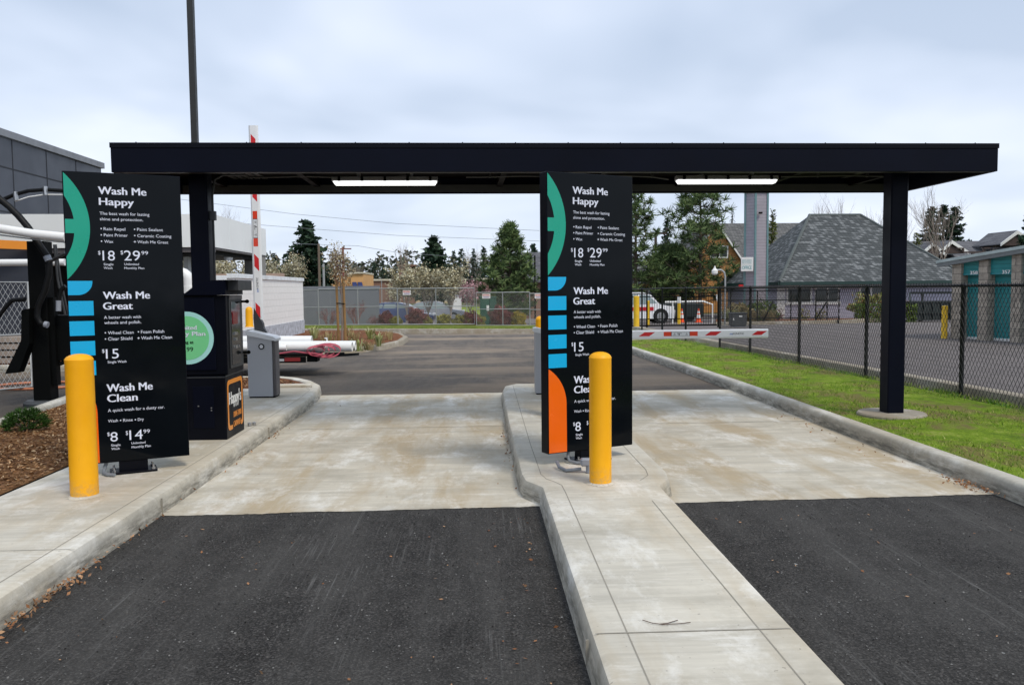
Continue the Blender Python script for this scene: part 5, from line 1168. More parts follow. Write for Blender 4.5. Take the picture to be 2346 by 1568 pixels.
# grey roofed house behind median sign
hY = 64; xa, xb = V(1206, 600, hY).x, V(1440, 600, hY).x
t = house('grey roofed house half hidden behind the median sign', 'grey_house', xa, xb, hY, hY+9, hz(hY), V(1230, 640, hY).z, V(1230, 582, hY+4.5).z, 'brickw', 'roof3', 'x')
mb = MB(); x = V(1224, 640, hY).x; mb.box(x-.06, x+.06, hY-.75, hY-.65, hz(hY), V(1224, 586, hY).z); mb.build('downpipe', 'ink', t)
hY = 88; t = house('dark house glimpsed through the pines left of the orange house', 'brown_house', V(1455, 600, hY).x, V(1570, 600, hY).x, hY, hY+8, hz(hY), V(1500, 645, hY).z, V(1500, 608, hY).z, 'stucco', 'roof3', 'x')
# apartment row right
hY = 105; xa, xb = V(2040, 600, hY).x, V(2420, 600, hY).x
t = house('long grey roofed apartment row with white gabled dormers', 'apartment_row', xa, xb, hY, hY+14, hz(hY), V(2200, 600, hY).z, V(2200, 554.5, hY+7).z, 'brickw', 'roof3', 'x', 'apartment building')
for (pk, yp, l, r_, yb_) in ((2137, 564, 2112, 2162, 586), (2180, 559, 2157, 2213, 580), (2330, 537, 2296, 2372, 562)):
    dY = hY-1.2; A_, B_, C2 = V(pk, yp, dY), V(l, yb_, dY), V(r_, yb_, dY)
    mb = MB(); mb.add([B_, C2, A_], [(0, 1, 2)]); mb.prism([B_+Vector((.1, .1, 0)), C2+Vector((-.1, .1, 0)), A_+Vector((0, .1, -.1))], (0, 5, 0)); mb.v = mb.v[3:]; mb.f = [tuple(i-3 for i in f) for f in mb.f[1:]]; dm = mb.build('dormer', mat('dormer_brown_board', (.07, .05, .045), .9), t)  # dormer gable faces in one even dark brown
    mb = MB()
    for E2 in (B_, C2): 
        sgn = -1 if E2 is B_ else 1; o2 = Vector((sgn*.25, 0, -.1)); P = [E2+o2, A_+Vector((0, 0, .05)), A_+Vector((0, 0, .5)), E2+o2+Vector((0, 0, .38))]; mb.prism(P, (0, -.15, 0))
    mb.build('barge_board', 'white', dm)
    mb = MB()
    for E2 in (B_, C2):
        sgn = -1 if E2 is B_ else 1; P = [E2+Vector((sgn*.3, .0, .1)), A_+Vector((0, 0, .45)), A_+Vector((0, 0, .55)), E2+Vector((sgn*.3, 0, .2))]; mb.prism(P, (0, 6, 0))
    mb.build('dormer_roof', 'roof3', dm)
# double headed parking lamp
def tpole(px, yt, Y, label, arm, wd):
    x = V(px, 600, Y).x; z = V(px, yt, Y).z; t = thing('parking_lamp', label, 'street lamp', (x, Y, hz(Y)), 'double headed parking lamps')
    mb = MB(); mb.box(x-wd, x+wd, Y-wd, Y+wd, hz(Y), z-.2); mb.build('pole', 'bronzep', t)
    mb = MB(); mb.box(x-arm, x+arm, Y-.06, Y+.06, z-.2, z-.06); mb.build('crossarm', 'bronzep', t)
    for s in (-1, 1): mb = MB(); mb.box(x+s*arm-.08, x+s*arm+.08, Y-.06, Y+.06, z-.055, z+.16); mb.box(x+s*(arm+.28)-.3, x+s*(arm+.28)+.3, Y-.15, Y+.15, z+.162, z+.26); mb.build('lamp_head', 'bronzep', t)
M['bronzep'] = mat('bronze_lamp', (.06, .04, .035), .6)
tpole(2229, 574, 70, 'brown double headed parking lamp in front of the dormer roofs', .9, .12)
tpole(1502, 531, 70, 'dark double headed parking lamp between the right pines', .9, .1)
# gooseneck lamp
gy = 41; x = V(1661, 700, gy).x; zt_ = V(1655, 618, gy).z; xh = V(1637.5, 620, gy).x
t = thing('gooseneck_lamp', 'white gooseneck lamp standing behind the sliding gate', 'street lamp', (x, gy, hz(gy)))
mb = MB(); mb.tube([(x, gy, hz(gy)), (x, gy, zt_-.35), (x-.05, gy, zt_-.12), (x-.2, gy, zt_), (xh, gy, zt_)], .045, 8); smooth_by_angle(mb.build('pole', 'galv', t), 60)
mb = MB(); z = zt_; mb.lathe([(.03, z+.2), (.05, z+.1), (.15, z-.03), (.16, z-.05)], (xh, gy, 0), 16); mb.build('shade', 'white', t); mb = MB(); mb.lathe([(.15, z-.052), (.15, z-.17), (.09, z-.24)], (xh, gy, 0), 16); mb.build('globe', 'white', t)
x = V(1651, 700, 40).x; t = thing('grey_post', 'plain grey post with white cans on top by the sliding gate', 'post', (x, 40, hz(40)))
mb = MB(); mb.tube([(x, 40, hz(40)), (x, 40, V(1651, 672, 40).z)], .05, 8); mb.build('post', 'conduit', t); mb = MB(); mb.obox((x-.12, 40, V(1651, 682, 40).z), .09, .05, .16, (1, 0, .3), Z=(-.3, 0, 1)); mb.build('camera', 'white', t)
# white pipe hurdle + dark trailer behind
hy = 48.5; t = thing('pipe_barrier', 'white pipe barrier frame behind the sliding gate', 'barrier', (V(1585, 741, hy).x, hy, hz(hy)))
mb = MB(); zz = V(1541, 691.5, hy).z; mb.tube([(V(1524, 700, hy).x, hy, zz), (V(1611, 700, hy).x, hy, zz+.02), (V(1633, 700, hy).x, hy, zz-.18), (V(1633, 700, hy).x, hy, hz(hy))], .055, 8); mb.build('frame', 'white', t)
mb = MB(); x = V(1541, 700, hy).x; mb.tube([(x, hy, hz(hy)), (x, hy, zz)], .04, 6); mb.build('post', 'white', t)
ty = 53; xa, xb = V(1520, 700, ty).x, V(1612, 700, ty).x; t = thing('enclosed_trailer', 'low black trailer behind the traffic cones', 'trailer', ((xa+xb)/2, ty, hz(ty)))
mb = MB(); mb.box(xa, xb, ty, ty+1.8, hz(ty)+.3, V(1550, 695, ty).z, .05); mb.build('body', 'dumpster', t); mb = MB()
for f in (.3, .65): mb.lathe([(.34, -.1), (.34, .1)], (xa+(xb-xa)*f, ty+.15, hz(ty)+.34), 14, 'y')
mb.pieces('wheel', 'rubber', t)
def cone(px, Y, label):
    x = V(px, 720, Y).x; z = hz(Y); t = thing('traffic_cone', label, 'traffic cone', (x, Y, z), 'orange traffic cones')
    mb = MB(); mb.box(x-.2, x+.2, Y-.2, Y+.2, z, z+.05); mb.lathe([(.16, z+.05), (.125, z+.28)], (x, Y, 0), 14); mb.lathe([(.1, z+.5), (.08, z+.58)], (x, Y, 0), 14); mb.lathe([(.06, z+.72), (.035, z+.88)], (x, Y, 0), 14); mb.build('cone_body', 'coneor', t)
    mb = MB(); mb.lathe([(.125, z+.28), (.1, z+.5)], (x, Y, 0), 14); mb.lathe([(.08, z+.58), (.06, z+.72)], (x, Y, 0), 14); mb.build('reflective_band', 'white', t)
cone(1600.5, 51.5, 'orange traffic cone standing alone left of the white pipe barrier end'); cone(1562, 52, 'orange traffic cone beside the thin yellow bollard with white wrap')

# ---- vehicles: side profile lofted over the width, narrowing at the glass
def vehicle(name, label, cat, x, y, z, L_, Wd, H_, body, rz, prof, glass, wheels, wr, m, extra=None):
    t = thing(name, label, cat, (x, y, z)); mb = MB(); 
    secs = [(-.5, .93), (-.46, .985), (-.2, 1), (.2, 1), (.46, .985), (.5, .93)]; V_ = []; n = len(prof)
    for s, k in secs:
        for px_, pz in prof:
            tum = max(0, pz-.52)/.48; yy = s*Wd*(1-.22*tum); V_.append((x+px_*L_*(1 if abs(s) < .49 else .985), y+yy, z+pz*H_*(1 if abs(s) < .45 else (.985 if pz > .5 else 1))))
    F = []
    for i in range(len(secs)-1):
        for j in range(n): F.append((i*n+j, i*n+(j+1) % n, (i+1)*n+(j+1) % n, (i+1)*n+j))
    F += [tuple(range(n))[::-1], tuple(range((len(secs)-1)*n, len(secs)*n))]; mb.add(V_, F); bd = mb.build('body', m, t); smooth_by_angle(bd, 35)
    for g in glass:
        for s in (-1, 1):
            mb = MB(); P = []
            for px_, pz in g: tum = max(0, pz-.52)/.48; P.append((x+px_*L_, y+s*(.5*Wd*(1-.22*tum)*.985+.012), z+pz*H_*.985))
            mb.add(P, [tuple(range(len(P)))])
            mb.build('side_window', 'carglass', t)
    for fx in wheels:
        for s in (-1, 1):
            c = (x+fx*L_, y+s*(Wd/2-.08), z+wr); mb = MB(); mb.lathe([(wr*.62, -.1), (wr*.95, -.1), (wr, -.06), (wr, .06), (wr*.95, .1), (wr*.62, .1)], c, 20, 'y'); wh = mb.build('wheel', 'rubber', t)
            mb = MB(); mb.lathe([(wr*.3, -.112), (wr*.56, -.106), (wr*.56, .106), (wr*.3, .112)], c, 14, 'y'); mb.build('rim', 'rim', wh)
    if extra: extra(t)
    t.rotation_euler = (0, 0, rz); return t
sedan = [(-.5, .28), (-.47, .17), (-.38, .17), (.38, .17), (.47, .17), (.5, .3), (.49, .44), (.44, .52), (.27, .60), (.12, .93), (.02, 1.0), (-.16, 1.0), (-.3, .92), (-.42, .66), (-.485, .62), (-.5, .45)]
sg_ = [[(.225, .64), (.11, .90), (.02, .945), (.02, .63)], [(.0, .63), (.0, .945), (-.15, .945), (-.17, .64)], [(-.19, .65), (-.17, .93), (-.28, .88), (-.36, .68)]]
def carx(t):
    x, y, z = t.location
    mb = MB(); mb.add([(x+.295*4.5, y-.62, z+.62*1.45), (x+.295*4.5, y+.62, z+.62*1.45), (x+.135*4.5, y+.55, z+.925*1.45), (x+.135*4.5, y-.55, z+.925*1.45)], [(0, 1, 2, 3)]); mb.build('windscreen', 'winglass', t)
    for s in (-1, 1): mb = MB(); mb.box(x+2.02, x+2.2, y+s*.66-.16, y+s*.66+.16, z+.66, z+.76, .02); mb.build('headlight', 'silver_lt', t)
cx = V(998, 720, 50).x-2.25
vehicle('parked_car', 'dark blue sedan parked behind the temporary fence', 'car', cx, 50, hz(50), 4.5, 1.8, 1.45, None, R(-4), sedan, sg_, (-.31, .31), .32, 'carblue', carx)
cx = V(1066, 700, 62).x-2.25
vehicle('parked_car', 'silver car parked behind the blossom trees', 'car', cx, 62, -.6, 4.5, 1.8, 1.45, None, R(0), sedan, sg_, (-.31, .31), .32, 'carsilver', carx)
# truck
def truckx(t):
    x, y, z = t.location
    mb = MB(); mb.box(x-5.6, x-1.05, y-1.2, y+1.2, z+.75, z+3.1, .05); mb.build('cargo_box', 'carwhite', t)
    mb = MB(); mb.box(x-1.0, x+.72, y-.962, y-.945, z+.80, z+1.02); mb.box(x-5.55, x-1.1, y-1.215, y-1.201, z+1.1, z+1.35); mb.build('red_stripe', 'stripe', t)
    mb = MB(); mb.add([(x+.98, y-.8, z+1.36), (x+.98, y+.8, z+1.36), (x+.52, y+.68, z+2.02), (x+.52, y-.68, z+2.02)], [(0, 1, 2, 3)]); mb.build('windscreen', 'winglass', t)
    mb = MB(); mb.lathe([(.46, -.008), (.46, 0)], (x+1.15, y-.952, z+.47), 18, 'y'); mb.build('wheel_arch', 'ink', t)
    mb = MB(); mb.box(x+1.85, x+2.0, y-.85, y-.6, z+.85, z+1.05, .02); mb.build('headlight', 'silver_lt', t)
trk = [(-.5, .15), (.5, .17), (.51, .42), (.47, .55), (.28, .62), (.15, .93), (.05, 1.0), (-.3, 1.0), (-.5, 1.0)]
cx = V(1506, 717, 50).x-1.15
vehicle('moving_truck', 'white rental truck with red stripe behind the sliding gate', 'truck', cx, 50, hz(50), 4.0, 1.9, 1.9, None, 0, trk, [[(.235, .66), (.12, .92), (-.02, .94), (-.02, .64)], [(-.05, .64), (-.05, .94), (-.2, .94), (-.2, .64)]], (.29, -1.0), .45, 'carwhite', truckx)

# ================================================================ centre background
def panel(x0p, x1p, ytl, ybl, Y0, Y1, label):
    a = V(x0p, 700, Y0); b = V(x1p, 700, Y1); za_, zb_ = V(x0p, ytl, Y0).z, V(x0p, ybl, Y0).z
    t = thing('temporary_fence_panel', label, 'fence panel', ((a.x+b.x)/2, (Y0+Y1)/2, zb_), 'temporary galvanised fence panels')
    A_ = Vector((a.x, a.y, zb_)); B_ = Vector((b.x, b.y, zb_)); up3 = Vector((0, 0, za_-zb_)); mb = MB(); r_ = .026
    mb.tube([A_, A_+up3, B_+up3, B_, A_], r_, 6, False); mb.tube([A_+up3*.5, B_+up3*.5], r_*.8, 6); 
    mb.tube([(A_+B_)/2, (A_+B_)/2+up3], r_*.8, 6); mb.build('frame', 'galv', t)
    mb = MB(); chainlink(mb, (a.x, a.y), (b.x, b.y), zb_, za_, .075, .0028); mb.build('mesh', 'galvwire', t); return t, A_, B_, up3
panel(560, 729, 665, 745, 38.3, 37.9, 'temporary mesh fence panel left end behind the white block wall')
panel(730, 910, 662, 744, 37.2, 36.9, 'temporary mesh fence panel in front of the grey metal wall')
panel(911.5, 1086.5, 661, 743, 36.2, 35.8, 'temporary mesh fence panel in front of the blossom trees')
panel(1091, 1213, 670, 745.5, 35.6, 35.2, 'temporary mesh fence panel in front of the green utility cabinet')
panel(1214, 1330, 672, 745.5, 35.2, 34.6, 'temporary mesh fence panel half hidden behind the median sign')
for px, py, Y, lab in ((932, 670, 35.95, 'small red and white rental sign near the brick tower end of the fence'), (1114, 678, 35.3, 'small red and white rental sign in front of the green utility cabinet'), (1234, 678, 34.9, 'small red and white rental sign beside the median sign edge')):
    p = V(px, py, Y); t = thing('fence_sign', lab, 'sign', p, 'rental signs on the temporary fence')
    mb = MB(); mb.box(p.x-.17, p.x+.17, Y-.06, Y-.045, p.z-.1, p.z+.1); mb.build('plate', 'white', t)
    mb = MB(); letter(mb, 'NATIONAL', (p.x-.15, Y-.065, p.z+.01), (1, 0, 0), (0, 0, 1), .30, .07, .02); mb.build('lettering', 'red', t)
    mb = MB()
    for k in range(2): mb.box(p.x-.13, p.x+.13, Y-.064, Y-.061, p.z-.035-.03*k, p.z-.02-.03*k)
    mb.build('small_print', mat('sign_purple_ink', (.25, .12, .35), .6), t)
# grey wall
wy = 40.5; a, b = V(640, 700, wy).x, V(867.5, 700, wy).x; zt_ = V(800, 655, wy).z
t = thing('grey_metal_wall', 'flat dark grey metal wall behind the temporary fence', 'wall', ((a+b)/2, wy, hz(wy)))
mb = MB(); mb.box(a, b, wy, wy+.3, hz(wy), zt_-.12); mb.build('panels', 'greywall', t); mb = MB(); mb.box(a-.04, b+.04, wy-.05, wy+.35, zt_-.12, zt_); mb.build('cap', mat('wall_cap_grey', (.2, .21, .24), .5), t)
mb = MB()
for x in np.arange(a+1.2, b, 1.25): mb.box(x-.008, x+.008, wy-.012, wy-.002, hz(wy), zt_-.13)
mb.build('seams', 'trim', t)
# utility cabinet
y = 39; a, b, c2 = V(1100, 700, y).x, V(1122, 700, y).x, V(1137, 700, y).x; zb_, zt_ = hz(y), V(1110, 682, y).z
t = thing('utility_cabinet', 'tall dark green utility cabinet behind the temporary fence', 'utility cabinet', ((a+c2)/2, y, zb_))
mb = MB(); mb.box(a, c2, y, y+.8, zb_, zt_, .02); mb.build('housing', 'utilgreen', t); mb = MB(); mb.box(a-.03, c2+.03, y-.03, y+.83, zt_, zt_+.05, .01); mb.build('lid', 'utilgreen', t)
mb = MB(); mb.box(a+.3, a+.42, y-.02, y-.003, zt_-.6, zt_-.35); mb.build('label_plate', 'white', t); mb = MB(); mb.box(b-.012, b+.012, y-.008, y-.001, zb_+.02, zt_-.02); mb.build('door_seam', 'ink', t)
# shrubs behind the fence
for px, yt, yb_, hw, m, lab in ((955, 708, 742, 25, 'maroon', 'round maroon shrub in front of the blue sedan'), (1148, 704, 745, 24, 'maroon', 'tall maroon shrub right of the green utility cabinet'), (1016, 724, 743, 16, 'olive', 'low olive shrub left of the wide olive shrub'), (1062, 723, 744, 23, 'olive', 'widest low olive shrub at the foot of the fence'), (1096, 727, 745, 15, 'olive', 'low olive shrub against the green utility cabinet'), (1187, 718, 747, 17, 'gold', 'golden yellow shrub behind the fence'), (905, 730, 743, 18, 'olive', 'low olive shrub in front of the blue car boot'), (884, 718, 743, 15, 'maroon', 'maroon shrub at the corner of the grey wall'), (1080, 716, 735, 22, 'maroon', 'faint maroon shrub behind the widest olive shrub'), (980, 728, 744, 10, 'olive', 'small olive shrub between the maroon shrub and fence post')):
    shrub(lab, 'shrub', px, yt-3, yb_, hw, 38.0, m, 3200, .085, group='shrubs behind the temporary fence', z=hz(37.6)+.05)
for px, yt, hw, lab in ((752, 704, 22, 'bare red twig shrub left of the staked tree'), (812, 690, 22, 'bare red twig shrub right of the staked tree'), (858, 722, 14, 'small bare brown shrub by the grey wall end')):
    broadleaf(lab, px, yt, hw, 38.2, 'maroon', 260, .05, int(px), 'redtwig', .08, 'bare shrubs by the grey wall', 4, name='bare_shrub', cat='shrub', thin=1.)
# blossom trees
for px, yt, hw, Y, m, lab, ln in ((930, 603, 34, 47, 'blossom', 'cream blossom tree below the brick tower', 1500), (978, 605, 36, 48, 'blossom', 'cream blossom tree in front of the tan gable', 1500), (1030, 597, 34, 47, 'blossom', 'cream blossom tree left of the centre pine', 1900), (1075, 640, 26, 60, 'pinkbl', 'small pink blossom tree near the person in red', 900), (650, 586, 48, 58, 'blossom', 'wide cream blossom tree above the white block wall', 2400), (500, 590, 60, 50, 'blossom', 'cream blossom tree seen under the white canopy', 2800), (452, 585, 34, 46, 'blossom', 'cream blossom tree beside the white elbow pipe', 2600), (1100, 648, 26, 66, 'pinkbl', 'small pink blossom tree beside the centre pine', 800), (905, 640, 22, 60, 'blossom', 'small cream blossom tree behind the grey wall end', 900)):
    broadleaf(lab, px, yt, hw, Y, m, int(ln*1.7), .105, int(px)+1, 'twig', .22, 'blossoming trees', 4, thin=.9)
broadleaf('bare tree rising over the brick tower', 925, 552, 26, 110, None, 0, .1, 5, 'twig', .3, None, 4, name='bare_tree', thin=.6)
for px, yt, hw, Y, lab in ((1075, 556, 30, 190, 'bare trees left of the centre pine'), (1000, 562, 16, 170, 'bare tree behind the pointed middle fir'), (818, 594, 20, 150, 'rounded bare tree above the orange building'), (500, 458, 48, 60, 'bare twisted tree above the white canopy'), (1095, 566, 22, 170, 'thin bare tree next to the centre pine'), (1155, 520, 20, 150, 'bare tree hidden behind the centre pine top')):
    broadleaf(lab, px, yt, hw, Y, None, 0, .1, int(px), 'twig', .3, None, 5 if hw > 18 else 4, name='bare_tree', thin=.5)
for px, yt, hw, Y, lab in ((706, 506, 46, 110, 'big dark fir left of the utility pole'), (995, 542, 38, 120, 'big pyramidal fir above the tan gable'), (1041, 575, 13, 150, 'narrow fir right of the big pyramidal fir'), (1058, 571, 18, 150, 'broad fir behind the long brick building'), (1086, 572, 14, 150, 'fir with light green top left of the centre pine'), (858, 598, 9, 220, 'small distant fir, left of a pair'), (880, 596, 10, 220, 'small distant fir, right of a pair'), (631, 580, 14, 160, 'small fir above the cream blossom'), (618, 586, 12, 160, 'small fir left of the small fir above the blossom'), (1222, 560, 22, 100, 'fir top behind the grey roofed house'), (1110, 566, 16, 160, 'dark fir touching the centre pine'), (652, 590, 9, 180, 'tiny fir behind the wide cream blossom tree')):
    fir(lab, px, yt, hw*1.75, Y, int(px), n=1500 if hw > 20 else 600)
# far wood
q = np.random.RandomState(9); P = []
for k in range(800):
    px = -100+2700*q.rand(); Y = 230+60*q.rand(); h = 7+5*q.rand()+(3 if q.rand() > .8 else 0); x = V(px, 660, Y).x; n = 46; f = q.rand(n)
    w_ = 2.2+1.8*q.rand(); P.append(np.stack([x+q.normal(size=n)*w_*(1-f*.8), Y+q.normal(size=n)*1.5, -.6+h*f], 1))
o = flakes('far_woods', leaf('far_wood_leaves', [(.035, .05, .035), (.07, .085, .055), (.12, .10, .07)]), np.concatenate(P), 1.5, .8, 11, 1.6); o['label'] = 'low dark wood along the horizon'
# shopping buildings
bY = 150
def zz(px, y, Y): return V(px, y, Y).z
def bx(mb, p0, p1, Y0, dep, zb_, yt, z1=None): a, b = V(p0, 650, Y0).x, V(p1, 650, Y0).x; mb.box(a, b, Y0, Y0+dep, zb_, z1 if z1 is not None else V((p0+p1)/2, yt, Y0).z); return a, b
t = thing('shopping_building', 'long brown brick shopping building with square brick tower and tan gable', 'building', (V(970, 650, bY).x, bY, -.6))
mb = MB(); bx(mb, 823, 1120, bY, 20, -.6, 642); mb.build('wall', 'brickw', t); mb = MB(); a, b = V(822, 640, bY).x, V(1121, 640, bY).x; mb.box(a, b, bY-.3, bY+20.3, zz(970, 642, bY)+.002, zz(970, 638, bY)); mb.build('parapet', 'cream', t)
mb = MB(); bx(mb, 914, 951, bY-3, 2.9, -.6, 609); tw_ = mb.build('tower', 'brickw', t); mb = MB(); a, b = V(911, 640, bY-3).x, V(954, 640, bY-3).x; mb.box(a, b, bY-3.3, bY+.2, zz(932, 609, bY-3)+.002, zz(932, 606, bY-3)); mb.build('tower_cap', 'brickw', tw_)
g0, g1, g2 = V(944, 635, bY-2), V(984, 617.5, bY-2), V(1030, 636, bY-2); mb = MB(); mb.prism([(g0.x, bY-2, -.6), (g2.x, bY-2, -.6), (g2.x, bY-2, g2.z), (g1.x, bY-2, g1.z), (g0.x, bY-2, g0.z)], (0, 1.9, 0)); gb = mb.build('gable', 'tanwall', t)
mb = MB()
for e1, e2 in ((g0, g1), (g2, g1)): mb.prism([e1+Vector((0, -.3, -.1)), e2+Vector((0, -.3, -.1)), e2+Vector((0, -.3, .35)), e1+Vector((0, -.3, .35))], (0, 2.4, 0))
mb.build('gable_trim', 'cream', gb)
t = thing('orange_shop', 'orange stucco shop with two navy awnings', 'building', (V(815, 650, 125).x, 125, -.6))
mb = MB(); bx(mb, 804, 833, 125, 12, -.6, 626.5); mb.build('wall', 'stucco', t); mb = MB(); a, b = V(803, 640, 125).x, V(834, 640, 125).x; mb.box(a, b, 124.7, 137, zz(818, 626.5, 125)+.002, zz(818, 623, 125)); mb.build('parapet', 'cream', t)
mb = MB(); bx(mb, 680, 803.5, 127, 12, -.6, 630); mb.build('wing', 'stucco', t); mb = MB(); a, b = V(680, 640, 127).x, V(803, 640, 127).x; mb.box(a, b, 126.7, 139, zz(740, 630, 127)+.002, zz(740, 626, 127)); mb.build('wing_parapet', 'white', t)
for px in (813.5, 826):
    c = V(px, 650, 125); mb = MB(); zt_, zb_ = zz(px, 646.5, 125), zz(px, 656, 125); mb.prism([(c.x-.42, 124.98, zt_), (c.x+.2, 124.98, zt_), (c.x+.5, 124.0, zb_), (c.x-.2, 124.0, zb_)], (0, 0, .05)); mb.build('awning', 'awning', t)
t = thing('block_wall', 'low pinkish block wall behind the white block enclosure', 'wall', (V(500, 640, 44).x, 44, hz(44))); mb = MB(); bx(mb, 440, 650, 44, .25, hz(44), 626.5); mb.build('wall', 'pinkwall', t)
# poles and wires
def wpole(px, yt, Y, label, r_, m, arm=0):
    x = V(px, 640, Y).x; z = V(px, yt, Y).z; t = thing('utility_pole', label, 'utility pole', (x, Y, -.6), 'utility poles'); mb = MB(); mb.tube([(x, Y, -.6), (x, Y, z)], [r_*1.2, r_], 8); mb.build('pole', m, t)
    if arm: mb = MB(); mb.box(x-.3, x+arm, Y-.05, Y+.05, z-.28, z-.16); mb.build('crossarm', m, t)
    return t
wpole(732, 558, 95, 'grey brown utility pole in front of the big dark fir', .13, 'wood', .0)
wpole(787, 565, 90, 'reddish utility pole with short arm left of the orange shop', .12, mat('red_pole', (.2, .06, .05), .9), .9)
wpole(742, 604, 80, 'thin pale pole right of the grey brown utility pole', .1, 'galv')
wpole(1028, 610, 100, 'thin dark pole in front of the long brick building', .05, 'ink')
wpole(874, 640, 95, 'short thin pole behind the small distant firs', .04, 'galv')
for i, (pts, Y, lab) in enumerate(((((380, 452), (673, 490), (909, 512), (1236, 528)), 95, 'topmost power line crossing under the canopy'), (((380, 498), (673, 521), (909, 539), (1236, 552)), 95, 'middle power line crossing under the canopy'), (((673, 558), (820, 563), (909, 578), (1100, 592)), 95, 'lowest power line from the reddish utility pole'), (((2130, 582), (2240, 582), (2345, 583)), 90, 'faint power line above the dormer roofs'))):
    P = [V(a, b, Y) for a, b in pts]; o = MB().tube(P, .020, 4).build('power_line', 'wirem', base=P[0]); tag(o, lab, 'power line', 'power lines')
# person, boards, bin
pY = 128; p = V(1079.5, 697, pY); zf = -.6; t_ = thing('person', 'person in a red shirt and black shorts walking away', 'person', (p.x, pY, zf))
mb = MB()
def limb(*a): mb.tube([(p.x+x, pY+y, zf+z) for x, y, z in a[0]], a[1], 8)
limb([(0, 0, .82), (0, 0, .95), (0, 0, 1.12), (0, 0, 1.33), (0, 0, 1.42), (0, 0, 1.47), (0, 0, 1.52), (0, -.01, 1.6), (0, 0, 1.68), (0, 0, 1.72)], [.1, .155, .15, .19, .12, .06, .055, .1, .09, .03])
for s in (-1, 1):
    limb([(s*.08, 0, .88), (s*.1, .05*s, .5), (s*.1, .02*s, .1), (s*.1, -.05, .02)], [.095, .065, .045, .05]); limb([(s*.17, 0, 1.38), (s*.24, 0, 1.12), (s*.22, -.1*s, .88)], [.06, .045, .03])
mb.build('body', 'skin', t_)
mb = MB(); limb([(0, 0, .95), (0, 0, 1.12), (0, 0, 1.33), (0, 0, 1.43)], [.17, .165, .205, .12])
for s in (-1, 1): limb([(s*.17, 0, 1.38), (s*.23, 0, 1.18)], [.075, .06])
mb.build('shirt', 'redshirt', t_); mb = MB()
for s in (-1, 1): limb([(s*.075, 0, .98), (s*.09, .02*s, .6)], [.125, .1])
mb.build('shorts', 'ink', t_); mb = MB(); limb([(0, .015, 1.62), (0, .02, 1.7), (0, .01, 1.75)], [.105, .1, .04]); mb.build('hair', 'ink', t_)
for px, lab in ((1069, 'left white notice board near the person in red'), (1078.5, 'right white notice board near the person in red')):
    q = V(px, 671, 70); t = thing('notice_board', lab, 'notice board', (q.x, 70, -.6), 'white notice boards'); mb = MB(); mb.box(q.x-.16, q.x+.16, 69.97, 70.03, q.z-.26, q.z+.26); mb.build('board', 'white', t); mb = MB(); mb.box(q.x-.03, q.x+.03, 70.031, 70.08, -.6, q.z+.1); mb.build('post', 'galv', t)
q = V(1046, 690, 70); t = thing('white_kiosk', 'small white service box behind the blossom trees', 'box', (q.x, 70, -.6)); mb = MB(); mb.box(q.x-.4, q.x+.4, 70, 70.8, -.6, V(1046, 678, 70).z, .03); mb.build('box', 'white', t); mb = MB(); mb.box(q.x-.45, q.x+.45, 69.95, 70.85, V(1046, 678, 70).z, V(1046, 675.5, 70).z, .02); mb.build('lid', 'silver', t)
mb = MB(); mb.add([(V(1010, 700, 75).x, 75, -.592), (V(1150, 700, 75).x, 75, -.592), (V(1180, 700, 110).x, 110, -.592), (V(1000, 700, 110).x, 110, -.592)], [(0, 1, 2, 3)]); tag(mb.build('far_lawn', 'lawn'), kind='structure')
mb = MB(); mb.add([(V(700, 700, 44).x, 44, hz(44)+.01), (V(1400, 700, 44).x, 44, hz(44)+.01), (V(1400, 700, 55).x, 55, -.59), (V(700, 700, 55).x, 55, -.59), (V(700, 700, 72).x, 72, -.59), (V(1400, 700, 72).x, 72, -.59)], [(0, 1, 2, 3), (3, 2, 5, 4)]); tag(mb.build('far_parking', 'asph_lot'), kind='structure')
mb = MB(); mb.add([(V(1440, 700, 53).x, 53, hz(53)+.006), (V(1760, 700, 53).x, 53, hz(53)+.006), (V(1760, 700, 70).x, 70, -.594), (V(1440, 700, 70).x, 70, -.594)], [(0, 1, 2, 3)]); tag(mb.build('back_lot', 'asph_lot'), kind='structure')

# ================================================================ island planting, staked tree
def blade(px, py, h, n, m, lab, name='ornamental_grass', cat='ornamental grass', rad=.12, wd=.025, seed=1):
    p = G(px, py, .156); tuft(lab, cat, p.x, p.y, .15, h, n, m, rad, wd, name, 'plants in the far island bed', seed)
blade(720, 775, .42, 60, 'spiky', 'spiky variegated plant beside the white block wall', seed=1)
blade(850, 776, .42, 60, 'spiky', 'spiky variegated plant at the back of the island bed', seed=2)
blade(868, 792, .42, 60, 'spiky', 'spiky variegated plant in the middle of the island bed', seed=3)
blade(822, 803, .36, 40, 'spiky', 'spiky variegated plant behind the open pipe end', seed=4)
blade(845, 801, .26, 50, 'straw', 'dry tan grass between the spiky plants in the island', seed=5)
blade(893, 778, .3, 34, 'straw', 'dry tan grass near the tip of the island bed', seed=6)
blade(752, 783, .36, 70, 'straw', 'curled straw grass left of the staked tree', rad=.3, seed=7)
blade(812, 781, .34, 60, 'straw', 'curled straw grass right of the staked tree', rad=.2, seed=8)
blade(800, 768, .4, 34, 'straw', 'small leggy plant behind the staked tree', seed=9)
p = G(784, 783, .156); t = thing('young_tree', 'young staked tree with tan buds in the island bed', 'tree', (p.x, p.y, .15)); q_ = random.Random(8)
mb = MB(); zt_ = V(784, 548, p.y).z; mb.tube([(p.x, p.y, .15), (p.x+.03, p.y, 1.2), (p.x-.02, p.y, 2.2), (p.x, p.y, zt_-.5)], [.035, .028, .02, .008], 6, False); mb.build('trunk', 'twig', t)
mb = MB(); tips = []
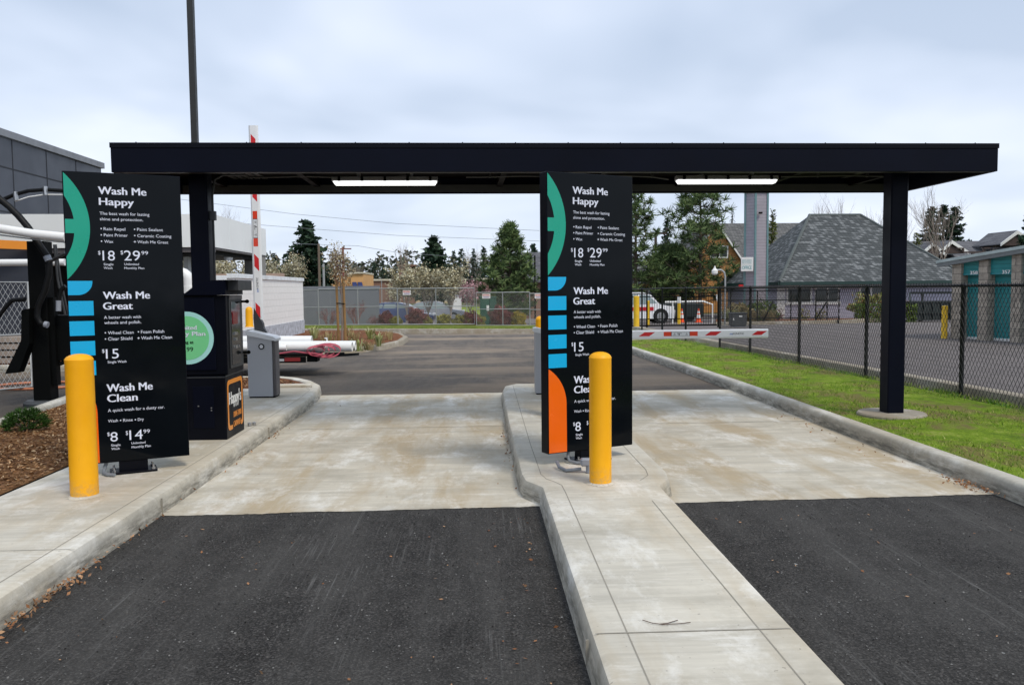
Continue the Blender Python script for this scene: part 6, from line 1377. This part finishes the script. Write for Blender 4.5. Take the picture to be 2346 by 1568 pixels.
for k in range(22):
    z = 1.5+q_.random()*(zt_-2.1); an = q_.random()*6.28; branches(mb, Vector((p.x, p.y, z)), Vector((math.cos(an)*.5, math.sin(an)*.5, .9)), .32*(1.15-(z-1.5)/(zt_)), .008, 2, q_, tips, .45, .3, 2, 3)
mb.build('branches', 'redtwig', t)
T = np.array([tuple(a) for a, _ in tips]); rs = np.random.RandomState(3); sel = T[rs.randint(0, len(T), 1500)]; sel = sel[(sel[:, 2] < 2.7) | (rs.rand(len(sel)) < .25)]; flakes('buds', 'budbrown', sel+rs.normal(size=(len(sel), 3))*.09, .06, 1., 3, 1.6, t, None)
for px, dx_, lab in ((776, .0, 'left timber stake of the young tree'), (792, 0, 'right timber stake of the young tree')):
    s = G(px, 783, .156); o = MB().tube([(s.x, s.y, .1), (s.x-.03*(1 if px < 784 else 1), s.y, 2.0)], [.04, .035], 8).build('tree_stake', 'stake', base=(s.x, s.y, .1)); tag(o, lab, 'stake', 'stakes of the young tree')
mb = MB(); a = G(776, 783, .156); b = G(792, 783, .156); mb.tube([(a.x-.03, a.y-.05, 1.3), (b.x, b.y-.05, 1.28)], .015, 5); mb.tube([(a.x-.03, a.y+.05, 1.3), (b.x, b.y+.05, 1.28)], .015, 5); mb.build('tie_strap', 'ink', t)

# ================================================================ white block enclosure
ex, ey0, ey1 = -6.32, 22.2, 30.6; zE = 2.14
t = thing('block_enclosure', 'white painted block enclosure with grey split face base', 'wall', (ex, (ey0+ey1)/2, 0))
mb = MB(); mb.box(ex-.2, ex, ey0, ey1, .62, zE-.12); mb.box(ex-3.2, ex-.2, ey0, ey0+.2, .62, zE-.12); mb.box(ex-3.2, ex-.2, ey1-.2, ey1, .62, zE-.12); mb.build('upper_wall', 'cmu', t)
mb = MB(); mb.box(ex-.2, ex+.02, ey0-.02, ey1+.02, 0, .618); mb.box(ex-3.2, ex-.2, ey0-.02, ey0+.2, 0, .618); mb.build('split_face_base', 'split', t)
mb = MB(); mb.box(ex-.24, ex+.04, ey0-.04, ey1+.04, zE-.12, zE, .006); mb.box(ex-3.2, ex-.24, ey0-.04, ey0+.24, zE-.17, zE-.05, .006); mb.build('wall_cap', 'cap', t)
# bottle on the wall
p = V(585, 612, 0.0+23) if False else Vector((V(540, 629, 30).x, 30.4, 0))
# ================================================================ white lane canopy behind
wy0, wy1 = 22.0, 27.4; wx = V(489, 520, 22).x-.0
t = thing('white_canopy', 'white boxy canopy of the wash building behind the left column', 'canopy', (wx-4, wy0, 0))
mb = MB(); zw = V(489, 490, 22).z; mb.add([(-14.8, wy0, 2.83), (wx, wy0, 2.83), (wx, wy1, 2.83), (-14.8, wy1, 2.83), (-14.8, wy0, zw+.04), (wx, wy0, zw), (wx, wy1, zw), (-14.8, wy1, zw+.04)], [(0, 1, 5, 4), (1, 2, 6, 5), (2, 3, 7, 6), (3, 0, 4, 7), (4, 5, 6, 7), (3, 2, 1, 0)]); mb.build('fascia', 'whitew', t)
mb = MB(); mb.box(-14.1, wx-.02, wy0+.05, wy0+.2, 2.70, 2.828); mb.box(wx-.15, wx-.015, wy0+.2, wy1-.05, 2.77, 2.828); mb.build('soffit_trim', 'silver_dk', t)
mb = MB(); mb.box(-14, wx-.2, wy0+.3, wy1-.6, 2.66, 2.80); mb.build('soffit', 'ink', t)
mb = MB(); mb.box(wx-.55, wx-.02, wy1-.6, wy1-.05, 0, 2.765); mb.build('column', 'greycol', t)
q = V(559, 560, 26.0); mb = MB(); mb.box(wx+.005, wx+.16, 25.7, 26.1, q.z-.14, q.z+.14, .02); mb.build('wall_light', 'dkgrey', t)
mb = MB()
for k in (0, .22): mb.lathe([(.05, 2.70), (.1, 2.66), (.08, 2.58)], (wx-.35, 24.3+k, 0), 12)
mb.pieces('flood_lamp', 'silver_lt', t)
mb = MB()
for y in (23.4, 24.8, 26.4): mb.box(wx+.0005, wx+.003, y-.004, y+.004, 2.84, 3.73)
mb.build('panel_seams', 'cap', t)
# white columns with orange band
p = V(432, 600, 24); mb = MB(); t = thing('orange_banner', 'orange and white fascia band under the white canopy', 'fascia', (p.x, 24, 2))
mb.box(-14, V(443.5, 580, 24).x, 24, 24.2, V(432, 581, 24).z, V(432, 573, 24).z); mb.build('band', 'logo_or', t)
mb = MB(); mb.box(V(423, 600, 24).x, V(434, 600, 24).x, 23.9, 24.2, 0, V(432, 581.2, 24).z); mb.build('white_column', 'whitew', t)
q = V(426, 660, 20); t = thing('white_elbow_pipe', 'fat white elbow pipe beside the left canopy column', 'pipe', (q.x, 20, 0)); c = V(414, 645, 20)
mb = MB(); R0 = .20; cxx = c.x; pts = [(cxx-.5, 20, V(414, 625, 20).z)]+[(cxx+.18*math.sin(a_), 20, V(414, 625, 20).z-.18*(1-math.cos(a_))) for a_ in np.linspace(0, math.pi/2, 7)]+[(cxx+.18, 20, .2)]; mb.tube(pts, .13, 16); smooth_by_angle(mb.build('pipe', 'pvc', t), 50)
mb = MB(); mb.lathe([(.145, 1.62), (.145, 1.80)], (cxx+.18, 20, 0), 16); mb.build('collar', 'pvc', t)

# ================================================================ dark wash building
t = thing('wash_building', 'large charcoal panelled wash building at the upper left', 'building', (-15.3, 20, 0)); bx0 = V(231, 374, 34).x
zt_ = V(235, 374, 34.0).z-.20
mb = MB(); mb.box(-32, bx0, -6, 34.0, 0, zt_); mb.build('wall', 'panel', t)
mb = MB(); mb.box(-32, bx0+.1, -6.1, 34.1, zt_, zt_+.22); mb.build('coping', 'trim', t)
mb = MB()
for y in np.arange(34-2.1, 0, -2.13): mb.box(bx0+.001, bx0+.01, y-.02, y+.02, 0, zt_-.01)
for z in (zt_-.95, zt_-2.35, zt_-3.75, zt_-5.15): mb.box(bx0+.001, bx0+.012, -6, 33.99, z-.02, z+.02)
mb.build('panel_joints', mat('panel_joint_dark', (.022, .024, .03), .8), t)  # dark joint lines between the charcoal panels
t = thing('wash_bay', 'dark wash bay wall with orange and white bands at the left edge', 'building', (-13, 24.6, 0))
mb = MB(); mb.box(-15.3, -9.6, 24.6, 24.8, 0, 2.69); mb.build('wall', mat('dark_bay_wall', (.02, .02, .018), .8), t)  # even near-black wall stands in for the dark bay interior
a = V(-60, 600, 19); b = V(58.5, 600, 19)
mb = MB(); mb.add([(-16, 17.0, V(0, 558, 18).z), (b.x, 19.2, V(58, 571.5, 19.2).z), (b.x, 19.2, V(58, 552.5, 19.2).z), (-16, 17.0, V(0, 538, 18).z)], [(0, 1, 2, 3)]); mb.prism([(-16, 17.0, 2.85), (b.x, 19.2, V(58, 571.5, 19.2).z), (b.x, 19.2, V(58, 552.5, 19.2).z), (-16, 17.0, 3.1)], (0, .12, 0)); mb.v = mb.v[4:]; mb.f = [tuple(i-4 for i in f) for f in mb.f[1:]]
mb.build('orange_band', 'logo_or', t)
mb = MB(); mb.box(-16, b.x, 19.4, 19.6, 0, V(58, 571, 19.4).z); mb.build('dark_wall', 'panel', t)
t = thing('white_pipe_rail', 'horizontal white pipe low behind the black vacuum post', 'pipe', (-9, 17, 2)); mb = MB(); z = V(60, 601, 17.2).z; mb.tube([(-13, 17.2, z), (V(149, 600, 17.2).x, 17.2, z)], .062*1.1, 12); smooth_by_angle(mb.build('pipe', 'pvc', t), 50)
# ================================================================ vacuum station
px_, py_ = -6.42, 12.55
t = thing('vacuum_station', 'black vacuum post with curved hose arms and white duct behind the left sign', 'vacuum station', (px_, py_, 0))
mb = MB(); mb.lathe([(.30, 0), (.30, .05), (.26, .085), (.0, .09)], (px_, py_, 0), 28); smooth_by_angle(mb.build('base', 'opgrey', t), 40)
mb = MB(); mb.box(px_-.12, px_+.13, py_-.12, py_+.12, .09, 2.42, .008); mb.box(px_+.132, px_+.20, py_-.06, py_+.06, .3, 1.6); mb.build('post', 'ink', t)
W1 = lambda pts, Y: [V(a, b, Y) for a, b in pts]
mb = MB(); mb.tube(W1([(-60, 395), (0, 456), (22, 474), (43, 495), (65, 521), (86, 555), (107, 586)], 12.3), .048, 12); smooth_by_angle(mb.build('arm', 'hose', t), 50)
mb = MB(); mb.tube(W1([(-10, 468), (11, 455), (32, 446), (65, 437), (103, 434), (150, 437), (230, 455)], 12.9), .030, 12); smooth_by_angle(mb.build('arm', 'hose', t), 50)
mb = MB(); mb.tube(W1([(35, 461), (65, 451), (103, 445.5), (150, 446), (200, 455)], 12.9), .010, 8); mb.build('light_strip', 'pvc', t)
mb = MB()
for a, b in ((35, 446), (103, 434)): mb.tube(W1([(a, b-7), (a+2, b+13)], 12.87), .034, 8)
mb.pieces('clamp', 'steelb', t)
mb = MB(); mb.tube(W1([(-120, 508), (0, 523.5), (80, 536), (150, 543)], 12.1), .062, 16); dc = mb.build('white_duct', 'pvc', t); smooth_by_angle(dc, 50)
mb = MB(); mb.tube(W1([(-120, 528), (0, 538), (80, 548), (150, 555)], 12.1), .012, 6); mb.build('duct_pipe', 'galv', t)
mb = MB(); mb.tube(W1([(107, 586), (112, 597)], 12.3), .05, 12); mb.build('cuff', 'pvcgrey', t)
mb = MB(); mb.tube(W1([(113, 600), (112, 630), (103, 665), (88, 700), (85, 725), (92, 740), (104, 743)], 12.3), .042, 10); smooth_by_angle(mb.build('hose', 'hose', t), 60)
mb = MB(); mb.tube(W1([(102, 742), (110, 744)], 12.25), .045, 10); mb.build('cuff', 'pvcgrey', t)
mb = MB(); mb.box(V(99, 700, 12.6).x, V(170, 700, 12.6).x, 12.55, 13.0, V(120, 826, 12.6).z, V(120, 722, 12.6).z, .01); mb.build('vacuum_cabinet', 'ink', t)
mb = MB(); mb.tube(W1([(124, 560), (132, 640), (150, 725)], 13.2), .018, 6); mb.tube(W1([(128, 560), (139, 640), (156, 720)], 13.3), .014, 6); mb.tube(W1([(100, 605), (150, 580)], 12.5), .03, 6); mb.pieces('support_rod', 'dkgrey', t)
mb = MB(); mb.tube(W1([(150, 655), (140, 664), (134, 688)], 12.4), .034, 10); mb.build('hose', 'hose', t); mb = MB(); mb.tube(W1([(134, 688), (134, 712)], 12.4), .036, 10); mb.build('cuff', 'pvcgrey', t)
mb = MB(); a = [V(49, 710, 12.3), V(66, 706, 12.3), V(67, 786, 12.3), V(42, 853, 12.3), V(11, 856, 12.3), V(48, 780, 12.3)]; mb.prism(a, (0, .16, 0)); mb.build('chute', 'ink', t)
mb = MB(); mb.tube(W1([(-40, 740), (-5, 728), (12, 704), (28, 687), (58, 685)], 12.2), [.028, .028, .03, .034, .036], 10); smooth_by_angle(mb.build('nozzle', 'hose', t), 60)
mb = MB(); mb.tube(W1([(100, 838), (130, 836), (150, 828)], 12.6), .03, 8); mb.build('low_hose', 'hose', t)
# left temp fence panel
A_ = Vector((V(-90, 900, 13.7).x, 13.7, 0)); B_ = Vector((V(74, 890, 14.6).x, 14.6, 0))
t = thing('temporary_fence_panel', 'galvanised mesh fence panel left of the black vacuum post', 'fence panel', ((A_.x+B_.x)/2, (A_.y+B_.y)/2, 0), 'temporary galvanised fence panels')
h = V(60, 646, 14.6).z; mb = MB(); up3 = Vector((0, 0, h)); lo3 = Vector((0, 0, .06)); mb.tube([A_+lo3, A_+up3, B_+up3, B_+lo3, A_+lo3], .021, 8, False); mb.tube([A_+up3*.52, B_+up3*.52], .018, 8); smooth_by_angle(mb.build('frame', 'galv', t), 60)
mb = MB(); chainlink(mb, (A_.x, A_.y), (B_.x, B_.y), .06, h, .085, .0036); mb.build('mesh', mat('bright_galv_wire', (.6, .61, .6), .45), t)
mb = MB(); c = G(90, 886, 0); mb.tube([(c.x+.75*math.cos(a_), c.y+.55*math.sin(a_), .03) for a_ in np.linspace(0, 6.0, 30)], .022, 8)
tag(mb.build('coiled_hose', 'orangehose', base=(c.x, c.y, 0)), 'orange hose coiled on the ground behind the vacuum post', 'hose')
q = V(18, 730, 18.9); t = thing('stacked_boards', 'stack of pale boards behind the left mesh panel', 'boards', (q.x, 18.9, 0)); mb = MB()
for k in range(5): mb.box(q.x-.9, q.x+.9, 18.5+.03*k, 19.3, .9-.16*k if False else .15*k, .15*k+.11)
mb.build('boards', mat('pallet_wood', (.36, .30, .25), .9), t)
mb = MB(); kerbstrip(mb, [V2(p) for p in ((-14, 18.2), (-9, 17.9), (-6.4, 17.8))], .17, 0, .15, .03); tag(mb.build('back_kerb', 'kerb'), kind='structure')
mb = MB(); mb.add([(-14, 18.37, .13), (-6.4, 17.97, .13), (-6.4, 20.5, .13), (-14, 21, .13)], [(0, 1, 2, 3)]); tag(mb.build('back_mulch', 'redmulch'), kind='structure')
# dwarf pine in the mulch
p = G(50, 988, .14); t = thing('dwarf_pine', 'round dwarf pine bush in the bark mulch at the left edge', 'shrub', (p.x, p.y, .14)); rs = np.random.RandomState(4); V_ = []; F = []; i = 0
for k in range(420):
    d = rs.normal(size=3); d /= np.linalg.norm(d); d[2] = abs(d[2]); c = np.array([p.x, p.y+.1, .16])+d*np.array([.225, .2, .2])*(.75+.35*rs.rand())
    for j in range(13):
        e2 = d*.6+rs.normal(size=3)*.45; e2[2] = abs(e2[2])*.8+.1; e2 = e2/np.linalg.norm(e2)*.05; s_ = np.cross(e2, rs.normal(size=3)); s_ = s_/np.linalg.norm(s_)*.0035
        V_ += [c-s_, c+s_, c+e2]; F.append((i, i+1, i+2)); i += 3
mb = MB(); mb.v = [tuple(v) for v in V_]; mb.f = F; mb.build('foliage', 'dwarf', t); mb = MB()
for k in range(14): an = k*.45; mb.tube([(p.x, p.y+.1, .13), (p.x+.15*math.cos(an), p.y+.1+.13*math.sin(an), .25)], [.012, .005], 5)
mb.build('stems', 'bark', t)

# ================================================================ trailer, pipes, straps
tY0 = 16.2; zd = .44
t = thing('flatbed_trailer', 'low black flatbed trailer behind the left gate cabinet', 'trailer', (-4.9, tY0+.8, 0))
mb = MB(); mb.box(-7.4, -3.15, tY0-.05, tY0+1.6, zd-.04, zd, .004); mb.box(-7.4, -3.32, tY0-.06, tY0-.0, zd-.16, zd-.045); mb.box(-7.4, -3.3, tY0+1.5, tY0+1.58, zd-.16, zd-.045); bd = mb.build('deck', 'ink', t)
mb = MB(); mb.box(-3.72, -3.42, tY0-.068, tY0-.061, zd-.13, zd-.06); mb.build('red_reflector', mat('dim_red_tape', (.22, .012, .012), .5), bd); mb = MB(); mb.box(-4.1, -3.73, tY0-.067, tY0-.061, zd-.13, zd-.08); mb.build('white_reflector', 'silver', bd)
mb = MB(); mb.box(-3.3, -3.1, tY0-.04, tY0+.25, zd-.15, zd-.03, .01); mb.box(-3.09, -2.7, tY0+.7, tY0+.78, zd-.10, zd-.03); mb.add([(-3.1, tY0+.1, zd-.09), (-2.4, tY0+.7, zd-.09), (-2.4, tY0+.76, zd-.04), (-3.1, tY0+.16, zd-.04)], [(0, 1, 2, 3)]); mb.build('hitch', 'ink', t)
for x in (-5.6, -6.3):
    for y in (tY0+.12, tY0+1.4): mb = MB(); mb.lathe([(.18, -.09), (.29, -.09), (.3, -.06), (.3, .06), (.29, .09), (.18, .09)], (x, y, .30), 20, 'y'); wh = mb.build('wheel', 'rubber', t); mb = MB(); mb.lathe([(.17, -.07), (.17, .07)], (x, y, .30), 12, 'y'); mb.build('rim', 'rim', wh)
def pvc(xe, y, z, r_, L_, label, sk=.0):
    o = MB(); prof = [(r_*.9, -.08), (r_*.9, 0), (r_, 0), (r_, -.01), (r_, -L_), (r_*.9, -L_)]
    o.lathe(prof, (xe, y, z), 24, 'x'); o.f = o.f[:-2]; b = o.build('pvc_pipe', 'pvc', base=(xe, y, z)); smooth_by_angle(b, 40); b.rotation_euler = (0, .01, sk); return tag(b, label, 'pipe', 'white pipes on the trailer')
e1 = V(807, 793, 16.35)
pvc(e1.x, 16.35, e1.z-.003, .098, 3.6, 'long fat white pipe nearest the camera on the trailer', .01)
pvc(e1.x+.03, 16.62, e1.z-.005, .098, 3.6, 'fat white pipe directly behind the longest pipe end', .01)
e2 = V(715, 776.5, 16.9); pvc(e2.x, 16.9, e2.z-.03, .098, 2.6, 'shorter fat white pipe further back on the trailer', 0)
e3 = V(656, 795, 16.2); pvc(e3.x, 16.22, e3.z-.01, .055, 1.4, 'thin white pipe with open end low beside the gate cabinet', 0)
mb = MB(); q = V(735, 800, 16.15); rs = random.Random(5)
for k in range(4):
    cx_, rz_ = q.x+.07*k-.1, rs.uniform(-.6, .6); pts = []
    for a_ in np.linspace(0, 5.8, 16): pts.append((cx_+(.17+.03*k)*math.cos(a_+k), 16.12+.05*math.sin(a_*2)+.02*k, q.z-.03+(.085+.015*k)*math.sin(a_+k)))
    V_ = []; F = []
    for i_, pt in enumerate(pts): V_ += [(pt[0], pt[1]-.016, pt[2]-.012), (pt[0]+.008, pt[1]+.022, pt[2]+.024)]
    for i_ in range(len(pts)-1): F.append((2*i_, 2*i_+1, 2*i_+3, 2*i_+2))
    mb.add(V_, F)
mb.tube([(q.x-.8, 16.14, zd+.02), (q.x-.5, 16.12, zd+.06), (q.x-.3, 16.12, zd+.03), (q.x, 16.12, zd)], .018, 5)
tag(mb.build('ratchet_strap', 'straps', base=(q.x, 16.12, zd)), 'tangled red ratchet strap hanging off the trailer end', 'strap')
p = V(751.5, 780, 16.9); t = thing('spray_bottle', 'white spray bottle standing behind the fat white pipes', 'bottle', (p.x, 16.78, zd)); 
mb = MB(); mb.lathe([(.045, zd), (.047, zd+.12), (.03, zd+.19), (.014, zd+.23)], (p.x, 16.78, 0), 14); mb.build('bottle_body', 'pvc', t); mb = MB(); mb.lathe([(.0475, zd+.10), (.0485, zd+.155), (.046, zd+.16)], (p.x, 16.78, 0), 14); mb.build('bottle_label', 'opgrey', t)
mb = MB(); mb.box(p.x-.012, p.x+.012, 16.765, 16.795, zd+.23, zd+.275); mb.box(p.x-.045, p.x+.012, 16.77, 16.79, zd+.26, zd+.285); mb.build('spray_head', 'white', t)
# twigs on the median
for pts, lab in (([(1472, 1419), (1495, 1426), (1520, 1429), (1560, 1427), (1582, 1424)], 'long thin pine needle twig lying on the median'), ([(1512, 1428), (1530, 1426), (1553, 1419)], 'short pine needle crossing the long twig on the median')):
    P = [G(a, b, .157) for a, b in pts]; tag(MB().tube(P, .0019, 5).build('pine_twig', mat('twig_brown', (.09, .05, .035), .9), base=P[0]), lab, 'twig')
# small landscaping stone slab in end bed
p = G(672, 886, .15); o = MB().obox((p.x, p.y+.12, .15), .25, .12, .03, (1, .1, 0), bev=.01); o = o.build('paving_slab', 'walk', base=(p.x, p.y, .15)); tag(o, 'pale paving slab lying at the end mulch bed', 'slab')
print('objects', len(bpy.data.objects))
